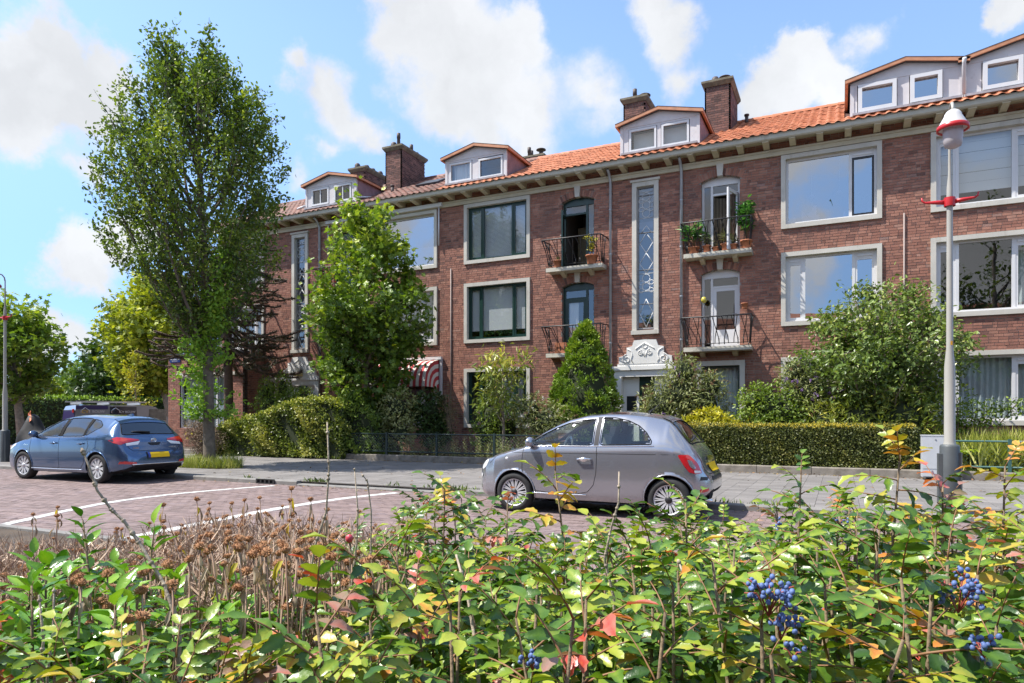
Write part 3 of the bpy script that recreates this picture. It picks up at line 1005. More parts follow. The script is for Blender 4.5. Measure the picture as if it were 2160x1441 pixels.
def entrance(axis, numbers):
    x0, x1 = axis - 1.03, axis + 1.03
    hole(x0 + .02, x1 - .02, .3, 2.95)
    b = MB()
    b.box(x0, x0 + .24, YF - .07, YF + .12, .2, 2.72); b.box(x1 - .24, x1, YF - .07, YF + .12, .2, 2.72)
    b.box(x0, x1, YF - .07, YF + .12, 2.722, 2.93)
    b.box(x0 - .05, x1 + .05, YF - .13, YF + .1, 2.932, 3.06)
    b.box(x0 + .12, x1 - .12, YF - .09, YF + .1, 3.062, 3.13)
    w = b.build('entrance', mat('white_stone', (.74, .73, .70), .65, noise=.04, nscale=3, dirt=((.4, .37, .32), 2.5, .64, .3)), house)
    pm = MATS['white_stone']
    # side wall and lintel of the recess, the dark door at its back
    r = MB()
    r.box(x0 + .24, x0 + .78, YF + .14, YF + .22, 1.72 + .38, 2.72); r.box(x1 - .78, x1 - .24, YF + .14, YF + .22, .3, 2.72)
    r.box(x0 + .24, x0 + .78, YF + .14, YF + .22, .3, 1.62)
    r.box(x0 + .24, x0 + .36, YF + .14, YF + .22, 1.62, 2.1); r.box(x0 + .70, x0 + .78, YF + .14, YF + .22, 1.62, 2.1)
    r.build('entrance_side', pm, w)
    d = MB(); ring(d, x0 + .78, x1 - .78, .3, 2.55, .09, YF + .16, YF + .24); d.box(x0 + .78, x1 - .78, YF + .16, YF + .24, 2.552, 2.72)
    dd = d.build('front_door', green_m, w)
    q = MB(); q.quad((x0 + .86, YF + .2, .38), (x1 - .86, YF + .2, .38), (x1 - .86, YF + .2, 2.47), (x0 + .86, YF + .2, 2.47))
    q.build('door_panel', mat('brown_door', (.19, .10, .055), .5, noise=.2, nscale=4), w)
    lb = MB(); lb.box(x0 + .36, x0 + .70, YF + .17, YF + .25, 1.62, 2.1)
    lb.box(x0 + .40, x0 + .66, YF + .158, YF + .172, 1.84, 1.86); lb.box(x0 + .40, x0 + .66, YF + .158, YF + .172, 1.70, 1.72)
    lb.build('letterbox', mat('letterbox_dark', (.02, .024, .03), .35), w)
    rm = MB(); rm.quad((x0, YF + .5, .2), (x1, YF + .5, .2), (x1, YF + .5, 3), (x0, YF + .5, 3)); rm.build('entrance_back', roomdark_m, w)
    for i, t in enumerate(numbers):
        cu = bpy.data.curves.new('number', 'FONT'); cu.body = t; cu.size = .19; cu.extrude = .004; cu.align_x = 'CENTER'
        tmp = bpy.data.objects.new('tmp', cu); COL.objects.link(tmp)
        dg = bpy.context.evaluated_depsgraph_get()
        me = bpy.data.meshes.new_from_object(tmp.evaluated_get(dg)); bpy.data.objects.remove(tmp)
        me.materials.clear(); me.materials.append(black_m)
        obj('house_number', me, w, (x0 + .115, YF - .078, 1.84 - i * .32), (R(90), 0, 0))
    # carved pediment
    c = MB(); yb, yt = YF - .10, YF + .05; cx = axis
    half = [(.0, 3.13), (.86, 3.13), (.86, 3.36), (.60, 3.42), (.60, 3.66), (.42, 3.70), (.36, 3.88), (0, 3.90)]
    poly = [(cx + x, z) for x, z in half[1:]] + [(cx - x, z) for x, z in half[::-1]][1:-1]
    c.prism(poly, yb, yt)
    ped = c.build('pediment', pm, w)
    o = MB(); y = yb - .004
    for s in (-1, 1):
        spiral(o, cx + s * .155, 3.49, .10, 1.6, y, s, R(90))
        spiral(o, cx + s * .60, 3.29, .15, 1.5, y, -s, R(90))
        o.tube([(cx, y, 3.80), (cx + s * .28, y, 3.62), (cx + s * .30, y, 3.59)], .018, 5)
        o.tube([(cx + s * .58, y, 3.62), (cx + s * .45, y, 3.55), (cx + s * .41, y, 3.42), (cx + s * .46, y, 3.28), (cx + s * .40, y, 3.18)], .018, 5)
        o.tube([(cx + s * .02, y, 3.36), (cx + s * .06, y, 3.52)], .015, 5)
    o.tube([(cx + .07 * math.cos(t), y, 3.69 + .07 * math.sin(t)) for t in np.linspace(0, 2 * math.pi, 13)], .014, 5)
    o.build('carving', pm, ped)
    return w


entrance(A0, ('47', '45'))
e2 = entrance(A1, ())
b = MB(); b.box(A1 - .14, A1 + .22, YF - .25, YF - .11, 3.1, 3.22); b.build('porch_light', mat('yellow_porch_lamp', (.65, .52, .22), .5), e2)

# --- the wall: mortar backing with the openings cut out, bricks laid in courses in front
def span_at(o, z):
    x0, x1, z0, z1, rise = o
    if z < z0 or z > z1 + rise: return None
    if z <= z1: return (x0, x1)
    c = (x0 + x1) / 2; RR = ((x1 - x0) ** 2 / 4 + rise ** 2) / (2 * rise)
    d = RR * RR - (z - z1 + RR - rise) ** 2
    return (c - math.sqrt(d), c + math.sqrt(d)) if d > 0 else None


ZT = 9.52
zs = sorted({0.1, ZT} | {v for o in openings for v in (o[2], o[3])})
extra = []
for o in openings:
    if o[4]: extra += list(np.linspace(o[3], o[3] + o[4], 6))
zs = sorted(set(zs) | set(extra))
wb = MB()
for za, zb in zip(zs[:-1], zs[1:]):
    if zb - za < 1e-6: continue
    zm = (za + zb) / 2
    cuts = sorted([s for s in (span_at(o, zm) for o in openings) if s])
    x = XL
    for a, c in cuts:
        if a > x: wb.box(x, a - .004, YF + .010, YF + .25, za, zb)
        x = max(x, c + .004)
    if x < XR: wb.box(x, XR, YF + .010, YF + .25, za, zb)
wb.box(XL - .25, XL, YF + .01, YF + 8.6, 0, ZT)                # gable end
wall = wb.build('wall', mortar_m, house)

lo, hi, rn = [], [], []
CH, BH, BL = .0785, .0655, .216
zk = .15; k = 0
brng = np.random.default_rng(3)
while zk < ZT - .02:
    zm = zk + BH / 2
    cuts = [s for s in (span_at(o, zm) for o in openings) if s]
    for (x0, x1, zsx, rise) in ARCH:                           # leave room for the arch of upright bricks
        h = .215
        if zsx - .02 < zm < zsx + rise + h:
            c = (x0 + x1) / 2; RR = ((x1 - x0) ** 2 / 4 + rise ** 2) / (2 * rise) + h
            zc = zsx + rise + h - RR
            d = RR * RR - (zm - zc) ** 2
            if d > 0: cuts.append((c - min(math.sqrt(d), (x1 - x0) / 2 + .07), c + min(math.sqrt(d), (x1 - x0) / 2 + .07)))
    cuts.sort()
    free, x = [], XL
    for a, c in cuts:
        if a > x: free.append((x, a))
        x = max(x, c)
    free.append((x, XR))
    phase = (k % 2) * .112 + brng.uniform(-.03, .03)
    for a, c in free:
        x = XL - .3 + phase
        seq = 0
        while x < c:
            L = BL if brng.random() < .78 else .104
            p, q = max(x, a), min(x + L - .012, c)
            if q - p > .035:
                j = brng.normal(0, .0016)
                lo.append((p, YF + j, zk + brng.normal(0, .0012))); hi.append((q, YF + .12, zk + BH + brng.normal(0, .0012)))
                rn.append(min(1, max(0, brng.beta(2.2, 2.0) + .05 * math.sin(x * .7 + zk))))
            x += L
    zk += CH; k += 1
lo, hi, rn = map(np.array, (lo, hi, rn))
cz = (lo + hi) / 2
pieces_and_rest('brick', 'bricks', lo, hi, rn, brick_m, wall, faces=('y0', 'x0', 'x1', 'z0', 'z1'), usable=(cz[:, 2] > 3.2) & (cz[:, 2] < 9.1) & (cz[:, 0] < 4.0))
vb = MB()
for (x0, x1, zsx, rise) in ARCH:
    c = (x0 + x1) / 2; RR = ((x1 - x0) ** 2 / 4 + rise ** 2) / (2 * rise); zc = zsx + rise - RR
    a0 = math.asin(((x1 - x0) / 2 + .06) / RR); n = 18
    for i in range(n):
        a = -a0 + 2 * a0 * (i + .5) / n
        if abs(a) < .035: continue
        d = Vector((math.sin(a), 0, math.cos(a))); t = Vector((math.cos(a), 0, -math.sin(a)))
        vb.obox(Vector((c, YF + .06, zc)) + d * (RR + .107), t * (a0 / n * RR * .92), Vector((0, .062, 0)), d * .104, rnd=brng.random())
props(vb.build('arch_bricks', brick_m, wall), kind='stuff')

# --- cornice band, soffit, brackets, gutter
b = MB(); b.box(XL, XR, YF - .06, YF + .03, 9.13, 9.25); b.box(XL, XR, YF - .09, YF + .03, 9.252, 9.31); b.build('cornice', cream_m, house)
b = MB(); b.box(XL - .3, XR, 21.10, YF + .2, 9.53, 9.56); b.build('soffit', cream_m, house)
gb = MB(); gb.prism([(21.0, 9.575), (21.0, 9.46), (21.03, 9.425), (21.10, 9.425), (21.10, 9.575)][::-1], XL - .3, XR, plane='YZ'); gb.box(XL - .3, XR, 20.985, 21.02, 9.577, 9.59); gb.build('gutter', mat('gutter_cream', (.46, .43, .35), .55, noise=.10, nscale=2.5, dirt=((.20, .18, .13), 2.5, .55, .5)), house)
bm_ = MB(); bm_.prism([(21.075, 9.525), (21.075, 9.415), (21.12, 9.385), (YF + .02, 9.33), (YF + .02, 9.525)][::-1], -.085, .085, plane='YZ')
bm_.box(-.09, .09, 21.055, 21.074, 9.395, 9.50)
bme = bm_.mesh('eaves_bracket', cream_m)
x = -24.34
while x < XR - .2:
    obj('eaves_bracket', bme, house, (x, 0, 0)); x += .7215

# --- downpipes and the thin wall conduits
for x in (A0 - 1.15, A0 + 1.15, A1 + 1.07):
    p = MB(); y = YF - .075
    p.tube([(x, 21.2, 9.42), (x, 21.35, 9.34), (x, y, 9.12), (x, y, .2)], .046, 10)
    dp = p.build('downpipe', zinc_m, house)
    q = MB()
    for z in (8.2, 6.75, 5.2, 3.85, 2.2):
        q.lathe([(.054, -.02), (.054, .02)], (x, y, z), 10); q.box(x - .02, x + .02, y, YF, z - .012, z + .012)
    q.build('pipe_collar', zinc_m, dp)
for x, zt in ((-12.87, 6.86), (1.575, 7.02)):
    MB().tube([(x, YF - .025, zt), (x, YF - .025, 1.0)], .022, 6).build('conduit', mat('conduit_brown', (.30, .24, .22), .6), house)

# --- the roof: tiles on a 27 degree slope
TAN = .52; Y0R, Z0R, YR = 21.02, 9.60, 25.25
SL = math.atan(TAN)
roof_z = lambda y: Z0R + TAN * (y - Y0R)
b = MB(); b.add([(XL - .3, Y0R, Z0R - .05), (XR, Y0R, Z0R - .05), (XR, YR, roof_z(YR) - .05), (XL - .3, YR, roof_z(YR) - .05), (XR, YR + 5, roof_z(YR) - 2.6), (XL - .3, YR + 5, roof_z(YR) - 2.6)], [(0, 1, 2, 3), (3, 2, 4, 5)])
roof = b.build('roof', mat('roof_underlay', (.09, .04, .03), .9), house)
TW, TL = .25, .335
prof = [(0, .004), (.035, .030), (.075, .046), (.115, .040), (.15, .016), (.19, .002), (.25, .004)]
tv = []
for (yy, lift) in ((0, .020), (TL + .05, .0)):
    for (px_, pz) in prof: tv.append((px_, yy, pz + lift))
for (px_, pz) in prof: tv.append((px_, 0.002, pz + .020 - .016))
tv = np.array(tv); n7 = len(prof)
tf = np.array([(i, i + 1, n7 + i + 1, n7 + i) for i in range(n7 - 1)] + [(2 * n7 + i, 2 * n7 + i + 1, i + 1, i) for i in range(n7 - 1)])
rot = np.array([[1, 0, 0], [0, math.cos(SL), -math.sin(SL)], [0, math.sin(SL), math.cos(SL)]])
dorm = []                                                     # (x0, x1) of the dormers, front plane YD
DORMERS = [(-19.61, -17.04), (-12.99, -10.50), (-6.41, -3.90), (0.25, 2.92), (2.92, 5.6)]
YD = 21.40
tp, tr = [], []
rows = int((YR - Y0R) / math.cos(SL) / TL) + 1
for r_ in range(rows):
    s0 = r_ * TL
    y = Y0R - .06 + s0 * math.cos(SL); z = Z0R - .03 + s0 * math.sin(SL)
    for i in range(int((XR - XL + .3) / TW)):
        x = XL - .3 + i * TW
        if any(a - .12 < x + .125 < c + .12 for a, c in DORMERS) and YD - .1 < y < 23.2: continue
        tp.append((x, y, z))
        old = x < -13.2 or (x < -11.0 and y > 22.6)
        tr.append((brng.random() * .42) if old else (.5 + brng.random() * .5))
tp = np.array(tp); tr = np.array(tr)
order = px_area_rank(tp)[:300]
mask = np.ones(len(tp), bool); mask[order] = False
tc_ = {}
for i in order:
    rv = round(tr[i] * 12) / 12
    if rv not in tc_: tc_[rv] = mesh_np('roof_tile', tv @ rot.T, tf, tile_m, np.full(len(tv), rv), smooth=True)
    obj('roof_tile', tc_[rv], roof, tp[i] + np.array((0, 0, brng.normal(0, .003))))
P = tp[mask]
V = (tv @ rot.T)[None] + P[:, None] + brng.normal(0, .003, (len(P), 1, 3)); FF = (np.arange(len(P))[:, None, None] * len(tv) + tf[None]).reshape(-1, 4)
props(obj('roof_tiles', mesh_np('roof_tiles', V.reshape(-1, 3), FF, tile_m, np.repeat(tr[mask], len(tv)), smooth=True), roof), kind='stuff')
rc = MB()
x = XL - .3
while x < XR:
    o_ = x < -11
    pts = [(YR - .13 * math.cos(t), roof_z(YR) - .02 + .12 * math.sin(t)) for t in np.linspace(0, math.pi, 6)]
    v = [(x, p[0], p[1] + .012) for p in pts] + [(x + .36, p[0], p[1]) for p in pts]
    rc.add(v, [(i, i + 1, 7 + i, 6 + i) for i in range(5)], rnd=(brng.random() * .4 if o_ else .5 + brng.random() * .5))
    x += .34
props(rc.build('ridge_tiles', tile_m, roof), kind='stuff')


# --- dormers
def dormer(x0, x1, wins, peaked=(True, True), weathered=False, nbars=0, right_cheek=True, left_cheek=True, label=None):
    zb0, ze = 9.84, 10.70
    pk = 11.06
    fm = oldwhite_m
    b = MB()
    cx = (x0 + x1) / 2
    # front boards between and around the windows
    def strip(a, c, z0, z1): b.box(a, c, YD, YD + .06, z0, z1)
    zs0 = min(w[2] for w in wins) - .02; zs1 = max(w[3] for w in wins) + .02
    strip(x0, x1, zb0, zs0); strip(x0, x1, zs1, ze)
    e = x0
    for w in wins:
        strip(e, w[0] - .02, zs0 + .001, zs1 - .001); e = w[1] + .02
    strip(e, x1, zs0 + .001, zs1 - .001)
    b.prism([(x0, ze + .002), (x1, ze + .002), (x1, ze + .08), (cx, pk), (x0, ze + .08)], YD - .012, YD + .06)
    for i in range(4):                                                  # corner boards
        pass
    if left_cheek: b.box(x0 + .001, x0 + .06, YD + .061, YD + 1.9, zb0, ze + .06)
    if right_cheek: b.box(x1 - .06, x1 - .001, YD + .061, YD + 1.9, zb0, ze + .06)
    b.box(x0 - .006, x0 + .09, YD - .02, YD - .001, zb0, ze); b.box(x1 - .09, x1 + .006, YD - .02, YD - .001, zb0, ze)
    d = b.build('dormer', fm, house)
    if label: d['label'] = label
    if right_cheek:
        MB().box(x1 + .002, x1 + .014, YD + .06, YD + 1.9, zb0, ze + .05).build('cheek', mat('dormer_cheek', (.27, .17, .18), .7, noise=.2, nscale=5), d)
    f = MB(); ov = .13
    for (xa, za), (xb, zb_) in (((x0 - ov, ze + .03), (cx, pk)), ((cx, pk), (x1 + ov, ze + .03))):
        v = [(xa, YD - .16, za), (xb, YD - .16, zb_), (xb, YD - .16, zb_ + .10), (xa, YD - .16, za + .10)]
        w_ = [(p[0], YD - .11, p[2]) for p in v]
        f.add(v + w_, [(0, 1, 2, 3), (4, 7, 6, 5), (0, 4, 5, 1), (3, 2, 6, 7), (0, 3, 7, 4), (1, 5, 6, 2)])
    if right_cheek:
        f.box(x1 + .06, x1 + ov, YD - .108, YD + 2.0, ze + .03, ze + .12)
    if left_cheek:
        f.box(x0 - ov, x0 - .06, YD - .108, YD + 2.0, ze + .03, ze + .12)
    f.build('fascia', timber_m, d)
    rf = MB()
    rf.add([(x0 - ov - .01, YD - .17, ze + .135), (cx, YD - .17, pk + .105), (x1 + ov + .01, YD - .17, ze + .135), (x0 - ov - .01, YD + 2.3, ze + .135), (cx, YD + 2.9, pk + .105), (x1 + ov + .01, YD + 2.3, ze + .135)], [(0, 1, 4, 3), (1, 2, 5, 4)])
    rf.add([(x0 - ov, YD - .1, ze + .03), (cx, YD - .1, pk), (x1 + ov, YD - .1, ze + .03), (x0 - ov, YD + .0, ze + .03), (cx, YD + .0, pk), (x1 + ov, YD + .0, ze + .03)], [(0, 3, 4, 1), (1, 4, 5, 2)])
    rf.build('dormer_roof', slate_m, d)
    MB().box(x0 + .05, x1 - .05, YD - .16, YD - .02, zb0 - .03, zb0 + .03).build('flashing', lead_m, d)
    for (a, c, z0, z1, fr) in wins:
        wbm = MB(); y0_ = YD - fr
        ring(wbm, a, c, z0, z1, .065 if fr < .05 else .10, y0_, YD + .05)
        if nbars: wbm.box((a + c) / 2 - .018, (a + c) / 2 + .018, YD + .0, YD + .04, z0 + .06, z1 - .06)
        dw = wbm.build('dormer_window', white_m, d)
        i = .06 if fr < .05 else .095
        q = MB(); q.quad((a + i, YD + .035, z0 + i), (c - i, YD + .035, z0 + i), (c - i, YD + .035, z1 - i), (a + i, YD + .035, z1 - i)); q.build('pane', mirror_m if fr > .05 else pane_m, dw)
    rm = MB(); rm.quad((x0, YD + 1.2, zb0), (x1, YD + 1.2, zb0), (x1, YD + 1.2, ze), (x0, YD + 1.2, ze)); rm.build('room', room_m, d)
    return d


z0, z1 = 9.95, 10.62
dormer(-19.61, -17.04, [(-19.30, -18.42, z0, z1, .02), (-18.15, -17.30, z0, z1, .02)], nbars=1, label='white dormer with two barred casements, at the left end of the roof')
d = dormer(-12.99, -10.50, [(-12.82, -11.90, z0 - .03, z1, .02), (-11.62, -10.66, z0 - .05, z1 - .02, .02)], label='white dormer with a curtained left casement')
curtain(d, -12.7, -12.0, z0 + .05, z1, YD + .15, net_m, 4, .02)
d = dormer(-6.41, -3.90, [(-6.12, -5.24, z0 - .04, z1, .02), (-5.08, -4.22, z0 - .04, z1, .02)], label='white dormer above the house number 47 entrance')
blind(d, -6.05, -4.3, z0, z1 - .05, YD + .3)
dormer(.25, 2.92, [(.44, 1.38, 9.90, 10.66, .09), (1.70, 2.44, 9.92, 10.66, .09)], right_cheek=False, label='left half of the double dormer, two white plastic windows')
dormer(2.92, 5.6, [(3.34, 4.20, 9.92, 10.66, .09), (4.5, 5.3, 9.92, 10.66, .09)], left_cheek=False, label='right half of the double dormer')
MB().tube([(2.92, YD - .22, 10.80), (2.92, YD - .12, 10.70), (2.92, YD - .10, 9.9)], .05, 10).build('dormer_downpipe', white_m, house)
MB().tube([(-17.0, YD - .1, 9.98), (-16.9, YD + .9, 10.25)], .04, 8).build('dormer_gutter_pipe', white_m, house)
MB().tube([(-19.95, YD - .12, 9.90), (-19.55, YD - .10, 9.97)], .045, 8).build('dormer_gutter_pipe', white_m, house)


# --- chimneys
chim_m = mat('chimney_brick', rough=.9, noise=.15, nscale=6, bump=.4, bscale=50, ramp=[(0, (.085, .045, .040)), (.5, (.17, .085, .068)), (1, (.25, .125, .10))])
cap_m = mat('chimney_cap', (.20, .175, .125), .9, noise=.3, nscale=5, dirt=((.09, .075, .045), 4, .5, .7))
pot_m = mat('chimney_pot', (.07, .05, .045), .6, noise=.2)


def chimney(x0, x1, y0, y1, zt, pots):
    b = MB(); zb = roof_z(min(y0, YR)) - .3
    b.box(x0 + .012, x1 - .012, y0 + .012, y1 - .012, zb, zt - .02)
    c = b.build('chimney', mat('chimney_mortar', (.33, .31, .28), .95, noise=.2), house)
    lo, hi = [], []
    z = zb; k = 0
    while z < zt - .07:
        o = (k % 2) * .11
        for a, e, f in ((x0, x1, 'x'), (y0, y1, 'y')):
            p = a - .11 + o
            while p < e:
                q0, q1 = max(p, a), min(p + .205, e)
                if q1 - q0 > .03:
                    if f == 'x':
                        lo.append((q0, y0, z)); hi.append((q1, y0 + .05, z + .062))
                    else:
                        lo.append((x1 - .05, q0, z)); hi.append((x1, q1, z + .062))
                        lo.append((x0, q0, z)); hi.append((x0 + .05, q1, z + .062))
                p += .217
        z += .076; k += 1
    lo, hi = np.array(lo), np.array(hi)
    props(obj('bricks', many_boxes('bricks', lo, hi, chim_m, brng.random(len(lo))), c), kind='stuff')
    k = MB()
    e = .10
    k.add([(x0 - .02, y0 - .02, zt - .02), (x1 + .02, y0 - .02, zt - .02), (x1 + .02, y1 + .02, zt - .02), (x0 - .02, y1 + .02, zt - .02),
           (x0 - e, y0 - e, zt + .10), (x1 + e, y0 - e, zt + .10), (x1 + e, y1 + e, zt + .10), (x0 - e, y1 + e, zt + .10),
           (x0 - e, y0 - e, zt + .17), (x1 + e, y0 - e, zt + .17), (x1 + e, y1 + e, zt + .17), (x0 - e, y1 + e, zt + .17)],
          [(3, 2, 1, 0), (0, 1, 5, 4), (1, 2, 6, 5), (2, 3, 7, 6), (3, 0, 4, 7), (4, 5, 9, 8), (5, 6, 10, 9), (6, 7, 11, 10), (7, 4, 8, 11), (8, 9, 10, 11)])
    k.build('chimney_cap', cap_m, c)
    for fx, fy, kind in pots:
        p = MB(); px, py = x0 + (x1 - x0) * fx, y0 + (y1 - y0) * fy; z = zt + .17
        if kind == 'cowl':
            p.lathe([(.10, 0), (.085, .30), (.0, .30)], (px, py, z), 12); p.lathe([(0, .47), (.20, .40), (.21, .37), (.0, .39)], (px, py, z), 14)
            for a in range(3): p.tube([(px + .07 * math.cos(a * 2.1), py + .07 * math.sin(a * 2.1), z + .28), (px + .10 * math.cos(a * 2.1), py + .1 * math.sin(a * 2.1), z + .40)], .01, 4)
        elif kind == 'tall':
            p.lathe([(.08, 0), (.065, .3), (.08, .31), (.075, .52), (.0, .54)], (px, py, z), 12)
        else:
            p.lathe([(.12, 0), (.13, .18), (.09, .26), (0, .28)], (px, py, z), 12)
        p.build('chimney_pot', pot_m, c)
    return c


chimney(-17.02, -16.22, 23.25, 25.0, 12.43, [(.3, .15, 'low'), (.5, .4, 'low'), (.5, .75, 'tall'), (.6, .9, 'low'), (.75, .05, 'tall')])
chimney(-19.83, -19.05, 24.5, 26.3, 12.40, [(.3, .1, 'low'), (.6, .3, 'low'), (.6, .55, 'low'), (.7, .8, 'low')])
chimney(-12.25, -11.15, 26.1, 27.3, 12.18, [(.3, .3, 'tall'), (.25, .6, 'tall'), (.75, .4, 'cowl')])
chimney(-6.93, -6.15, 23.5, 25.2, 12.50, [(.35, .3, 'tall'), (.7, .5, 'cowl')])
chimney(-4.10, -3.27, 23.4, 25.1, 12.45, [(.35, .2, 'low'), (.65, .45, 'cowl')])
for x, y in ((-2.95, 25.0), (-16.2, 22.6)):
    MB().tube([(x, y, roof_z(y) - .1), (x, y, roof_z(y) + .25)], .06, 10).tube([(x, y, roof_z(y) + .25), (x, y, roof_z(y) + .30)], .085, 10).build('roof_vent', pot_m, house)
sk = MB(); sk.obox((-14.6, 23.0, roof_z(23.0) + .09), (.5, 0, 0), (0, .45 * math.cos(SL), .45 * math.sin(SL)), (0, -.05 * math.sin(SL), .05 * math.cos(SL))); sk.build('skylight', slate_m, house)

# --- awnings
b = MB(); b.box(-16.15, -13.2, YF - .16, YF - .03, 9.16, 9.30); b.tube([(-13.35, YF - .08, 9.16), (-13.35, YF - .10, 7.75)], .03, 6)
b.build('awning_box', white_m, house)
b = MB(); b.box(-19.0 + .35, -16.75, YF - .16, YF - .03, 9.16, 9.28); b.tube([(-18.55, YF - .08, 9.16), (-18.55, YF - .10, 7.9)], .025, 6); b.build('awning_box', white_m, house)

stripe_a = mat('awning_red', (.50, .055, .06), .8); stripe_b = mat('awning_cream', (.72, .68, .62), .8)
aw = MB()
xa, xb = -15.95, -13.35
n = 20
ap = [(YF - .10, 3.52), (YF - .42, 3.46), (YF - .72, 3.30), (YF - .93, 3.05), (YF - 1.02, 2.75), (YF - 1.03, 2.52)]
for i in range(n):
    x0_, x1_ = xa + (xb - xa) * i / n, xa + (xb - xa) * (i + 1) / n
    for j in range(len(ap) - 1):
        aw.add([(x0_, *ap[j]), (x1_, *ap[j]), (x1_, *ap[j + 1]), (x0_, *ap[j + 1])], [(0, 1, 2, 3)], m=i % 2)
bands = 7
base = np.array((YF - .10, 2.50))
for xs_ in (xa, xb):
    for q in range(bands):
        s0, s1 = q / bands, (q + 1) / bands
        for j in range(len(ap) - 1):
            p0, p1 = np.array(ap[j]), np.array(ap[j + 1])
            f = lambda p, s: base + (p - base) * s
            A_, B_, C_, D_ = f(p0, s0), f(p1, s0), f(p1, s1), f(p0, s1)
            aw.add([(xs_, *A_), (xs_, *B_), (xs_, *C_), (xs_, *D_)], [(0, 1, 2, 3)], m=q % 2)
awo = aw.build('awning', [stripe_a, stripe_b], house)
awo['label'] = 'curved red and white striped awning over the ground-floor window'
b = MB(); b.box(xa - .05, xb + .12, YF - .14, YF - .02, 3.54, 3.64); b.box(xb + .04, xb + .12, YF - .1, YF - .02, 2.2, 3.54); b.box(xa - .05, xa - .0, YF - .1, YF - .02, 2.2, 3.54); b.build('awning_rail', white_m, awo)

# --- the one-storey bay at the street corner
bx0, bx1, by, bz = -26.58, -22.10, 20.45, 4.05
bay = MB()
for (a, c, z0_, z1_) in ((bx0, -25.85, 0, bz), (-25.85, -22.75, 3.25, bz), (-25.85, -22.75, 0, .9), (-22.75, bx1, 0, bz)):
    bay.box(a, c, by + .01, by + .25, z0_, z1_)
bay.box(bx1 - .25, bx1 - .01, by + .251, YF + .01, 0, bz); bay.box(bx0 + .01, bx0 + .25, by + .251, YF + 4, 0, bz); bay.box(bx0, bx1, by + .2, YF + 4, bz - .1, bz - .02)
bayo = bay.build('bay', mortar_m, house)
lo, hi = [], []
z = .1; k = 0
while z < bz - .05:
    for (a, c) in (((bx0, -25.85), (-22.75, bx1)) if .9 < z < 3.25 else ((bx0, bx1),)):
        p = a - .11 + (k % 2) * .11 - .0
        while p < c:
            q0, q1 = max(p, a), min(p + .204, c)
            if q1 - q0 > .03: lo.append((q0, by, z)); hi.append((q1, by + .1, z + BH))
            p += BL
    p = by - .11 + (k % 2) * .11
    while p < YF:
        q0, q1 = max(p, by + .1), min(p + .204, YF)
        if q1 - q0 > .03: lo.append((bx1 - .1, q0, z)); hi.append((bx1, q1, z + BH))
        p += BL
    z += CH; k += 1
lo, hi = np.array(lo), np.array(hi)
props(obj('bricks', many_boxes('bricks', lo, hi, brick_m, brng.beta(2.2, 2, len(lo))), bayo), kind='stuff')
b = MB(); b.box(bx0 - .05, bx1 + .05, by - .05, YF + .0, bz, bz + .12); b.build('bay_edge', slate_m, bayo)
b = MB(); b.box(-25.95, -22.45, by - .10, by + .05, 3.17, 3.30); b.build('window_ledge', stone_m, bayo)
b = MB(); ring(b, -25.85, -22.75, .9, 3.165, .07, by + .06, by + .15); b.box(-24.9, -24.82, by + .063, by + .147, .97, 3.09); b.box(-23.7, -23.62, by + .063, by + .147, .97, 3.09)
bw = b.build('bay_window', white_m, bayo)
for a, c in ((-25.78, -24.9), (-24.82, -23.7), (-23.62, -22.82)): pane(bw, a, c, .97, 3.095, by + .11)
curtain(bw, -25.8, -22.8, .95, 3.1, by + .28, curtain_m, 14, .03)
# ================================================================== cars
tyre_m = mat('tyre_rubber', (.022, .022, .023), .8, noise=.25, nscale=20)
rim_m = mat('alloy', (.62, .63, .65), .35, metal=.25)
trim_m = mat('rubber_trim', (.015, .015, .016), .8, spec=.15)
dark_m = mat('dark_plastic', (.018, .018, .02), .45)
carglass_m = glass('car_glass', (.78, .86, .83), .09)
privacy_m = glass('privacy_glass', (.10, .12, .13), .20)
chrome_m = mat('chrome', (.78, .79, .80), .12, metal=1.0)
red_m = mat('tail_lamp_red', (.55, .012, .018), .12, spec=.7, coat=1.0)
clearlamp_m = mat('lamp_clear', (.78, .80, .82), .1, coat=1.0)
plate_m = mat('plate_yellow', (.88, .56, .0), .45)
plateblue_m = mat('plate_blue', (.03, .07, .35), .4)
under_m = mat('car_underside', (.012, .012, .013), .9)
seat_m = mat('car_seat', (.30, .29, .27), .8)
seatdark_m = mat('car_seat_dark', (.05, .05, .055), .8)
cream_in_m = mat('cream_trim', (.58, .56, .50), .5)


def paint(name, c, rough=.3, metal=.55):
    m = mat(name, c, rough, metal=metal, coat=1.0)
    return m


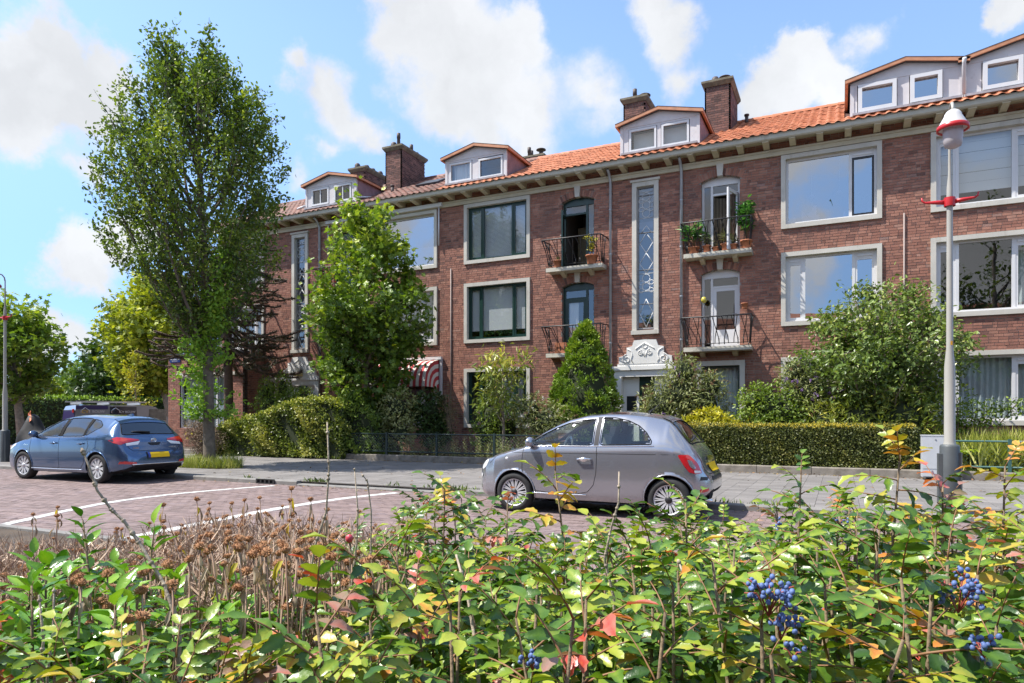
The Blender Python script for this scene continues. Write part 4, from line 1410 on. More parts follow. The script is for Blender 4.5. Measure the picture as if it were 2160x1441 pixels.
class Car:
    def __init__(s, L, top, bot, hw, sh, yr, drop):
        """Tables over x (0 nose .. L tail): centre-line height, underside, half width, shoulder height, half width at the roof edge, drop of that edge."""
        s.L = L
        s.cache = {}
        s.acc = {}
        s.T = [np.array(t, float) for t in (top, bot, hw, sh, yr, drop)]

    def par(s, x):
        return [float(np.interp(x, t[:, 0], t[:, 1])) for t in s.T]

    def section(s, x, n=64):
        key = (round(x, 4 if n != 64 else 3), n)
        if key not in s.cache:
            s.cache[key] = s.make_section(key[0], n)
        return s.cache[key]

    def make_section(s, x, n):
        zt, zb, hw, zs, yr, dr = s.par(x)
        zs = min(zs, zt - .02)
        zr = max(zt - dr, zs + .005)
        yr = min(yr, hw * .97)
        h = zs - zb
        y6, z6 = hw * .955 + (yr - hw * .955) * .40, zs + (zr - zs) * .5
        p = [(0, zb), (hw * .80, zb), (hw * .955, zb + min(.05, h * .12)), (hw * .995, zb + h * .30), (hw, zb + h * .55), (hw * .985, zb + h * .82), (hw * .955, zs),
             (y6, z6), (yr, zr), (yr * .84, zr + (zt - zr) * .55), (yr * .45, zt - (zt - zr) * .12), (0, zt)]
        p = np.array(p)
        # Catmull-Rom through the points
        q = np.vstack([p[0] * [-1, 1] if 0 else p[0], p, p[-1] * [1, 1]])
        q[0] = 2 * p[0] - p[1]; q[-1] = (-p[-2][0], p[-2][1])
        m = len(p) - 1
        per = max(2, n // m)
        out = []
        for i in range(m):
            a, b, c, d = q[i], q[i + 1], q[i + 2], q[i + 3]
            for t in np.linspace(0, 1, per, endpoint=False):
                out.append(.5 * ((2 * b) + (-a + c) * t + (2 * a - 5 * b + 4 * c - d) * t * t + (-a + 3 * b - 3 * c + d) * t ** 3))
        out.append(p[-1])
        o = np.array(out); o[:, 0] = np.maximum(o[:, 0], 0)
        return o

    def side_y(s, x, z):
        x = round(min(max(x, .002), s.L - .002), 3)
        if x not in s.acc:
            o = s.section(x)
            k = int(len(o) * .18)
            zz = np.maximum.accumulate(o[k:, 1])
            s.acc[x] = (zz + np.arange(len(zz)) * 1e-6, o[k:, 0])
        return float(np.interp(z, *s.acc[x]))

    def top_z(s, x, y):
        o = s.section(x)
        k = int(len(o) * .5)
        yy = o[k:, 0][::-1]; zz = o[k:, 1][::-1]
        return float(np.interp(abs(y), yy, zz))

    def inside(s, x, y, z):
        o = s.section(x)
        if z > o[-1, 1] or z < o[0, 1]: return False
        return abs(y) <= s.side_y(x, z)

    def end_x(s, y, z, tail=True):
        a, b = (s.L * .5, s.L) if tail else (s.L * .5, 0.0)
        for _ in range(14):
            m = (a + b) / 2
            if s.inside(m, y, z): a = m
            else: b = m
        return a

    def stations(s, n=110):
        t = np.linspace(0, 1, n)
        x = s.L * (.5 - .5 * np.cos(math.pi * t)) * .55 + s.L * t * .45
        return np.clip(x, .004, s.L - .004)

    def body(s, name, mats, parent, wheels, wr, holes, ns=120, nsec=66):
        xs = s.stations(ns)
        secs = [s.section(x, nsec) for x in xs]
        k = len(secs[0])
        V, keep = [], []
        for x, o in zip(xs, secs):
            for (y, z) in o: V.append((x, y, z))
        V = np.array(V).reshape(ns, k, 3)
        # wheel arches: what lies inside the circle is cut, its rim pulled onto the circle
        cut = np.zeros((ns, k), bool)
        low = V[:, :, 1] > .32
        for (wx, wz) in wheels:
            dx, dz = V[:, :, 0] - wx, V[:, :, 2] - wz
            d = np.hypot(dx, dz)
            ins = (d < wr) & low
            near = (np.abs(d - wr) < .030) & low & (V[:, :, 2] > wz - .18)
            f = wr / np.maximum(d, 1e-6)
            V[:, :, 0] = np.where(near, wx + dx * f, V[:, :, 0]); V[:, :, 2] = np.where(near, wz + dz * f, V[:, :, 2])
            cut |= (d < wr - .002) & low & ~near
        faces, mi = [], []
        idx = lambda i, j, m: (i * k + j) + (ns * k if m else 0)
        for i in range(ns - 1):
            for j in range(k - 1):
                q = [(i, j), (i + 1, j), (i + 1, j + 1), (i, j + 1)]
                if sum(cut[a, b] for a, b in q) >= 1: continue
                c = np.mean([V[a, b] for a, b in q], axis=0)
                if any(h(c) for h in holes): continue
                m_ = 1 if c[2] < s.par(c[0])[1] + .012 else 0
                faces.append([idx(a, b, 0) for a, b in q]); mi.append(m_)
                faces.append([idx(a, b, 1) for a, b in q][::-1]); mi.append(m_)
        W = V.reshape(-1, 3); M = W * [1, -1, 1]
        # close the nose and the tail
        for i, rev in ((0, False), (ns - 1, True)):
            for j in range(k - 1):
                q = [idx(i, j, 0), idx(i, j + 1, 0), idx(i, j + 1, 1), idx(i, j, 1)]
                faces.append(q[::-1] if rev else q); mi.append(0)
        return obj(name, mesh_np(name, np.vstack([W, M]), np.array(faces), mats, smooth=True, mi=mi), parent)

    def patch(s, name, outline, m, parent, side=-1, off=.004, rings=4, mode='side', dens=6):
        """A flat-ended panel following the body: outline in (x,z) on a flank, (y,z) on the tail or nose, (x,y) on top."""
        pts = []
        n = len(outline)
        for i in range(n):
            a, b = np.array(outline[i]), np.array(outline[(i + 1) % n])
            for t in np.linspace(0, 1, dens, endpoint=False): pts.append(a + (b - a) * t)
        pts = np.array(pts); c = pts.mean(0); N_ = len(pts)
        V = []
        for r in range(rings):
            f = 1 - r / rings
            for p in pts: V.append(s.place(c + (p - c) * f, side, off, mode))
        V.append(s.place(c, side, off, mode))
        F = []
        for r in range(rings - 1):
            for i in range(N_): F.append((r * N_ + i, r * N_ + (i + 1) % N_, (r + 1) * N_ + (i + 1) % N_, (r + 1) * N_ + i))
        e = (rings - 1) * N_
        me = bpy.data.meshes.new(name)
        me.from_pydata([tuple(v) for v in V], [], F + [(e + i, e + (i + 1) % N_, len(V) - 1) for i in range(N_)])
        me.polygons.foreach_set('use_smooth', [True] * len(me.polygons)); me.materials.append(m); me.update()
        return obj(name, me, parent)

    def place(s, p, side, off, mode):
        if mode == 'side':
            y = s.side_y(p[0], p[1]); e = .02
            return (p[0], side * (y + off), p[1] + off * .3)
        if mode == 'tail':
            x = s.end_x(p[0], p[1], True); return (x + off, p[0], p[1] + off * .3)
        if mode == 'nose':
            x = s.end_x(p[0], p[1], False); return (x - off, p[0], p[1] + off * .3)
        return (p[0], p[1], s.top_z(p[0], p[1]) + off)

    def line(s, b, outline, r, side=-1, mode='side', closed=False, dens=8, off=0.0, m=0):
        pts = []
        o = list(outline) + ([outline[0]] if closed else [])
        for a, c in zip(o[:-1], o[1:]):
            for t in np.linspace(0, 1, dens, endpoint=False): pts.append(np.array(a) + (np.array(c) - np.array(a)) * t)
        pts.append(np.array(o[-1]))
        b.tube([s.place(p, side, off, mode) for p in pts], r, 5, m=m)


def inpoly(poly):
    P = np.array(poly)
    def f(x, z):
        n = len(P); c = False; j = n - 1
        for i in range(n):
            if (P[i, 1] > z) != (P[j, 1] > z) and x < (P[j, 0] - P[i, 0]) * (z - P[i, 1]) / (P[j, 1] - P[i, 1] + 1e-12) + P[i, 0]: c = not c
            j = i
        return c
    return f


def shrink(poly, d):
    P = np.array(poly, float); c = P.mean(0)
    v = c - P; l = np.linalg.norm(v, axis=1, keepdims=True)
    return P + v / l * d


def smooth_poly(poly, n=3, k=.9):
    """Rounds an outline's corners (Chaikin)."""
    P = [np.array(p, float) for p in poly]
    for _ in range(n):
        Q = []
        for i in range(len(P)):
            a, b = P[i], P[(i + 1) % len(P)]
            Q += [a * k + b * (1 - k), a * (1 - k) + b * k]
        P = Q
    return P


def wheel(parent, x, y, z, r, rim_r, spokes, side, style, width=.185, turn=0.0):
    b = MB(); w = width
    b.lathe([(rim_r - .01, -w / 2 + .02), (rim_r + .01, -w / 2), (r - .035, -w / 2), (r - .008, -w / 2 + .025), (r, -w / 2 + .05), (r, w / 2 - .05), (r - .008, w / 2 - .025), (r - .035, w / 2), (rim_r, w / 2), (rim_r - .01, w / 2 - .02)], (0, 0, 0), 40, axis='Y')
    t = b.build('wheel', tyre_m, parent, (x, y, z), (0, 0, turn))
    m = MB(); o = side * (w / 2 - .012)
    prof = [(rim_r + .012, o), (rim_r - .012, o - side * .002), (rim_r - .022, o - side * .03), (rim_r - .026, o - side * .10)]
    m.lathe(prof, (0, 0, 0), 40, axis='Y')
    for i in range(spokes):
        a = 2 * math.pi * i / spokes
        if style == 'vee':
            legs = ((-.085, -.02), (.085, .02))
        else:
            legs = ((-.10, .06), (.10, .13)) if i % 1 == 0 else ()
        for d0, d1 in legs:
            a0, a1 = a + d1 * (.6 if style != 'vee' else 1), a + d0
            p0 = Vector((.045 * math.cos(a0), o - side * .022, .045 * math.sin(a0))); p1 = Vector(((rim_r - .012) * math.cos(a1), o - side * .012, (rim_r - .012) * math.sin(a1)))
            d = (p1 - p0); tn = Vector((-d.z, 0, d.x)).normalized()
            wd = .0085 if style == 'vee' else .014
            m.obox((p0 + p1) / 2, d / 2, Vector((0, .009, 0)), tn * wd)
    m.build('rim', rim_m, t)
    k = MB(); k.lathe([(rim_r - .03, o - side * .055), (0, o - side * .06)], (0, 0, 0), 24, axis='Y'); k.build('brake_disc', under_m, t)
    h = MB(); h.lathe([(.05, o - side * .012), (.044, o), (.0, o + side * .003)], (0, 0, 0), 20, axis='Y'); h.build('hub_cap', dark_m if style == 'vee' else rim_m, t)
    return t


def well(parent, x, z, r, hw):
    b = MB(); n = 22
    pts = [(x + r * math.cos(t), z + r * math.sin(t)) for t in np.linspace(-.35, math.pi + .35, n)]
    for s in (-1, 1):
        b = MB()
        y0, y1 = s * (hw - .03), s * (hw - .36)
        v = [(p[0], y0, p[1]) for p in pts] + [(p[0], y1, p[1]) for p in pts]
        b.add(v, [(i, i + 1, n + i + 1, n + i) for i in range(n - 1)] + [tuple(range(n, 2 * n))])
        b.build('wheel_well', under_m, parent)


def mirror(parent, x, y, z, side, m):
    b = MB(); b.ball((x, y + side * .10, z + .03), (.065, .11, .078), 12); o = b.build('wing_mirror', m, parent)
    MB().tube([(x, y - side * .01, z - .05), (x, y + side * .05, z - .02), (x, y + side * .08, z + .0)], [.03, .024, .03], 7).build('mirror_foot', dark_m, o)
    return o


def flat_text(body, size, m, parent, loc, rot, name='badge_lettering', shear=0.0):
    cu = bpy.data.curves.new(name, 'FONT'); cu.body = body; cu.size = size; cu.extrude = .002; cu.align_x = 'CENTER'; cu.shear = shear
    tmp = bpy.data.objects.new('tmp', cu); COL.objects.link(tmp)
    dg = bpy.context.evaluated_depsgraph_get()
    me = bpy.data.meshes.new_from_object(tmp.evaluated_get(dg)); bpy.data.objects.remove(tmp)
    me.materials.clear(); me.materials.append(m)
    return obj(name, me, parent, loc, rot)


# ------------------------------------------------------------------ the small grey hatchback
def small_car():
    t = thing('parked_car', 'small rounded metallic grey three-door hatchback parked in front of the clipped hedge', 'car', (-5.13, 9.97, 0), 0)
    pm = paint('grey_metallic', (.37, .385, .43), .22, .72)
    L = 3.57
    C = Car(L,
        top=[(0, .56), (.02, .63), (.06, .70), (.14, .775), (.3, .845), (.5, .905), (.68, .95), (.80, .985), (.95, 1.075), (1.15, 1.205), (1.37, 1.325), (1.55, 1.40), (1.80, 1.46), (2.1, 1.488), (2.4, 1.485), (2.7, 1.455), (2.9, 1.415), (3.0, 1.375), (3.08, 1.30), (3.18, 1.18), (3.28, 1.06), (3.36, .97), (3.42, .88), (3.455, .80), (3.48, .72), (3.53, .665), (3.555, .63), (3.57, .58)],
        bot=[(0, .40), (.02, .30), (.06, .24), (.2, .20), (.5, .19), (1.2, .20), (2.6, .20), (3.1, .23), (3.35, .28), (3.5, .34), (3.57, .42)],
        hw=[(0, .30), (.02, .42), (.06, .53), (.12, .61), (.22, .69), (.38, .752), (.6, .795), (.9, .810), (1.6, .813), (2.4, .813), (2.9, .808), (3.1, .79), (3.25, .755), (3.38, .70), (3.46, .64), (3.52, .56), (3.555, .46), (3.57, .34)],
        sh=[(0, .5), (.06, .62), (.2, .74), (.5, .83), (.9, .93), (1.3, .965), (2.0, .985), (2.7, 1.005), (3.0, 1.0), (3.2, .97), (3.36, .86), (3.46, .68), (3.57, .5)],
        yr=[(0, .2), (.1, .42), (.3, .58), (.6, .66), (.78, .69), (.95, .665), (1.38, .585), (2.0, .555), (2.6, .545), (2.9, .53), (3.1, .56), (3.3, .60), (3.45, .52), (3.57, .25)],
        drop=[(0, .03), (.3, .05), (.8, .06), (1.0, .05), (1.3, .06), (1.6, .075), (2.0, .085), (2.6, .09), (2.95, .09), (3.1, .06), (3.4, .05), (3.57, .03)])
    wheels = [(.745, .29), (3.045, .29)]
    zr_ = lambda x: C.par(x)[0] - C.par(x)[5] - .012
    front = [(.80, .985), (1.97, 1.005)] + [(x, zr_(x)) for x in (1.97, 1.75, 1.55, 1.35, 1.15, .98)]
    rear = [(2.07, 1.01), (2.80, 1.035), (2.80, 1.08), (2.72, 1.19), (2.60, 1.285), (2.44, 1.355), (2.25, 1.395), (2.07, 1.40)]
    wf, wr_ = smooth_poly(front, 1, .93), smooth_poly(rear, 1, .93)
    f1, f2 = inpoly(shrink(wf, .012)), inpoly(shrink(wr_, .012))
    ws = inpoly([(.88, -.60), (1.34, -.50), (1.34, .50), (.88, .60)]); rw = inpoly([(3.02, -.44), (3.27, -.50), (3.27, .50), (3.02, .44)])
    def h_side(c): return abs(c[1]) > .4 and (f1(c[0], c[2]) or f2(c[0], c[2]))
    def h_top(c): return c[2] > C.par(c[0])[0] - C.par(c[0])[5] - .005 and (ws(c[0], c[1]) or rw(c[0], c[1]))
    body = C.body('body', [pm, under_m], t, wheels, .335, [h_side, h_top], 150, 77)
    for s in (-1, 1):
        C.patch('side_window', [tuple(p) for p in wf], carglass_m, t, s, -.003, dens=2)
        C.patch('side_window', [tuple(p) for p in wr_], carglass_m, t, s, -.003, dens=2)
        b = MB()
        C.line(b, [tuple(p) for p in wf], .0095, s, closed=True, dens=2, off=-.002); C.line(b, [tuple(p) for p in wr_], .0095, s, closed=True, dens=2, off=-.002)
        b.build('window_trim', trim_m, t)
        b = MB(); C.line(b, [(.74, .976), (1.4, .988), (2.0, .994), (2.84, 1.012)], .0085, s, off=.003); b.build('chrome_strip', chrome_m, t)
        pl = C.patch('pillar', [(1.985, 1.0), (2.055, 1.0), (2.055, 1.41), (1.985, 1.405)], mat('pillar_grey', (.06, .06, .065), .6, spec=.2), t, s, .002, dens=5)
        # door outline, crease and sill strip
        b = MB()
        C.line(b, [(.90, .99), (.88, .80), (.885, .62), (1.05, .45), (1.10, .335), (1.3, .315), (1.75, .315), (1.90, .35), (1.99, .45), (2.03, .62), (2.035, .8), (2.03, 1.0)], .0055, s, off=-.002)
        C.line(b, [(.30, .71), (.42, .815), (.55, .86)], .004, s, off=-.001)
        C.line(b, [(.66, .885), (1.0, .882), (2.0, .893), (3.12, .90)], .0045, s, off=-.002)  # no gap here: the crease's shade drawn as a dark line
        b.build('panel_gap', under_m, t)
        b = MB(); C.line(b, [(1.05, .300), (1.4, .295), (1.88, .30)], .012, s, off=.004); b.build('sill_strip', chrome_m, t)
        hb = MB(); y = C.side_y(1.85, .80)
        hb.tube([(1.74, s * (y + .005), .805), (1.77, s * (y + .04), .81), (1.92, s * (y + .04), .815), (1.96, s * (y + .005), .815)], .014, 7); hb.ball((1.845, s * (y - .012), .80), (.075, .02, .04), 10)
        hb.build('door_handle', chrome_m, t)
        rg = MB(); y0 = C.side_y(.55, .62); rg.ball((.62, s * (C.side_y(.62, .80) + .001), .79), (.028, .008, .024), 8); rg.build('indicator', clearlamp_m, t)
        # lamps
        C.patch('tail_lamp', smooth_poly([(3.16, .895), (3.30, .90), (3.40, .80), (3.462, .655), (3.40, .64), (3.31, .665), (3.24, .76)], 2), red_m, t, s, .012, dens=2)
        C.patch('tail_lamp_centre', smooth_poly([(3.285, .83), (3.34, .82), (3.395, .72), (3.37, .70), (3.32, .74)], 2), pm, t, s, .019, dens=2)
        C.patch('reversing_lamp', smooth_poly([(3.37, .688), (3.44, .685), (3.452, .66), (3.38, .652)], 2), clearlamp_m, t, s, .017, dens=2)
        C.patch('headlamp', smooth_poly([(.075, .66), (.13, .73), (.25, .79), (.27, .74), (.22, .65), (.13, .60)], 2), clearlamp_m, t, s, .004, dens=2)
        C.patch('side_lamp', smooth_poly([(.06, .52), (.10, .555), (.14, .53), (.13, .49), (.08, .475)], 2), clearlamp_m, t, s, .012, dens=2)
        C.patch('rear_reflector', [(3.40, .385), (3.53, .40), (3.535, .45), (3.42, .43)], red_m, t, s, .004, dens=3)
        mirror(t, 1.02, s * C.side_y(1.02, 1.01), 1.01, s, pm)
        lip = MB()
        for wx, wz in wheels:
            pts = [(wx + .338 * math.cos(a), wz + .338 * math.sin(a)) for a in np.linspace(-.2, math.pi + .2, 26)]
            lip.tube([C.place(p, s, .002, 'side') for p in pts], .010, 5)
        lip.build('arch_lip', pm, t)
    ye = [(-.42, 1.295), (.42, 1.295), (.50, 1.06), (-.50, 1.06)]
    C.patch('windscreen', smooth_poly([(.87, -.61), (1.35, -.525), (1.35, .525), (.87, .61)], 2), carglass_m, t, 1, -.004, mode='top', dens=3, rings=5)
    C.patch('rear_window', smooth_poly([(3.0, -.45), (3.29, -.53), (3.29, .53), (3.0, .45)], 2), privacy_m, t, 1, .0, mode='top', dens=3, rings=5)
    b = MB(); C.line(b, smooth_poly([(3.0, -.45), (3.29, -.53), (3.29, .53), (3.0, .45)], 2), .012, 1, 'top', True, 2); b.build('glass_seal', trim_m, t); b = MB(); C.line(b, smooth_poly([(.87, -.61), (1.35, -.525), (1.35, .525), (.87, .61)], 2), .011, 1, 'top', True, 2); b.build('glass_seal', trim_m, t)
    C.patch('roof_panel', [(1.62, -.42), (2.45, -.44), (2.45, .44), (1.62, .42)], mat('black_roof_glass', (.012, .012, .014), .08, coat=1), t, 1, .002, mode='top')
    C.patch('spoiler', [(2.86, -.40), (3.03, -.46), (3.03, .46), (2.86, .40)], pm, t, 1, .018, mode='top')
    MB().tube([(3.24, .02, C.top_z(3.24, 0) + .02), (3.26, -.15, C.top_z(3.26, .15) + .025), (3.27, -.36, C.top_z(3.27, .36) + .02)], [.028, .016, .008], 6).build('rear_wiper', dark_m, t)
    MB().tube([(2.58, 0, 1.475), (2.66, 0, 1.53), (2.80, 0, 1.66)], [.024, .006, .003], 6).build('aerial', dark_m, t)
    # tail: lamp bar over the plate, plate, bumper mouldings, exhaust
    C.patch('plate', [(-.26, .66), (.26, .66), (.26, .77), (-.26, .77)], plate_m, t, 1, .016, mode='tail')
    C.patch('tailgate_handle', smooth_poly([(-.20, .81), (.20, .81), (.19, .86), (-.19, .86)], 2), chrome_m, t, 1, .022, mode='tail', dens=2)
    C.patch('bumper_moulding', [(-.36, .545), (.36, .545), (.36, .60), (-.36, .60)], dark_m, t, 1, .006, mode='tail')
    for s in (-1, 1):
        C.patch('bumper_moulding', [(3.44, .555), (3.52, .555), (3.525, .60), (3.45, .605)], dark_m, t, s, .006)
    b = MB(); C.line(b, [(.985, .0), (.99, .0)], .001, 1, 'side'); 
    MB().tube([(3.40, -.42, .27), (3.56, -.42, .27)], .024, 10).build('exhaust_pipe', chrome_m, t)
    b = MB()
    C.line(b, [(-.55, .92), (-.52, .70), (-.40, .635), (.40, .635), (.52, .70), (.55, .92)], .005, 1, 'tail', off=-.001); b.build('tailgate_gap', under_m, t)
    y = C.side_y(.80, .875)
    flat_text('Dolcevita', .055, chrome_m, t, (.75, -(C.side_y(.75, .915) + .004), .905), (R(78), 0, R(0)), shear=.3)
    # cabin
    it = MB(); it.box(.95, 3.0, -.70, .70, .30, .34); it.build('cabin_floor', under_m, t)
    for y_ in (-.35, .35):
        st = MB(); st.ball((1.83, y_, .62), (.26, .23, .12), 12); st.obox((2.06, y_, .88), (.06, 0, -.015), (0, .20, 0), (.07, 0, .27)); st.obox((2.16, y_, 1.20), (.04, 0, 0), (0, .11, 0), (.02, 0, .07)); st.build('seat', seat_m, t)
    rs = MB(); rs.obox((2.72, 0, .88), (.06, 0, 0), (0, .58, 0), (.06, 0, .25)); rs.box(2.35, 2.7, -.6, .6, .45, .62); rs.build('rear_seat', seatdark_m, t)
    ds = MB(); ds.box(.95, 1.22, -.68, .68, .70, .98); ds.build('dashboard', dark_m, t)
    sw = MB(); sw.tube([(1.44 + .05 * math.sin(a), -.36 + .17 * math.cos(a), .97 + .17 * math.sin(a)) for a in np.linspace(0, 2 * math.pi, 21)], .016, 6); sw.tube([(1.30, -.36, .90), (1.44, -.36, .97)], .03, 6); sw.build('steering_wheel', cream_in_m, t)
    for i, (wx, wz) in enumerate(wheels):
        for s in (-1, 1): wheel(t, wx, s * .715, wz, .293, .205, 14, s, 'vee', .18)
        well(t, wx, wz, .335, .80)
    return t, C


fiat, CF = small_car()


# ------------------------------------------------------------------ the blue five-door hatchback
def blue_car():
    t = thing('parked_car', 'metallic blue five-door hatchback seen from behind, parked left of the tall street tree', 'car', (-17.77, 10.06, 0), R(.6))
    pm = paint('blue_metallic', (.075, .135, .25), .20, .65)
    L = 4.33
    C = Car(L,
        top=[(0, .60), (.03, .66), (.1, .72), (.25, .78), (.5, .85), (.8, .92), (1.05, .98), (1.2, 1.06), (1.5, 1.225), (1.8, 1.36), (2.0, 1.42), (2.3, 1.465), (2.6, 1.475), (3.0, 1.465), (3.4, 1.435), (3.65, 1.40), (3.80, 1.355), (3.86, 1.28), (3.93, 1.18), (4.0, 1.08), (4.07, 1.0), (4.13, .94), (4.18, .86), (4.22, .76), (4.255, .68), (4.30, .64), (4.325, .60), (4.33, .56)],
        bot=[(0, .38), (.03, .28), (.1, .22), (.4, .18), (3.6, .20), (4.0, .25), (4.2, .30), (4.3, .36), (4.33, .42)],
        hw=[(0, .40), (.03, .54), (.08, .64), (.16, .72), (.3, .795), (.5, .84), (.8, .868), (1.3, .878), (2.5, .88), (3.5, .88), (3.8, .872), (3.98, .85), (4.1, .82), (4.2, .76), (4.27, .68), (4.31, .58), (4.33, .44)],
        sh=[(0, .5), (.1, .64), (.4, .76), (.9, .88), (1.3, .92), (2.2, .955), (3.2, .985), (3.7, 1.0), (3.95, .98), (4.1, .89), (4.2, .72), (4.33, .5)],
        yr=[(0, .25), (.2, .55), (.5, .66), (1.0, .74), (1.3, .70), (1.8, .60), (2.4, .575), (3.2, .565), (3.7, .55), (3.85, .60), (4.05, .70), (4.2, .62), (4.33, .3)],
        drop=[(0, .03), (.5, .04), (1.1, .04), (1.6, .06), (2.0, .08), (2.6, .09), (3.3, .09), (3.75, .08), (3.9, .05), (4.33, .03)])
    wheels = [(.93, .318), (3.53, .318)]
    wa = [(1.24, .985), (2.20, .985), (2.17, 1.375), (1.98, 1.345), (1.72, 1.245), (1.48, 1.115)]
    wb_ = [(2.30, .988), (3.02, 1.0), (3.06, 1.10), (2.99, 1.375), (2.7, 1.392), (2.27, 1.385)]
    wc = [(3.09, 1.03), (3.14, 1.02), (3.46, 1.19), (3.44, 1.24), (3.28, 1.325), (3.07, 1.368)]
    wins = [smooth_poly(w, 1, .93) for w in (wa, wb_, wc)]
    fs = [inpoly(shrink(w, .012)) for w in wins]
    ws = inpoly([(1.16, -.66), (1.76, -.55), (1.76, .55), (1.16, .66)])
    rw = inpoly([(3.83, -.52), (4.01, -.60), (4.01, .60), (3.83, .52)])
    def h_side(c): return abs(c[1]) > .4 and any(f(c[0], c[2]) for f in fs)
    def h_top(c): return c[2] > C.par(c[0])[0] - C.par(c[0])[5] - .01 and (ws(c[0], c[1]) or rw(c[0], c[1]))
    C.body('body', [pm, under_m], t, wheels, .358, [h_side, h_top], 150, 77)
    for s in (-1, 1):
        for i, w in enumerate(wins): C.patch('side_window', w, carglass_m if i == 0 else privacy_m, t, s, -.003, dens=2)
        b = MB()
        for w in wins: C.line(b, w, .010, s, closed=True, dens=2, off=-.002)
        b.build('window_trim', trim_m, t)
        C.patch('pillar', [(2.19, .985), (2.31, .988), (2.28, 1.385), (2.16, 1.375)], trim_m, t, s, .003, dens=5)
        C.patch('pillar', [(3.03, 1.0), (3.10, 1.02), (3.08, 1.365), (2.98, 1.375)], trim_m, t, s, .003, dens=5)
        b = MB(); C.line(b, [(1.22, .962), (2.2, .964), (3.1, .985)], .007, s, off=.003); b.build('chrome_strip', chrome_m, t)
        b = MB()
        C.line(b, [(1.20, .93), (1.19, .6), (1.22, .36), (1.34, .30), (2.25, .30)], .0055, s, off=-.002)
        C.line(b, [(2.235, .96), (2.25, .6), (2.25, .30)], .0055, s, off=-.002)
        C.line(b, [(2.25, .30), (3.0, .31), (3.10, .42), (3.17, .62), (3.26, .80), (3.18, .99)], .0055, s, off=-.002)
        C.line(b, [(.20, .68), (.5, .81), (1.0, .90), (1.2, .925)], .0045, s, off=-.002)
        b.build('panel_gap', under_m, t)
        b = MB(); C.line(b, [(1.25, .265), (2.2, .265), (3.05, .275)], .014, s, off=.003); b.build('sill_strip', mat('sill_light', (.45, .5, .6), .3, metal=.4), t)
        for hx in (2.06, 3.0):
            hb = MB(); y = C.side_y(hx, .84)
            hb.tube([(hx - .09, s * (y + .004), .835), (hx - .06, s * (y + .036), .84), (hx + .08, s * (y + .036), .845), (hx + .11, s * (y + .004), .845)], .014, 7); hb.build('door_handle', pm, t)
            cu_ = MB(); cu_.ball((hx, s * (y - .014), .825), (.09, .02, .05), 10); cu_.build('handle_cup', dark_m, t)
        C.patch('headlamp', smooth_poly([(.10, .64), (.30, .74), (.62, .82), (.60, .76), (.35, .66), (.15, .60)], 1), clearlamp_m, t, s, .004, dens=3)
        C.patch('rear_reflector', [(4.13, .42), (4.24, .425), (4.25, .47), (4.16, .475)], red_m, t, s, .006, dens=3)
        mirror(t, 1.42, s * C.side_y(1.42, .97), 1.0, s, pm)
        lip = MB()
        for wx, wz in wheels:
            pts = [(wx + .36 * math.cos(a), wz + .36 * math.sin(a)) for a in np.linspace(-.2, math.pi + .2, 26)]
            lip.tube([C.place(p, s, .002, 'side') for p in pts], .010, 5)
        lip.build('arch_lip', pm, t)
        # inner tail lamp on the tailgate: red over clear
        C.patch('tail_lamp', [(s * .34, .905), (s * .34, .93), (s * .60, .965), (s * .76, .985), (s * .815, .965), (s * .845, .91), (s * .825, .86), (s * .77, .82), (s * .66, .86)], red_m, t, 1, .010, mode='tail', dens=5, rings=6)
        C.patch('reversing_lamp', [(s * .66, .80), (s * .40, .82), (s * .32, .898), (s * .655, .853)], clearlamp_m, t, 1, .009, mode='tail')
        C.patch('fog_lamp', [(s * .50, .405), (s * .74, .42), (s * .74, .48), (s * .52, .455)], red_m, t, 1, .006, mode='tail')
    C.patch('windscreen', smooth_poly([(1.15, -.68), (1.78, -.565), (1.78, .565), (1.15, .68)], 2), carglass_m, t, 1, -.004, mode='top', dens=3, rings=5)
    C.patch('rear_window', smooth_poly([(3.815, -.53), (4.03, -.64), (4.03, .64), (3.815, .53)], 2), privacy_m, t, 1, .002, mode='top', dens=3, rings=6)
    C.patch('spoiler', [(3.55, -.50), (3.86, -.56), (3.86, .56), (3.55, .50)], pm, t, 1, .022, mode='top')
    b = MB(); C.line(b, smooth_poly([(3.815, -.53), (4.03, -.64), (4.03, .64), (3.815, .53)], 2), .012, 1, 'top', True, 2); b.build('glass_seal', trim_m, t)
    MB().tube([(4.03, .0, C.top_z(4.03, 0) + .03), (4.01, -.2, C.top_z(4.01, .2) + .035), (4.0, -.40, C.top_z(4.0, .4) + .03)], [.025, .016, .008], 6).build('rear_wiper', dark_m, t)
    MB().prism([(3.30, 1.44), (3.52, 1.42), (3.47, 1.49)], -.025, .025).build('shark_fin', pm, t)
    C.patch('plate', [(-.20, .535), (.26, .535), (.26, .645), (-.20, .645)], plate_m, t, 1, .02, mode='tail')
    C.patch('plate_band', [(-.255, .535), (-.205, .535), (-.205, .645), (-.255, .645)], plateblue_m, t, 1, .021, mode='tail')
    C.patch('plate_frame', [(-.275, .52), (.275, .52), (.275, .66), (-.275, .66)], dark_m, t, 1, .012, mode='tail')
    C.patch('bumper_insert', [(-.55, .30), (.55, .30), (.62, .40), (-.62, .40)], dark_m, t, 1, .006, mode='tail')
    b = MB(); C.line(b, [(-.60, .405), (.60, .405)], .014, 1, 'tail', off=.006); b.build('bumper_strip', chrome_m, t)
    b = MB(); C.line(b, [(-.66, .95), (-.62, .76), (-.52, .69), (.52, .69), (.62, .76), (.66, .95)], .006, 1, 'tail', off=-.001); b.build('tailgate_gap', under_m, t)
    C.patch('tailgate_recess', smooth_poly([(-.17, .86), (.17, .86), (.10, .80), (-.10, .80)], 2), dark_m, t, 1, .006, mode='tail', dens=2)
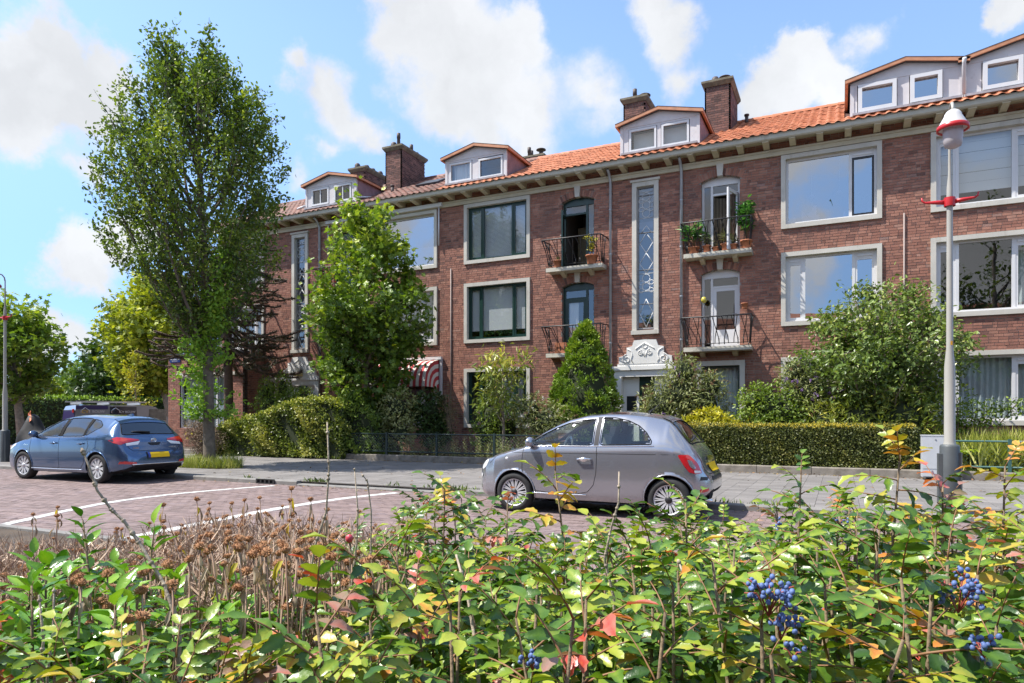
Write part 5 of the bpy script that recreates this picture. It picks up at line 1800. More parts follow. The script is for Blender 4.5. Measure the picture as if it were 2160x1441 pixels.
    # round badge: an upright ring crossed by two flatter ones
    bd = MB(); bx = C.end_x(0, .90) + .014
    for (ry, rz, dz) in ((.062, .044, 0), (.020, .042, 0), (.042, .017, .020)):
        bd.tube([(bx - (ry * math.cos(a)) ** 2 * .3, ry * math.cos(a), .905 + dz + rz * math.sin(a)) for a in np.linspace(0, 2 * math.pi, 21)], .007, 5)
    bd.build('badge', chrome_m, t)
    flat_text('AURIS', .05, chrome_m, t, (C.end_x(-.48, .745) + .006, -.46, .735), (R(78), 0, R(90)))
    flat_text('HYBRID', .05, chrome_m, t, (C.end_x(.44, .745) + .006, .42, .735), (R(78), 0, R(90)))
    flat_text('HYBRID', .045, chrome_m, t, (1.02, -(C.side_y(1.02, .78) + .004), .77), (R(84), 0, 0))
    for y_ in (-.37, .37):
        st = MB(); st.obox((2.28, y_, .88), (.06, 0, -.015), (0, .22, 0), (.07, 0, .30)); st.obox((2.38, y_, 1.22), (.04, 0, 0), (0, .12, 0), (.02, 0, .08)); st.build('seat', seatdark_m, t)
    MB().box(1.05, 4.0, -.72, .72, .30, .36).build('cabin_floor', under_m, t)
    MB().box(1.2, 1.5, -.7, .7, .7, .97).build('dashboard', dark_m, t)
    MB().obox((3.25, 0, .95), (.08, 0, 0), (0, .64, 0), (.06, 0, .25)).build('rear_seat', seatdark_m, t)
    for wx, wz in wheels:
        for s in (-1, 1): wheel(t, wx, s * .775, wz, .318, .218, 10, s, 'twist', .20, R(4) if wx < 2 else 0)
        well(t, wx, wz, .358, .865)
    return t


auris = blue_car()


# ------------------------------------------------------------------ the van beyond
def van():
    t = thing('parked_van', 'dark purple and silver panel van with a roof rack, beyond the blue hatchback', 'van', (-31.3, 19.0, 0), R(73))
    pur = mat('van_purple', (.045, .03, .12), .3, coat=1); sil = mat('van_silver', (.24, .24, .26), .35, metal=.4, coat=1)
    # side outline, x from tail (0) to nose (4.9)
    out = [(0.02, .45), (0, 1.0), (.06, 1.75), (.14, 1.92), (.4, 1.97), (3.1, 1.97), (3.4, 1.90), (4.05, 1.30), (4.75, 1.08), (4.9, .80), (4.9, .4)]
    b = MB(); n = len(out)
    V, F = [], []
    for f, ins in ((-.98, 0), (-.90, .0), (0, 0), (.90, 0), (.98, 0)):
        for (x, z) in out: V.append((x, f * (1 - .10 * max(0, (z - 1.0)) ) , z + (.03 * (1 - abs(f)) if z > 1.9 else 0)))
    for k in range(4):
        for i in range(n - 1): F.append((k * n + i, k * n + i + 1, (k + 1) * n + i + 1, (k + 1) * n + i))
    b.add(V, F); b.add(V[:n], [tuple(range(n))]); b.add(V[-n:], [tuple(range(n - 1, -1, -1))])
    b.build('body', sil, t)
    y = -.99
    def side(name, x0, x1, z0, z1, m, e=.0):
        q = MB(); g = lambda z: -.98 * (1 - .10 * max(0, z - 1.0)) - .006 - e
        q.add([(x0, g(z0), z0), (x1, g(z0), z0), (x1, g(z1), z1), (x0 + .05, g(z1), z1)], [(0, 1, 2, 3)]); return q.build(name, m, t)
    side('rear_wrap', .02, 1.35, .5, 1.945, pur); q_ = MB(); q_.add([(-.012, -.95, .5), (-.012, .95, .5), (-.008, .88, 1.2), (.04, .86, 1.72), (.04, -.86, 1.72), (-.008, -.88, 1.2)], [(0, 5, 4, 3, 2, 1)]); q_.build('rear_doors', pur, t); side('dark_panel', 1.38, 2.55, 1.05, 1.90, mat('van_dark', (.015, .013, .03), .2, coat=1))
    side('cab_window', 3.05, 3.85, 1.28, 1.80, privacy_m, .004)
    MB().box(-.02, .02, -.86, -.70, 1.62, 1.78).build('tail_lamp', red_m, t)
    r = MB()
    for x in (.3, 1.4, 2.7): r.box(x, x + .05, -.84, .84, 2.0, 2.10)
    for yy in (-.84, .80): r.box(.1, 3.0, yy, yy + .04, 2.10, 2.15)
    r.build('roof_rack', mat('rack_aluminium', (.55, .55, .56), .4, metal=.6), t)
    # house-shaped emblem and lettering on the side
    e = MB(); yy = -.945
    def roofmark(x, z, s, mm=0):
        e.tube([(x - s, yy, z), (x - s, yy, z + s * .8), (x, yy, z + s * 1.5), (x + s, yy, z + s * .8), (x + s, yy, z)], .018, 4)
    roofmark(.42, 1.60, .16); e.build('emblem', chrome_m, t); e = MB(); roofmark(1.65, 1.60, .16); e.build('emblem', chrome_m, t)
    flat_text('CV', .2, mat('van_yellow', (.8, .5, .02), .5), t, (.42, yy - .01, 1.60), (R(84), 0, 0), 'lettering')
    flat_text('BOUW', .16, white_m, t, (.95, yy - .01, 1.62), (R(84), 0, 0), 'lettering')
    flat_text('CV BOUW', .14, white_m, t, (2.15, yy - .01, 1.62), (R(84), 0, 0), 'lettering')
    for wx in (.9, 3.95):
        for s in (-1, 1): wheel(t, wx, s * .86, .33, .33, .2, 10, s, 'twist', .2)
    return t


van()
# ================================================================== street furniture and small things
lamp_grey = mat('lamp_pole_cream', (.38, .37, .335), .45, noise=.05, nscale=5)
lamp_base_m = mat('lamp_base_grey', (.075, .085, .09), .5, noise=.15, nscale=5)
lamp_red = mat('lamp_red', (.50, .02, .025), .35)
lamp_white = mat('lamp_white', (.62, .61, .60), .4)
opal = mat('opal_glass', (.62, .58, .60), .25, translucent=(.4, (1, 1, 1)))


def street_lamp(loc, label, group):
    t = thing('street_lamp', label, 'street lamp', loc, 0, group)
    b = MB(); b.lathe([(.115, -.1), (.122, 0), (.122, .92), (.11, .945), (.085, .95)], n=24); b.box(-.142, -.09, -.085, .085, .12, .82); b.box(.09, .14, -.07, .07, .0, .84)
    b.build('base', lamp_base_m, t)
    p = MB(); p.lathe([(.08, .945), (.069, .99), (.066, 2.02), (.042, 2.28), (.037, 4.18), (.040, 4.3), (.037, 4.50), (.020, 4.68), (.017, 5.42)], n=18)
    p.tube([(0, 0, 5.40), (0, -.02, 5.50), (0, -.08, 5.57), (0, -.17, 5.59), (0, -.25, 5.56), (0, -.29, 5.49), (0, -.30, 5.42)], [.020] * 7, 8)
    pole = p.build('pole', lamp_grey, t)
    c = MB(); c.lathe([(.07, 4.24), (.074, 4.30), (.07, 4.36)], n=14)
    for s in (-1, 1):
        c.tube([(s * .05, 0, 4.30), (s * .18, 0, 4.315), (s * .29, 0, 4.325), (s * .325, 0, 4.35), (s * .335, 0, 4.40)], [.036, .026, .016, .013, .010], 7)
    c.build('crossbar', lamp_red, t)
    h = MB(); h.lathe([(.0, 5.455), (.045, 5.45), (.075, 5.43), (.10, 5.395), (.105, 5.37), (.172, 5.245), (.18, 5.205), (.165, 5.20), (.06, 5.36)], (0, -.30, 0), 28); head = h.build('lamp_shade', lamp_white, t)
    r = MB(); r.lathe([(.168, 5.25), (.188, 5.235), (.192, 5.18), (.176, 5.175), (.166, 5.205)], (0, -.30, 0), 28); r.build('shade_rim', lamp_red, head)
    g = MB(); g.lathe([(.115, 5.26), (.12, 5.15), (.113, 5.03), (.098, 4.965), (.05, 4.94), (0, 4.935)], (0, -.30, 0), 24); g.build('lamp_glass', opal, t)
    return t


L1 = street_lamp((1.36, 11.13, PAVE), 'cream street lamp with red crossbar and orange number sticker, before the right-hand windows', 'street lamps with red crossbars')
s_ = MB(); s_.add([(-.044 * math.sin(a), -.0445 * math.cos(a), z) for z in (2.32, 2.375) for a in (-.1, -.5, -.9)], [(0, 1, 4, 3), (1, 2, 5, 4)])
s_.build('sticker', mat('sticker_orange', (.85, .40, .02), .5), L1)
street_lamp((-22.51, 11.82, PAVE), 'cream street lamp with red crossbar beside the black vehicle cover, at the left', 'street lamps with red crossbars')

# --- utility cabinet at the end of the clipped hedge
t = thing('utility_cabinet', 'light grey metal utility cabinet between the clipped hedge and the green fence', 'cabinet', (1.79, 17.0, PAVE))
cab_m = mat('cabinet_grey', (.50, .52, .55), .45, noise=.05)
MB().box(-.23, .23, -.14, .14, .06, .93).build('body', cab_m, t)
MB().box(-.215, .215, -.152, -.142, .24, .905).build('door', cab_m, t)
MB().box(-.215, .215, -.152, -.142, .08, .215).build('plinth_panel', cab_m, t)
MB().lathe([(.014, -.004), (.014, .006), (0, .006)], (.02, -.156, .85), 8, axis='Y').build('lock', dark_m, t)
MB().box(-.24, .24, -.15, .15, .93, .95).build('lid', cab_m, t)


# --- garden fences: steel posts, two rails, diamond wire
def fence(x0, x1, posts, m, label, y=17.29, zt=.90, zb=.36):
    t = thing('garden_fence', label, 'fence', (x0, y, PAVE))
    z0 = PAVE
    for i, px in enumerate(posts):
        MB().box(px - x0 - .03, px - x0 + .03, -.03, .03, .1, zt + .05 - z0).build('post', m, t)
    for z in (zt, zb):
        MB().tube([(0, 0, z - z0), (x1 - x0, 0, z - z0)], .021, 8).build('rail', m, t)
    w = MB(); st = .095; h = zt - zb
    n = int((x1 - x0) / st)
    for i in range(-int(h / st) - 1, n):
        for sg in (1, -1):
            xa = i * st if sg > 0 else i * st + h
            xb = xa + sg * h
            pa, pb = Vector((xa, 0, zb - z0)), Vector((xb, 0, zt - z0))
            lo_, hi_ = 0, x1 - x0
            d = pb - pa
            t0 = max(0, min((lo_ - pa.x) / d.x, (hi_ - pa.x) / d.x)); t1 = min(1, max((lo_ - pa.x) / d.x, (hi_ - pa.x) / d.x))
            if t1 - t0 > .02: w.tube([pa + d * t0, pa + d * t1], .0013, 3, cap=False)
    props(w.build('wire_mesh', zinc_m if m is not MATS.get('fence_green') else m, t), kind='stuff')
    return t


fence_dark = mat('fence_dark_green', (.025, .045, .043), .4); fence_green = mat('fence_green', (.045, .115, .105), .4)
fence(-14.6, -6.9, [-14.45, -12.61, -10.80, -8.88, -7.0], fence_dark, 'dark steel garden fence with diamond wire, right of the big loose hedge')
fence(1.98, 9.0, [2.1, 3.17, 5.1, 7.0, 8.9], fence_green, 'green steel garden fence with diamond wire, right of the utility cabinet')
for gx, lab in ((-6.7, 'low brick gate pier at the end of the dark steel fence'), (-4.0, 'low brick gate pier at the left end of the clipped hedge')):
    t = thing('gate_pier', lab, 'gate pier', (gx, 17.3, PAVE))
    lo_, hi_ = [], []
    for k in range(12):
        for j in range(2):
            o = .08 if k % 2 else .16
            xs_ = [(-.16, -.16 + o), (-.16 + o + .01, .16)]
            a, c = xs_[j]; lo_.append((a, -.16, k * .076)); hi_.append((c, .16, k * .076 + .064))
    for i in range(len(lo_)):
        h = (np.array(hi_[i]) - np.array(lo_[i])) / 2
        obj('brick', many_boxes('brick', -h[None], h[None], brick_m, np.array([rng.random()])), t, (np.array(lo_[i]) + np.array(hi_[i])) / 2)
    MB().box(-.15, .15, -.15, .15, 0, .9).build('core', mortar_m, t)
    MB().box(-.19, .19, -.19, .19, .913, .97).build('coping', kerb_m, t)

# --- street name sign on the bay
t = thing('street_sign', 'blue enamel street name sign with white lettering on the brick corner', 'sign', (-26.12, 20.44, 3.97))
sb = mat('sign_blue', (.012, .03, .16), .3)
MB().box(-.33, .33, -.025, -.005, -.17, .17).build('plate', sb, t)
b = MB(); ring(b, -.28, .28, -.05, .13, .02, -.032, -.0255); b.build('border', white_m, t)
flat_text('Tortellaan', .125, white_m, t, (0, -.03, 0.0), (R(90), 0, 0), 'lettering')
flat_text('Boschkwartier', .06, white_m, t, (0, -.03, -.125), (R(90), 0, 0), 'lettering')

# --- kerb drain
t = thing('street_drain', 'cast iron gully opening in the kerb right of the blue car', 'drain', (-10.95, 10.74, 0))
di = mat('cast_iron', (.03, .03, .03), .6, noise=.2)
b = MB(); b.box(-.26, .26, -.02, -.0, .0, .02); b.box(-.26, .26, -.02, .0, .085, .105)
for i in range(5): b.box(-.26 + i * .12, -.22 + i * .12, -.02, 0, .0205, .0845)
b.build('frame', di, t)
MB().box(-.25, .25, .006, .012, .0, .1).build('opening', under_m, t)  # dark sheet standing in for the shade inside the gully

# --- vehicle cover
t = thing('vehicle_cover', 'black cover pulled over a two-wheeler, orange flap at its peak, beside the left lamp', 'cover', (-21.75, 12.25, PAVE))
N_ = 26; M_ = 10
V = []
for i in range(N_ + 1):
    u_ = i / N_; x = -.95 + 1.9 * u_
    ht = float(np.interp(u_, [0, .12, .30, .40, .48, .62, .8, .94, 1], [.30, .55, .95, 1.42, 1.40, .98, .80, .62, .40]))
    hw = float(np.interp(u_, [0, .2, .45, .8, 1], [.16, .30, .40, .32, .14]))
    for j in range(2 * M_ + 1):
        v = (j - M_) / M_; s = abs(v)
        y = math.copysign(hw * min(1, s * 2.4) ** .8, v) if s > .0 else 0
        z = ht * (1 - max(0, (s - .08) / .92) ** .85)
        fold = .035 * math.sin(u_ * 31 + s * 4) * s
        V.append((x + fold * .3, y * (1 + .22 * s) + fold * (1 if v > 0 else -1), max(.03, z + .02 * math.sin(u_ * 17 + v * 5) * (1 - s))))
F = [(i * (2 * M_ + 1) + j, (i + 1) * (2 * M_ + 1) + j, (i + 1) * (2 * M_ + 1) + j + 1, i * (2 * M_ + 1) + j + 1) for i in range(N_) for j in range(2 * M_)]
obj('cover_sheet', mesh_np('cover_sheet', V, F, mat('black_sheet', (.010, .010, .011), .65, noise=.2, bump=.4, bscale=12), smooth=True), t)
MB().obox((-.12, -.10, 1.34), (.05, -.01, .03), (0, .02, .02), (.12, -.06, -.14)).build('flap', mat('orange_flap', (.75, .16, .03), .6), t)
for wx in (-.68, .70):
    MB().lathe([(.22, -.05), (.29, -.04), (.30, 0), (.29, .04), (.22, .05)], (wx, 0, .30), 20, axis='Y').build('wheel', tyre_m, t)

# --- pots on the balconies
terra = mat('terracotta', (.42, .155, .075), .8, noise=.18, nscale=12)
yel_leaf = mat('yellowing_leaf', rough=.5, ramp=[(0, (.20, .20, .03)), (.5, (.42, .40, .06)), (1, (.55, .50, .10))], translucent=(.3, (1, 1, .5)))
grn_leaf = mat('pot_plant_leaf', rough=.45, ramp=[(0, (.04, .13, .03)), (.5, (.09, .24, .05)), (1, (.17, .36, .09))], translucent=(.3, (.8, 1, .4)))
grey_leaf = mat('pale_herb_leaf', rough=.6, ramp=[(0, (.10, .13, .05)), (1, (.26, .27, .12))], translucent=(.2, (.9, 1, .5)))


def potted(name, label, loc, r, h, plant, box=None):
    t = thing(name, label, 'potted plant', loc, 0, 'pots on the balconies')
    b = MB()
    if box: b.box(-box, box, -.10, .10, 0, h)
    else: b.lathe([(r * .70, 0), (r * .94, h * .84), (r * 1.06, h * .84), (r * 1.06, h), (r * .92, h), (r * .88, h * .82), (0, h * .82)], n=18)
    b.build('pot', terra, t)
    if plant:
        kind, m, n, ph, spread, size = plant
        s = MB(); P, D = [], []
        for i in range(6):
            a = rng.random() * 6.28; e = Vector((spread * .7 * math.cos(a), spread * .7 * math.sin(a), h + ph * rng.uniform(.7, 1)))
            s.tube([(0, 0, h * .8), (e.x * .3, e.y * .3, h + (e.z - h) * .5), e], [.012, .008, .004], 4)
            for k in range(n // 6):
                q = rng.uniform(.35, 1.0); p = Vector((0, 0, h * .8)).lerp(e, q); P.append(p + Vector(rng.normal(0, spread * .16, 3))); D.append((rng.normal(), rng.normal(), rng.uniform(-.2, .9)))
        s.build('stem', mat('pot_stem', (.14, .11, .05), .8), t)
        P = np.array(P); obj('foliage', leaf_mesh('foliage', P, np.array(D), unit(len(P)) + np.array([0, 0, 1.2]), size * (.7 + .6 * rng.random(len(P))), m, kind), t)
    return t


potted('flower_pot', 'terracotta pot with a yellowing spindly plant, open green balcony door behind', (-7.32, 21.22, 6.4), .20, .30, ('oval', yel_leaf, 90, .70, .20, .12))
potted('flower_pot', 'small terracotta pot at the left corner of the upper balcony with the open green door', (-8.50, 21.22, 6.4), .16, .24, ('lance', grey_leaf, 24, .12, .1, .1))
potted('flower_box', 'square terracotta planter on the lower balcony beside the golden conifer', (-8.40, 21.28, 3.54), .2, .36, None, box=.20)
potted('flower_pot', 'terracotta pot with big upright cactus-like green leaves at the left of the right-hand upper balcony', (-4.05, 21.30, 6.4), .17, .22, ('lance', grn_leaf, 60, .75, .16, .42))
potted('flower_pot', 'terracotta pot with pale herbs, second from the left on the right-hand upper balcony', (-3.66, 21.26, 6.4), .13, .22, ('blade', grey_leaf, 90, .32, .13, .28))
potted('flower_pot', 'low terracotta pot without much growth, mid right-hand upper balcony', (-3.40, 21.26, 6.4), .11, .15, ('lance', grey_leaf, 18, .10, .1, .1))
potted('flower_pot', 'terracotta pot with straw-coloured herbs in front of the bead curtain', (-3.12, 21.26, 6.4), .13, .22, ('blade', grey_leaf, 90, .34, .13, .28))
potted('flower_pot', 'terracotta pot with low herbs left of the tall white-flowering plant', (-2.88, 21.26, 6.4), .12, .18, ('lance', grey_leaf, 40, .18, .12, .12))
potted('flower_pot', 'orange pot with a tall leafy plant at the right end of the upper balcony', (-2.52, 21.28, 6.4), .17, .26, ('oval', grn_leaf, 240, 1.35, .34, .17))
t = potted('flower_pot', 'terracotta pot of red geraniums on the far left upper balcony', (-18.25, 21.15, 6.4), .18, .22, ('oval', grn_leaf, 120, .5, .3, .10))
P = np.array([(rng.normal(0, .25), rng.normal(0, .12), .55 + rng.normal(0, .13)) for _ in range(60)]); obj('flowers', leaf_mesh('flowers', P, unit(60), unit(60), np.full(60, .09), mat('geranium_red', (.65, .03, .03), .6), 'oval'), t)
t = potted('wall_pot', 'small empty terracotta pot fixed to the brick wall right of the lower white balcony door', (-2.59, 21.45, 4.66), .10, .17, None)
t['group'] = 'pots on the walls'
t = thing('balloon', 'small gold balloon at the lower white balcony door', 'balloon', (-3.79, 21.48, 5.02))
b = MB(); b.ball((0, 0, 0.0), (.085, .085, .10), 14); b.lathe([(.0, -.10), (.02, -.125), (0, -.115)], n=8); b.build('balloon_skin', mat('gold_balloon', (.55, .46, .05), .2, coat=1), t)
MB().tube([(0, 0, -.11), (-.03, .04, -.3), (-.06, .1, -.42)], .003, 3).build('string', white_m, t)
# ================================================================== trees, hedges, garden shrubs
def foliage_mat(name, stops, rough=.45, trans=.30, tint=(.95, 1.0, .35), gain=1.55):
    stops = [(p, (min(.6, c[0] * gain * 1.12), min(.6, c[1] * gain), c[2] * gain * .85)) for p, c in stops]
    return mat(name, rough=rough, ramp=stops, translucent=(trans, tint), noise=.10, nscale=1.2)


elm_m = foliage_mat('elm_leaf', [(0, (.036, .070, .018)), (.45, (.075, .130, .026)), (.8, (.135, .205, .038)), (1, (.24, .31, .055))], trans=.36)
sucker_m = foliage_mat('elm_sucker_leaf', [(0, (.09, .19, .025)), (.6, (.16, .30, .04)), (1, (.24, .38, .06))], trans=.4)
maple_m = foliage_mat('maple_leaf', [(0, (.045, .09, .020)), (.45, (.10, .18, .028)), (.8, (.17, .26, .035)), (1, (.28, .36, .05))], trans=.36)
yellowgreen_m = foliage_mat('yellow_green_leaf', [(0, (.10, .15, .02)), (.5, (.20, .26, .03)), (1, (.33, .36, .05))], trans=.4)
midgreen_m = foliage_mat('mid_green_leaf', [(0, (.045, .085, .020)), (.5, (.10, .17, .032)), (1, (.18, .26, .05))])
darkgreen_m = foliage_mat('dark_green_leaf', [(0, (.016, .04, .014)), (.6, (.035, .075, .02)), (1, (.075, .13, .035))])
greygreen_m = foliage_mat('grey_green_leaf', [(0, (.08, .11, .05)), (.5, (.16, .20, .09)), (.85, (.25, .29, .15)), (1, (.36, .38, .24))])
privet_m = foliage_mat('privet_leaf', [(0, (.045, .075, .018)), (.5, (.10, .145, .032)), (.85, (.17, .21, .05)), (1, (.27, .29, .09))], rough=.35)
yew_m = foliage_mat('clipped_hedge_leaf', [(0, (.030, .045, .012)), (.5, (.062, .085, .022)), (.8, (.10, .12, .03)), (1, (.17, .17, .05))], trans=.2)
yewtop_m = foliage_mat('hedge_new_growth', [(0, (.19, .19, .025)), (.6, (.33, .29, .03)), (1, (.42, .30, .05))], trans=.3)
conifer_m = foliage_mat('golden_conifer', [(0, (.045, .10, .012)), (.5, (.105, .19, .02)), (1, (.24, .33, .035))], trans=.15)
choisya_m = foliage_mat('choisya_leaf', [(0, (.16, .19, .02)), (.5, (.34, .34, .03)), (1, (.50, .46, .05))])
rhodo_m = foliage_mat('rhododendron_leaf', [(0, (.06, .10, .02)), (.5, (.13, .18, .035)), (.85, (.22, .26, .06)), (1, (.36, .36, .08))], rough=.35)
viburnum_m = foliage_mat('viburnum_leaf', [(0, (.045, .080, .025)), (.45, (.095, .160, .042)), (.8, (.165, .24, .07)), (1, (.28, .33, .13))], rough=.32)
spent_m = mat('spent_flower', rough=.9, ramp=[(0, (.09, .05, .025)), (.6, (.20, .11, .05)), (1, (.34, .22, .11))])
purple_m = mat('purple_flower', rough=.7, ramp=[(0, (.20, .09, .32)), (1, (.46, .30, .62))], translucent=(.3, (1, .9, 1)))
bark_m = mat('elm_bark', (.155, .125, .095), .95, noise=.35, nscale=9, bump=.9, bscale=26)
bark2_m = mat('grey_bark', (.23, .19, .15), .95, noise=.3, nscale=9, bump=.6, bscale=30)
twig_m = mat('twig', (.17, .125, .085), .9, noise=.2, nscale=20)
core_m = mat('shrub_shade_core', (.030, .040, .016), 1.0)  # solid dark cores put the shade between the leaves into colour


def env_at(env, z):
    e = np.array(env)
    return [float(np.interp(z, e[:, 0], e[:, k])) for k in (1, 2, 3)]


def tree(name, label, loc, env, trunk, limbs, sub, per, leaf, lsize, m, bark=None, seed=1, up=.5, group=None, cat='tree', droop=0.0, tw=.5, fork=.3, light_top=0.0, fill=0):
    """env: (z, centre x, centre y, radius) of the crown. Limbs rise from the trunk to the envelope, twigs leave the limbs, leaves sit along the twigs."""
    g = np.random.default_rng(seed)
    t = thing(name, label, cat, loc, 0, group)
    zs_ = np.array(env)[:, 0]; z0, z1 = zs_.min(), zs_.max()
    b = MB(); b.tube(trunk[0], trunk[1], 12)
    top = Vector(trunk[0][-1])
    br = MB()
    P, D, Rn = [], [], []
    areas = np.array([max(.15, e[3]) for e in env]); 
    for i in range(limbs):
        # height picked in proportion to the crown's girth there
        k = g.choice(len(env), p=areas / areas.sum()); z = float(np.clip(env[k][0] + g.normal(0, (z1 - z0) / len(env) * .6), z0, z1))
        cx, cy, r = env_at(env, z); a = g.random() * 2 * math.pi; q = math.sqrt(g.uniform(.30, 1.0))
        end = Vector((cx + r * q * math.cos(a), cy + r * q * math.sin(a), z))
        zstart = max(Vector(trunk[0][0]).z + fork * (top.z), min(top.z, z - (.5 + up) * math.hypot(end.x, end.y) - .3))
        f = np.clip(np.interp(zstart, [p[2] for p in trunk[0]], np.arange(len(trunk[0]))), 0, len(trunk[0]) - 1)
        i0 = int(f); st = Vector(trunk[0][i0]).lerp(Vector(trunk[0][min(i0 + 1, len(trunk[0]) - 1)]), f - i0)
        mid = st.lerp(end, .5) + Vector((0, 0, -.10 * (end - st).length * up)) * (1 if up > 0 else -1)
        pts = [st.lerp(mid, s * 2) if s < .5 else mid.lerp(end, s * 2 - 1) for s in np.linspace(0, 1, 6)]
        pts = [p + Vector(g.normal(0, .03, 3)) * (1 if 0 < n_ < 5 else 0) for n_, p in enumerate(pts)]
        rad = max(.012, .018 * (end - st).length)
        br.tube(pts, [rad * (1 - .8 * s) for s in np.linspace(0, 1, 6)], 5, cap=False)
        for j in range(sub):
            s = g.uniform(.28, 1.0) if j else 1.0
            p = pts[min(5, int(s * 5))].lerp(pts[min(5, int(s * 5) + 1)], s * 5 % 1)
            d = Vector(g.normal(0, 1, 3)); d.z = abs(d.z) * .6 + up * 1.3 - droop
            out = Vector((p.x - cx, p.y - cy, 0)); 
            if out.length > .1: d += out.normalized() * .8
            d.normalize(); L = tw * g.uniform(.6, 1.35)
            e = p + d * L + Vector((0, 0, -droop * L * .5))
            br.tube([p, p.lerp(e, .5) + Vector(g.normal(0, .02, 3)), e], [.009, .006, .003], 3, cap=False)
            n = int(per * g.uniform(.6, 1.3))
            ss = g.uniform(.1, 1.05, n)[:, None]
            pp = np.array(p)[None] * (1 - ss) + np.array(e)[None] * ss + g.normal(0, lsize * .75, (n, 3))
            P.append(pp); dd = np.array(d)[None] * .5 + g.normal(0, .8, (n, 3)); dd[:, 2] -= .15 + droop; D.append(dd)
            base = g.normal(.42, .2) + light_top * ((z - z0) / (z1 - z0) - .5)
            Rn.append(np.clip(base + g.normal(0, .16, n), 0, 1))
    zz = np.linspace(z0, z1, 50); ra = np.array([env_at(env, z)[2] for z in zz]); pz = ra ** 2 / (ra ** 2).sum()
    for k in range(fill):                                   # short twigs all through the crown
        z = g.choice(zz, p=pz); cx, cy, r = env_at(env, z); a = g.random() * 6.28; q = math.sqrt(g.uniform(.2, 1.05))
        p = Vector((cx + r * q * math.cos(a), cy + r * q * math.sin(a), z)); d = Vector((math.cos(a) * .8, math.sin(a) * .8, .2 + up - droop)).normalized(); L = tw * g.uniform(.5, 1.1)
        br.tube([p - d * L * .5, p + d * L * .5], [.007, .003], 3, cap=False)
        n = int(per * 1.5); ss = g.random(n)[:, None]
        P.append(np.array(p)[None] + np.array(d)[None] * L * (ss - .4) + g.normal(0, lsize * .8, (n, 3)))
        dd = np.array(d)[None] * .5 + g.normal(0, .75, (n, 3)); dd[:, 2] -= .15 + droop; D.append(dd)
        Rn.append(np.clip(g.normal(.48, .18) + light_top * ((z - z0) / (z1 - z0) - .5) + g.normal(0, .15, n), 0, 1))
    tr = b.build('trunk', bark or bark_m, t)
    props(br.build('branches', bark or bark_m, t), kind='stuff')
    P, D, Rn = np.concatenate(P), np.concatenate(D), np.concatenate(Rn)
    nn = g.normal(0, .6, P.shape); nn[:, 2] += 1.0
    props(obj('crown', leaf_mesh('crown', P, D, nn, lsize * g.uniform(.7, 1.3, len(P)), m, leaf, Rn), t))
    return t


# --- the tall street tree
E_ = [(4.0, -.15, 0, .6), (4.6, -.3, 0, 1.15), (5.2, -.45, 0, 1.9), (6.0, -.64, 0, 2.25), (7.1, -.72, 0, 2.38), (8.27, -.45, 0, 2.28), (9.35, -.42, 0, 2.05), (9.9, -.48, 0, 1.65), (10.4, -.55, 0, 1.25), (10.8, -.6, 0, 1.0), (11.3, -.65, 0, .8)]
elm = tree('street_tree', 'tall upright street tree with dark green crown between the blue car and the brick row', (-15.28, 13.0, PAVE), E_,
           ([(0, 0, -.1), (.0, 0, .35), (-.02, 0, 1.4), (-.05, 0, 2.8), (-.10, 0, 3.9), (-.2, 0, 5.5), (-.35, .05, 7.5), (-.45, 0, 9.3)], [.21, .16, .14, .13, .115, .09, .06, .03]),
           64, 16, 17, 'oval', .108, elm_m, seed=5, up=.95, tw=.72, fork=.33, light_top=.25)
g = np.random.default_rng(9)
# short upright twigs all through the crown, so that its outline reads as one tall oval
P, D, Rn, b = [], [], [], MB()
zz_ = np.linspace(4.4, 10.9, 60); rr_ = np.array([env_at(E_, z)[2] for z in zz_]); pz = rr_ ** 2 / (rr_ ** 2).sum()
for k in range(560):
    z = g.choice(zz_, p=pz) + g.normal(0, .08); cx, cy, r = env_at(E_, z); a = g.random() * 6.28; q = math.sqrt(g.uniform(.18, 1.08))
    p = Vector((cx + r * q * math.cos(a), cy + r * q * math.sin(a), z)); d = Vector((math.cos(a) * .45, math.sin(a) * .45, 1)).normalized(); L = g.uniform(.3, .7)
    b.tube([p - d * L * .5, p + d * L * .5], [.008, .003], 3, cap=False)
    n = 32; tone = g.normal(.5, .17)
    for s in g.random(n): P.append(p + d * L * (s - .4) + Vector(g.normal(0, .085, 3))); D.append(d * .5 + Vector(g.normal(0, .75, 3)))
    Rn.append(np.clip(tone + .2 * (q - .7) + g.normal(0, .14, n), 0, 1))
P, D = np.array(P), np.array(D)
props(b.build('twigs', bark_m, elm), kind='stuff')
obj('crown', leaf_mesh('crown', P, D, g.normal(0, .6, P.shape) + [0, 0, 1], .105 * g.uniform(.7, 1.3, len(P)), elm_m, 'oval', np.concatenate(Rn)), elm)
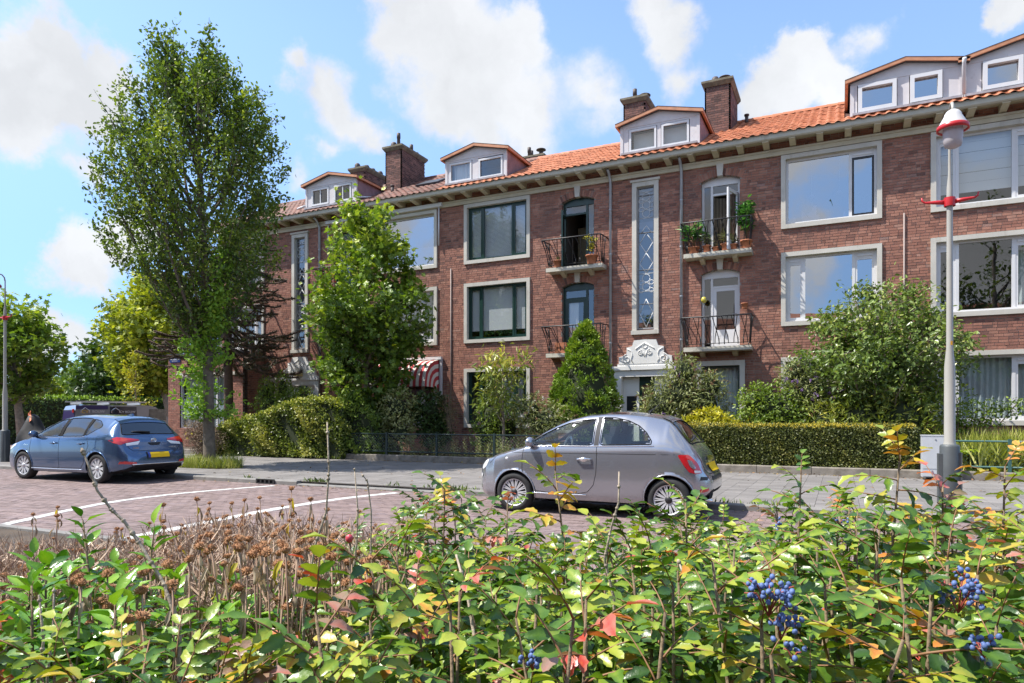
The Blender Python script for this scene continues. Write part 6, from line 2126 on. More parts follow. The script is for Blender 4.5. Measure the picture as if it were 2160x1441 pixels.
# upright leaders that stand out of the crown's top, and the bright suckers on the lower trunk
P, D, b = [], [], MB()
for (x, z0, z1) in ((-1.42, 9.6, 11.95), (.02, 9.6, 12.05), (-.25, 9.8, 11.5), (-.75, 9.6, 11.2), (.28, 9.5, 11.25), (-1.75, 9.0, 10.9), (-1.1, 9.8, 11.25), (1.25, 8.2, 9.75), (1.75, 7.9, 9.6), (-2.4, 8.0, 9.6), (1.62, 6.8, 8.3), (-3.1, 6.2, 7.5)):
    y = g.normal(0, .25); b.tube([(x * .55 - .15, y * .5, z0 - 1.0), (x * .9, y, z0), (x, y, z1)], [.03, .02, .005], 4, cap=False)
    for k in range(7):
        zz = z0 + (z1 - z0) * k / 7; L = .38 * (1 - k / 9)
        for q in range(34):
            s = g.random() ** .8
            P.append((x + g.normal(0, .075 + .10 * (1 - k / 7)), y + g.normal(0, .10), zz + g.random() * (z1 - zz) * .5)); D.append((g.normal(0, .8), g.normal(0, .8), g.normal(.1, .5)))
P, D = np.array(P), np.array(D)
props(b.build('leaders', bark_m, elm), kind='stuff')
obj('crown', leaf_mesh('crown', P, D, g.normal(0, .6, P.shape) + [0, 0, 1], .105 * g.uniform(.7, 1.3, len(P)), elm_m, 'oval', np.clip(g.normal(.5, .22, len(P)), 0, 1)), elm)
P, D = [], []
for k in range(70):
    z = g.uniform(1.2, 4.6); a = g.random() * 6.28; r = .17
    n = 34; L = g.uniform(.25, .75) * (1.1 if z < 3 else .9)
    d = Vector((math.cos(a), math.sin(a), g.uniform(.2, 1.0))); 
    for q in range(n):
        s = g.random(); P.append(Vector((r * math.cos(a) - .05, r * math.sin(a), z)) + d * L * s + Vector(g.normal(0, .06, 3))); D.append(Vector(g.normal(0, .7, 3)) + d * .4)
for (x0, z0, x1, z1) in ((-.5, 4.2, -1.0, 6.2), (.5, 4.4, .95, 6.1), (-.9, 4.4, -1.25, 5.3), (-.05, 3.2, .9, 4.7), (.1, 3.4, 1.0, 5.6)):
    for q in range(190):
        s = g.random(); P.append(Vector((x0 + (x1 - x0) * s, -.3 + g.normal(0, .12), z0 + (z1 - z0) * s)) + Vector(g.normal(0, .09, 3))); D.append(Vector(g.normal(0, .7, 3)))
P, D = np.array(P), np.array(D)
o = obj('suckers', leaf_mesh('suckers', P, D, g.normal(0, .6, P.shape) + [0, 0, 1], .115 * g.uniform(.7, 1.3, len(P)), sucker_m, 'oval'), elm); props(o, kind='stuff')

# --- the young maple in the garden
E_ = [(1.6, -.1, 0, .7), (2.3, -.1, 0, 1.2), (3.0, -.1, 0, 1.5), (3.7, .0, 0, 1.75), (4.4, .2, 0, 1.95), (5.0, .25, 0, 1.85), (5.7, .1, 0, 1.6), (6.5, -.05, 0, 1.3), (7.2, .05, 0, 1.15), (7.8, -.1, 0, .85), (8.2, -.15, 0, .45)]
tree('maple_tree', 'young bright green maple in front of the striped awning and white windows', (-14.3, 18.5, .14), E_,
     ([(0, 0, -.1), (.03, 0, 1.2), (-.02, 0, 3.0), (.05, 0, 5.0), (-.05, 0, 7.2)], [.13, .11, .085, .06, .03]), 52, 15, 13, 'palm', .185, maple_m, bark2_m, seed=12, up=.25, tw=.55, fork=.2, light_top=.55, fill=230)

# --- monkey puzzle: rope-like spiny branches in whorls
t = thing('monkey_puzzle_tree', 'dark spiny monkey puzzle tree with rope-like drooping branches at the house corner', 'tree', (-21.2, 18.9, .14))
MB().tube([(0, 0, -.1), (.03, 0, 2), (.0, 0, 4.5), (.02, 0, 7.6)], [.19, .17, .14, .06], 10).build('trunk', mat('monkey_puzzle_bark', (.10, .065, .05), .95, noise=.3, nscale=8, bump=.6), t)
g = np.random.default_rng(4)
mp = foliage_mat('monkey_puzzle_leaf', [(0, (.012, .022, .012)), (.6, (.03, .045, .018)), (.88, (.06, .06, .03)), (1, (.20, .11, .06))], trans=.05)
P, D, N_, b = [], [], [], MB()
def rope(pts, r):
    b.tube(pts, [r * .5] * len(pts), 5)
    for i in range(len(pts) - 1):
        p0, p1 = Vector(pts[i]), Vector(pts[i + 1]); ax = (p1 - p0).normalized()
        n = int((p1 - p0).length / .016)
        for q in range(n):
            o_ = Vector(g.normal(0, 1, 3)); o_ = (o_ - o_.dot(ax) * ax).normalized()
            P.append(p0.lerp(p1, g.random()) + o_ * r * .3); D.append(ax * .7 + o_); N_.append(o_)
for w in range(12):
    z = 3.6 + w * .36; nb = 6
    for k in range(nb):
        a = k * 2 * math.pi / nb + w * .7 + g.normal(0, .15); L = (2.5 - .09 * w) * g.uniform(.75, 1.15)
        dv = Vector((math.cos(a), math.sin(a), 0)); dr = -.55 + .07 * w + g.normal(0, .08)
        pts = [Vector((0, 0, z)) + dv * L * s + Vector((0, 0, dr * L * s * (1.25 - .75 * s) + .06 * math.sin(s * 9))) for s in np.linspace(.05, 1, 6)]
        rope(pts, .085)
        for j in range(5):
            s = pts[2 + j % 3].lerp(pts[min(5, 3 + j % 3)], g.random()); sd = (dv * .7 + Vector(g.normal(0, .55, 3))); sd.z = g.uniform(-.5, .25)
            rope([s, s + sd * .35, s + sd * .62 + Vector((0, 0, .12))], .075)
props(b.build('branches', MATS['monkey_puzzle_bark'], t), kind='stuff')
obj('crown', leaf_mesh('crown', np.array(P), np.array(D), np.array(N_), np.full(len(P), .115), mp, 'lance'), t)


# --- shrubs
def shrub(name, label, loc, blobs, n, leaf, lsize, m, seed, group=None, cat='shrub', stems=5, droop=0.0, core=True, shell=.55, flowers=None, bias=.0, nz=1.0):
    """blobs: (x, y, z, rx, ry, rz). Leaves on the outer part of the blobs, a solid dark core painted as the shade within."""
    g = np.random.default_rng(seed)
    t = thing(name, label, cat, loc, 0, group)
    b = MB()
    for i in range(stems):
        q = blobs[g.integers(len(blobs))]
        b.tube([(g.normal(0, .08), g.normal(0, .08), -.05), (q[0] * .5 + g.normal(0, .06), q[1] * .5, q[2] * .5), (q[0] + g.normal(0, .1), q[1], q[2] + q[5] * .4)], [.030, .020, .007], 5, cap=False)
    props(b.build('stems', twig_m, t), kind='stuff')
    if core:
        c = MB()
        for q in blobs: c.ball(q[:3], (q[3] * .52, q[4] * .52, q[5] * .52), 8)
        props(c.build('shade_core', core_m, t), kind='stuff')
    w = np.array([q[3] * q[4] + q[3] * q[5] for q in blobs]); w /= w.sum()
    P, O = [], []
    clumps = g.normal(size=(260, 3)); clumps /= np.linalg.norm(clumps, axis=1, keepdims=True)
    k = g.choice(len(blobs), n, p=w)
    q = np.array(blobs)[k]
    u_ = clumps[g.integers(260, size=n)] + g.normal(0, .16, (n, 3)); u_ /= np.linalg.norm(u_, axis=1, keepdims=True)
    rr = (shell + (1 - shell) * g.random(n) ** .6) * (1 + .10 * np.sin(u_[:, 0] * 7 + k) * np.cos(u_[:, 2] * 6 + k * 2))
    P = q[:, :3] + u_ * q[:, 3:6] * rr[:, None]
    keep = P[:, 2] > .03
    P, u_ = P[keep], u_[keep]
    D = u_ * .7 + g.normal(0, .75, P.shape); D[:, 2] += .15 - droop
    N_ = u_ * .7 + g.normal(0, .5, P.shape); N_[:, 2] += nz
    rn = np.clip(.42 + .22 * np.sin(P[:, 0] * 4.1 + P[:, 2] * 3 + seed) * .6 + g.normal(0, .2, len(P)) + bias, 0, 1)
    obj('foliage', leaf_mesh('foliage', P, D, N_, lsize * g.uniform(.65, 1.3, len(P)), m, leaf, rn), t)
    if flowers:
        for (nm, nf, fm, shape) in flowers:
            P2, D2, S2 = [], [], []
            idx = g.choice(len(P), nf)
            for i in idx:
                p = np.array(P[i]) + u_[i] * .05
                if p[1] > .2 and g.random() < .7: p[1] *= -1
                if shape == 'spike':
                    d = u_[i] * .8 + g.normal(0, .3, 3); d[2] += .35; d /= np.linalg.norm(d); L = g.uniform(.12, .26)
                    for s in np.linspace(0, 1, 26):
                        P2.append(p + d * L * s + np.array([0, 0, -.10 * s * s]) + g.normal(0, .014 * (1.1 - s), 3)); D2.append(g.normal(0, 1, 3)); S2.append(.035)
                else:
                    for s in range(6): P2.append(p + g.normal(0, .012, 3)); a = s * 1.047; D2.append((math.cos(a), -.35, math.sin(a))); S2.append(.05)
            P2, D2 = np.array(P2), np.array(D2)
            props(obj(nm, leaf_mesh(nm, P2, D2, unit(len(P2)) + [0, -1, .3], np.array(S2), fm, 'diamond'), t), kind='stuff')
    return t


def hedge(name, label, x0, x1, y0, y1, z0, z1, n, lsize, m, seed, top_m=None, ntop=0, wob=.03, leaf='oval', ends=True, cat='hedge', zprof=None, core=None):
    g = np.random.default_rng(seed)
    t = thing(name, label, cat, ((x0 + x1) / 2, y0, z0)); ox = (x0 + x1) / 2
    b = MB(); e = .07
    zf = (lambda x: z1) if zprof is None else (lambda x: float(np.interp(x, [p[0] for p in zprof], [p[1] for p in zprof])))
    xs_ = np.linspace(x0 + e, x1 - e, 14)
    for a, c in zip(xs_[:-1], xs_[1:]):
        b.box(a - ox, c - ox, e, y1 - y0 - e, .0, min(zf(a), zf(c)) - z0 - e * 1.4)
    props(b.build('shade_core', core or core_m, t), kind='stuff')  # dark boxes standing in for the shade inside the hedge
    W, H, Dp = x1 - x0, z1 - z0, y1 - y0
    A = [W * H, W * Dp, H * Dp, H * Dp]; k = g.choice(4, n, p=np.array(A) / sum(A))
    u_, v = g.random(n), g.random(n)
    P = np.zeros((n, 3)); N_ = np.zeros((n, 3))
    X = x0 + W * u_
    Zt = np.array([zf(x) for x in X]) - z0
    f = k == 0; P[f] = np.stack([X[f] - ox, np.zeros(f.sum()), v[f] * Zt[f]], 1); N_[f] = (0, -1, .25)
    f = k == 1; P[f] = np.stack([X[f] - ox, v[f] * Dp, Zt[f]], 1); N_[f] = (0, -.1, 1)
    f = k == 2; P[f] = np.stack([np.full(f.sum(), x0 - ox), u_[f] * Dp, v[f] * (zf(x0) - z0)], 1); N_[f] = (-1, 0, .2)
    f = k == 3; P[f] = np.stack([np.full(f.sum(), x1 - ox), u_[f] * Dp, v[f] * (zf(x1) - z0)], 1); N_[f] = (1, 0, .2)
    bulge = wob * (np.sin(P[:, 0] * 3.1 + seed) + np.sin(P[:, 2] * 4.3 + P[:, 0] * 1.7) + .7 * np.sin(P[:, 0] * 9 + P[:, 2] * 7 + P[:, 1] * 8))
    depth = g.normal(0, lsize * .6, n) + bulge
    Nu = N_ / np.linalg.norm(N_, axis=1, keepdims=True)
    P += Nu * depth[:, None]
    D = g.normal(0, .8, P.shape) + N_ * .5; D[:, 2] += .25
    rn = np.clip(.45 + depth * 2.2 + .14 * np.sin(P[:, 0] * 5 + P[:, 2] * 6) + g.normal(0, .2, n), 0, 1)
    obj('foliage', leaf_mesh('foliage', P, D, N_ + g.normal(0, .55, P.shape), lsize * g.uniform(.65, 1.35, n), m, leaf, rn), t)
    if top_m:
        X = x0 + W * g.random(ntop); Y = -lsize * .8 + (Dp + lsize * 1.4) * g.random(ntop)
        P = np.stack([X - ox, Y, np.array([zf(x) for x in X]) - z0 + g.normal(.0, lsize * .6, ntop) + .02], 1)
        D = g.normal(0, .6, P.shape) + [0, 0, .8]
        obj('new_growth', leaf_mesh('new_growth', P, D, g.normal(0, .5, P.shape) + [0, -.5, 1], lsize * g.uniform(.6, 1.2, ntop), top_m, leaf), t)
    return t


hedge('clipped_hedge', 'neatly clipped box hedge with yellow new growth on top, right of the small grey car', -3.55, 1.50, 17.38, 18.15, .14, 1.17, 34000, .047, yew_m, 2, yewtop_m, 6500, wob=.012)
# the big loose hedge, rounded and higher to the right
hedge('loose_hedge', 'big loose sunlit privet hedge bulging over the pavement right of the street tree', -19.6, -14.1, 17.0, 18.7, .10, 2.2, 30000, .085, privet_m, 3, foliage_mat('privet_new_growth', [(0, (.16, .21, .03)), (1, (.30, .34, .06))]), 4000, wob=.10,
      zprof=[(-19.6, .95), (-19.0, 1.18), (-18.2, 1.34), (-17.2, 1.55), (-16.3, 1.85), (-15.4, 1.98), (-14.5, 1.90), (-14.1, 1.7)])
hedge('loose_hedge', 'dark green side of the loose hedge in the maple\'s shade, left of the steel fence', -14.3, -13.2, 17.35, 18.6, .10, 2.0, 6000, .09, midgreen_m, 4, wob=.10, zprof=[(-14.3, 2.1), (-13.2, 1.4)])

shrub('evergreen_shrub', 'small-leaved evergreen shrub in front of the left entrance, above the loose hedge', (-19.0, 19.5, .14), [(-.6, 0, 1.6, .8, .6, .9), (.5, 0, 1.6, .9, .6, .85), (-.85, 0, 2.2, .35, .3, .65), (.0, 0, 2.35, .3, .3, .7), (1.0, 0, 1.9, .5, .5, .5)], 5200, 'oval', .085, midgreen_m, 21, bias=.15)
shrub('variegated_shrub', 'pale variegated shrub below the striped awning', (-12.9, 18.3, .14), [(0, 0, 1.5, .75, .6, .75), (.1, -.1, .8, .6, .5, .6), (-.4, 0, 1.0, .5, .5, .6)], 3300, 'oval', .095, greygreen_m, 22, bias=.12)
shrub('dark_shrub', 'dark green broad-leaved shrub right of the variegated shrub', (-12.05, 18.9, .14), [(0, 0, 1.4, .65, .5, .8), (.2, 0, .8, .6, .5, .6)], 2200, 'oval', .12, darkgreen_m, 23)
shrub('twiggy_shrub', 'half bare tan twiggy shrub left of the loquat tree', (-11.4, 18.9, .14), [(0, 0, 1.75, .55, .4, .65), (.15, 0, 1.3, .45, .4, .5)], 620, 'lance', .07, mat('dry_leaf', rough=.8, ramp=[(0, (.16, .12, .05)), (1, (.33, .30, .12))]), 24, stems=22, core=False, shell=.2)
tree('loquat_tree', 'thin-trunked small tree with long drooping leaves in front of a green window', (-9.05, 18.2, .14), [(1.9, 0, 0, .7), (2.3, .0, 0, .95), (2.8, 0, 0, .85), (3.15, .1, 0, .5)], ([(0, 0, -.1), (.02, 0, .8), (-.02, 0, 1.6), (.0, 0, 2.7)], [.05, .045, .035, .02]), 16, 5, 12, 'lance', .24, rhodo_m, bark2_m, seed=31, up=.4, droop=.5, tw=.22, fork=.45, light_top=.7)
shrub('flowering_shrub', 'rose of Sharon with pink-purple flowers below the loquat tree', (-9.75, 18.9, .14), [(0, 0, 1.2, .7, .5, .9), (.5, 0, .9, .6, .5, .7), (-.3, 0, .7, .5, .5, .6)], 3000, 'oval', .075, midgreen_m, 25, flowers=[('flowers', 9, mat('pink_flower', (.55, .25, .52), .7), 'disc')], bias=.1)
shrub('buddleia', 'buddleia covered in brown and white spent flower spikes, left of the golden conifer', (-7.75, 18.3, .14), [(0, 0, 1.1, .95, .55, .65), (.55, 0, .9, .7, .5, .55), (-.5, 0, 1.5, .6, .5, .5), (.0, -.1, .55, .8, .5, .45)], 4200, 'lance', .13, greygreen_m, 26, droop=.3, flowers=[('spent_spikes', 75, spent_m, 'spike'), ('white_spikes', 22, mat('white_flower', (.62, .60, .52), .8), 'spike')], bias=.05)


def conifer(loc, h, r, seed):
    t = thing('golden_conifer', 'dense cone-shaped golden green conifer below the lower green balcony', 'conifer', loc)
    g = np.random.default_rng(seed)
    c = MB(); c.lathe([(r * .35, 0), (r * .80, .5), (r * .82, 1.2), (r * .62, 2.2), (r * .28, h - .8), (.02, h - .3)], n=12); props(c.build('shade_core', core_m, t), kind='stuff')  # dark solid cone standing in for the shade inside the conifer
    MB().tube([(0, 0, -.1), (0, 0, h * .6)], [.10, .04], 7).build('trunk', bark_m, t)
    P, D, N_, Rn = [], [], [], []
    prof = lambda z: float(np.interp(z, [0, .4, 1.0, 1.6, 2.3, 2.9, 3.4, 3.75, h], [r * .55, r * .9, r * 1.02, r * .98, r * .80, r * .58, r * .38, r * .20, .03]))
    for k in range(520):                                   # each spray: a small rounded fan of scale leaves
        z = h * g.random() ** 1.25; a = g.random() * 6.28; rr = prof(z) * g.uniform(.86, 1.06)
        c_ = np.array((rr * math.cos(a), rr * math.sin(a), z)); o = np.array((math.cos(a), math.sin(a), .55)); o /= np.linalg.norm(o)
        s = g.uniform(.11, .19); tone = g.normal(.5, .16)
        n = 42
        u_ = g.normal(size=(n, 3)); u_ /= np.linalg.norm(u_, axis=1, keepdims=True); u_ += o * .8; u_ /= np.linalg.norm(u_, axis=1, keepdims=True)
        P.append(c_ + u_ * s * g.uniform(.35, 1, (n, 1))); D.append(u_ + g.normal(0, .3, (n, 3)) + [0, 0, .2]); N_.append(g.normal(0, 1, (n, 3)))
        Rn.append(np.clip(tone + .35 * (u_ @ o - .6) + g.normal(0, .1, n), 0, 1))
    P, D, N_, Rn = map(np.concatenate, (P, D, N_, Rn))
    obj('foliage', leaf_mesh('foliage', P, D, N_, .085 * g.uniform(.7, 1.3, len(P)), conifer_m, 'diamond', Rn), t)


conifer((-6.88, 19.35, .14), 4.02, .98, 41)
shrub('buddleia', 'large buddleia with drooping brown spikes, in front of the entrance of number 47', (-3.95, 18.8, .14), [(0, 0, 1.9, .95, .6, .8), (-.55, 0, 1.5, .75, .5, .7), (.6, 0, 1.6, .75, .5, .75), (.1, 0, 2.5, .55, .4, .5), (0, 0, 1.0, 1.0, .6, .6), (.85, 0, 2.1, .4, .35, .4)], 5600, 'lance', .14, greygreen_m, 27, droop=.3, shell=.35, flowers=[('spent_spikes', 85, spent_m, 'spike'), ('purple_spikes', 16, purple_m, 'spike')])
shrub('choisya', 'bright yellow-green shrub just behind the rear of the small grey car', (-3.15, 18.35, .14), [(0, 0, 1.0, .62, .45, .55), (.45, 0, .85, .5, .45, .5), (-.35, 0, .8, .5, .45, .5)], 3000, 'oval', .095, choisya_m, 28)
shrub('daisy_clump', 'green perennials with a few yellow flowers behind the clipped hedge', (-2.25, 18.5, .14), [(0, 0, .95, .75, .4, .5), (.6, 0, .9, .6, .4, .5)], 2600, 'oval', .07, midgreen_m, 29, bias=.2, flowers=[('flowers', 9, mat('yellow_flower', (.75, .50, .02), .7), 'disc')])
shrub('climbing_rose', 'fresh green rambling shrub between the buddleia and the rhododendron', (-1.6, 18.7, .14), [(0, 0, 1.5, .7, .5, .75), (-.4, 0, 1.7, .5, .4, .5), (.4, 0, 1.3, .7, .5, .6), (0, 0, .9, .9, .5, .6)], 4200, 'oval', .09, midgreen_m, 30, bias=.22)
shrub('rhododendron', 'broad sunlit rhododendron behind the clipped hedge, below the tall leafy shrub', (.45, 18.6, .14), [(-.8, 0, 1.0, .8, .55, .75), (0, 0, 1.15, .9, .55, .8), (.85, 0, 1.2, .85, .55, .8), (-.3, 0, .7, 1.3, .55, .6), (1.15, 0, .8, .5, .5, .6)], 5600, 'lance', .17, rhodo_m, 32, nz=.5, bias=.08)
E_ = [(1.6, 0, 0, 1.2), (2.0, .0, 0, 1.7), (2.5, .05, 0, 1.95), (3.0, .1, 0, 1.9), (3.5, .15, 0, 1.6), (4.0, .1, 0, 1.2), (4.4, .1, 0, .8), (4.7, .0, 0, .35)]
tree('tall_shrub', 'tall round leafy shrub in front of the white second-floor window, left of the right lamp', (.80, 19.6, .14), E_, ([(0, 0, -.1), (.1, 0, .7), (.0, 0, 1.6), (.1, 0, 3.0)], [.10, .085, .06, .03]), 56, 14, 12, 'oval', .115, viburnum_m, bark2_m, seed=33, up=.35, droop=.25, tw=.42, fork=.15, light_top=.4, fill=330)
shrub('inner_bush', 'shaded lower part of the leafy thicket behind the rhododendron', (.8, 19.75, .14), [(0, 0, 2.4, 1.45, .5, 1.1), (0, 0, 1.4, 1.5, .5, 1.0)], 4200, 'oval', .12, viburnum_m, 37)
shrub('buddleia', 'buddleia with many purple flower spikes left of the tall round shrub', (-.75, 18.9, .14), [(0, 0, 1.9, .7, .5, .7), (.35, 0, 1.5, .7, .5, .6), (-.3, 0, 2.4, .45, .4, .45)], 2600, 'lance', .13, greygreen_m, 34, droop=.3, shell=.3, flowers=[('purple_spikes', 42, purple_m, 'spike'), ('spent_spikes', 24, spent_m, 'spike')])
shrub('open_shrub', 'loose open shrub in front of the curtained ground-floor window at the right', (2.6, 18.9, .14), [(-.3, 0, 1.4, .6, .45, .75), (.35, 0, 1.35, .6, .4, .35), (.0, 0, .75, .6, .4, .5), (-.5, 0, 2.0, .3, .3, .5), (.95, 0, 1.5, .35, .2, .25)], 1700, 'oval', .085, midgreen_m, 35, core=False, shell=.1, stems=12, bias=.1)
# fern-like bright plant and ornamental grass
t = thing('fern', 'bright green fern-like plant at the foot of the right lamp, behind the fence', 'fern', (2.45, 18.1, .14))
g = np.random.default_rng(51); P, D = [], []
for k in range(26):
    a = g.random() * 6.28; L = g.uniform(.5, .9)
    for s in np.linspace(.1, 1, 26):
        p = Vector((math.cos(a) * L * s * .7, math.sin(a) * L * s * .7, .25 + L * (1.1 * s - .75 * s * s)))
        for sg in (-1, 1): P.append(p); D.append(Vector((-math.sin(a) * sg, math.cos(a) * sg, -.1)) + Vector((math.cos(a), math.sin(a), 0)) * .5)
P, D = np.array(P), np.array(D); obj('fronds', leaf_mesh('fronds', P, D, g.normal(0, .2, P.shape) + [0, 0, 1], np.full(len(P), .11), foliage_mat('fern_leaf', [(0, (.13, .24, .02)), (1, (.30, .42, .04))]), 'lance'), t)
t = thing('ornamental_grass', 'tall pale green ornamental grass behind the green fence at the right edge', 'grass', (3.4, 18.1, .14))
n = 2600; P = np.stack([g.normal(0, .55, n), g.normal(0, .22, n), np.zeros(n)], 1); D = np.stack([g.normal(0, .35, n), g.normal(0, .35, n), np.ones(n)], 1)
o = obj('blades', leaf_mesh('blades', P, D, unit(n), g.uniform(.6, 1.15, n), foliage_mat('grass_blade', [(0, (.12, .16, .03)), (.6, (.24, .29, .06)), (1, (.38, .38, .14))]), 'blade'), t); props(o, kind='stuff')
shrub('perennial_bed', 'low mixed perennials behind the green fence at the right edge', (4.2, 17.9, .14), [(0, 0, .3, 1.6, .35, .35), (-1.3, 0, .3, .8, .3, .3), (1.6, 0, .45, 1.2, .4, .5)], 3200, 'oval', .07, greygreen_m, 36)


def upright_weeds(name, label, x0, x1, y, n, h, m, seed):
    g = np.random.default_rng(seed); P, D, S = [], [], []
    for k in range(n):
        x = g.uniform(x0, x1); yy = y + g.normal(0, .25); hh = h * g.uniform(.5, 1.1)
        for s in np.linspace(.05, 1, 22):
            a = s * 40 + k; P.append((x + .02 * math.sin(s * 5 + k), yy, .14 + hh * s)); D.append((math.cos(a), math.sin(a), .5)); S.append(.11 * (1.1 - .6 * s))
    return props(obj(name, leaf_mesh(name, np.array(P), np.array(D), g.normal(0, .4, (len(P), 3)) + [0, 0, 1], np.array(S), m, 'lance')), label, 'plants', kind='stuff')


upright_weeds('perennials', 'upright leafy perennials behind the dark steel fence', -14.0, -7.2, 17.95, 150, .75, greygreen_m, 61)
upright_weeds('perennials', 'tall pale perennials near the entrance path', -6.4, -4.6, 18.4, 40, .9, midgreen_m, 62)

# --- grass round the street tree, dry bush behind it
g = np.random.default_rng(52)
n = 2600; a = g.random(n) * 6.28; r = np.sqrt(g.random(n)) * 1.0
P = np.stack([-15.2 + r * np.cos(a) * 1.15, 12.9 + r * np.sin(a) * .5, np.full(n, PAVE)], 1); D = np.stack([g.normal(0, .45, n), g.normal(0, .45, n), np.ones(n)], 1)
props(obj('grass', leaf_mesh('grass', P, D, unit(n), g.uniform(.12, .42, n), foliage_mat('wild_grass', [(0, (.09, .13, .03)), (.6, (.20, .25, .06)), (1, (.40, .36, .16))]), 'blade')), 'tuft of wild grass round the foot of the street tree', 'grass', kind='stuff')
sheet('tree_pit', -16.1, -14.3, 12.45, 13.5, PAVE + .004, soil_m)
shrub('dry_bush', 'dry tan twiggy bush between the blue car and the street tree', (-19.9, 16.6, PAVE), [(0, 0, .75, .7, .5, .75), (.5, 0, .5, .6, .5, .5), (-.4, .1, .9, .5, .4, .5), (.2, -.1, .6, .8, .5, .6)], 4200, 'lance', .09, mat('dry_tan_leaf', rough=.85, ramp=[(0, (.17, .12, .08)), (.7, (.30, .22, .15)), (1, (.42, .36, .2))]), 53, stems=40, core=False, shell=.2, flowers=[('flowers', 10, mat('weed_yellow', (.55, .45, .03), .7), 'disc')])

# --- trees and hedges across the side street
tree('leaning_tree', 'small leaning tree behind the left street lamp', (-29.4, 15.9, 0), [(2.6, -.3, 0, .9), (3.4, -.2, 0, 1.55), (4.4, -.1, 0, 1.7), (5.2, -.3, 0, 1.3), (5.9, -.3, 0, .6)], ([(.35, 0, -.1), (.15, 0, 1.2), (-.1, 0, 2.4), (-.3, 0, 4.0)], [.17, .15, .12, .06]), 34, 11, 10, 'palm', .22, maple_m, bark2_m, fill=110, seed=71, up=.3, tw=.55, fork=.5, group='trees across the side street', light_top=.4)
tree('yellow_green_tree', 'broad yellow-green tree beyond the van, left of the brick corner', (-38.6, 28.6, 0), [(3.4, .3, 0, 1.6), (4.6, .1, 0, 2.4), (6.0, 0, 0, 3.0), (7.4, .1, 0, 2.7), (8.7, .3, 0, 2.0), (9.7, .2, 0, 1.0)], ([(1.5, 0, -.1), (1.4, 0, 2), (.9, 0, 3.4), (.3, 0, 7.5)], [.24, .2, .17, .07]), 60, 12, 13, 'palm', .30, yellowgreen_m, bark2_m, fill=110, seed=72, up=.25, tw=.8, fork=.4, group='trees across the side street', light_top=.3)
tree('dark_tree', 'dark green tree behind the yellow-green tree', (-46.0, 32.0, 0), [(1.6, 0, 0, 2.3), (3.2, 0, 0, 3.0), (5.0, .2, 0, 2.9), (6.8, .2, 0, 2.2), (8.3, .0, 0, 1.3), (9.4, .1, 0, .6)], ([(0, 0, -.1), (0, 0, 3), (0, 0, 7)], [.25, .2, .1]), 60, 12, 13, 'palm', .34, darkgreen_m, bark2_m, fill=110, seed=73, up=.25, tw=.8, fork=.2, group='trees across the side street', light_top=.5)
tree('yellow_sapling', 'thin yellow-leaved sapling in front of the hedge, behind the van', (-33.6, 23.9, 0), [(1.7, 0, 0, .55), (2.4, .05, 0, .85), (3.2, 0, 0, .6), (3.9, .05, 0, .35), (4.5, 0, 0, .15)], ([(0, 0, -.1), (0, 0, 2), (.02, 0, 4.2)], [.035, .03, .012]), 15, 6, 8, 'oval', .16, foliage_mat('sapling_leaf', [(0, (.15, .20, .02)), (.6, (.33, .33, .03)), (1, (.45, .36, .06))]), twig_m, seed=74, up=.5, tw=.35, fork=.35, group='trees across the side street')
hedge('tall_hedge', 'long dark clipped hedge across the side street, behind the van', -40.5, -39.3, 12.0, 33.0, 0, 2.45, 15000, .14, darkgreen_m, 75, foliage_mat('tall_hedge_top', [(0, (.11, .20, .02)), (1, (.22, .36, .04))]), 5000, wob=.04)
shrub('round_bush', 'round sunlit bush behind the long dark hedge', (-50.5, 28.5, 0), [(0, 0, 2.6, 1.7, 1.5, 2.0), (-.3, 0, 4.1, 1.0, 1.0, .9)], 3600, 'oval', .26, yellowgreen_m, 76, group='bushes behind the long hedge', bias=-.1)
shrub('grey_bush', 'olive bush behind the long dark hedge, left of the dark tree', (-48.5, 33.5, 0), [(0, 0, 2.4, 2.2, 1.5, 1.9), (1.8, 0, 2.0, 1.8, 1.2, 1.5)], 3800, 'oval', .26, midgreen_m, 77, group='bushes behind the long hedge', bias=.12)
shrub('corner_bush', 'dark leafy bush at the brick corner, right of the van', (-31.2, 27.2, 0), [(0, 0, 1.4, 1.3, .9, 1.2), (.9, 0, 1.2, .8, .8, 1.0)], 3000, 'oval', .16, darkgreen_m, 78, bias=.1)
# the far wood
g = np.random.default_rng(80); P = []; Rn = []
for k in range(46):
    x = -95 + k * 1.9 + g.normal(0, 1); y = 62 + g.normal(0, 6) + (x + 60) * .25; h = g.uniform(5, 8.5); r = g.uniform(2, 3.2)
    u_ = unit(520); tone = g.normal(.45, .18)
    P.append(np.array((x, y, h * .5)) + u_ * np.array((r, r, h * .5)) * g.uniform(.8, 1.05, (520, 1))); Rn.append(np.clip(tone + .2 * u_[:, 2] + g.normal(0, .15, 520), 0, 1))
P = np.concatenate(P); Rn = np.concatenate(Rn)
props(obj('wood', leaf_mesh('wood', P, unit(len(P)), unit(len(P)) + [0, 0, .8], .75 * g.uniform(.6, 1.3, len(P)), midgreen_m, 'oval', Rn)), 'line of trees far beyond the side street', 'trees', kind='stuff')
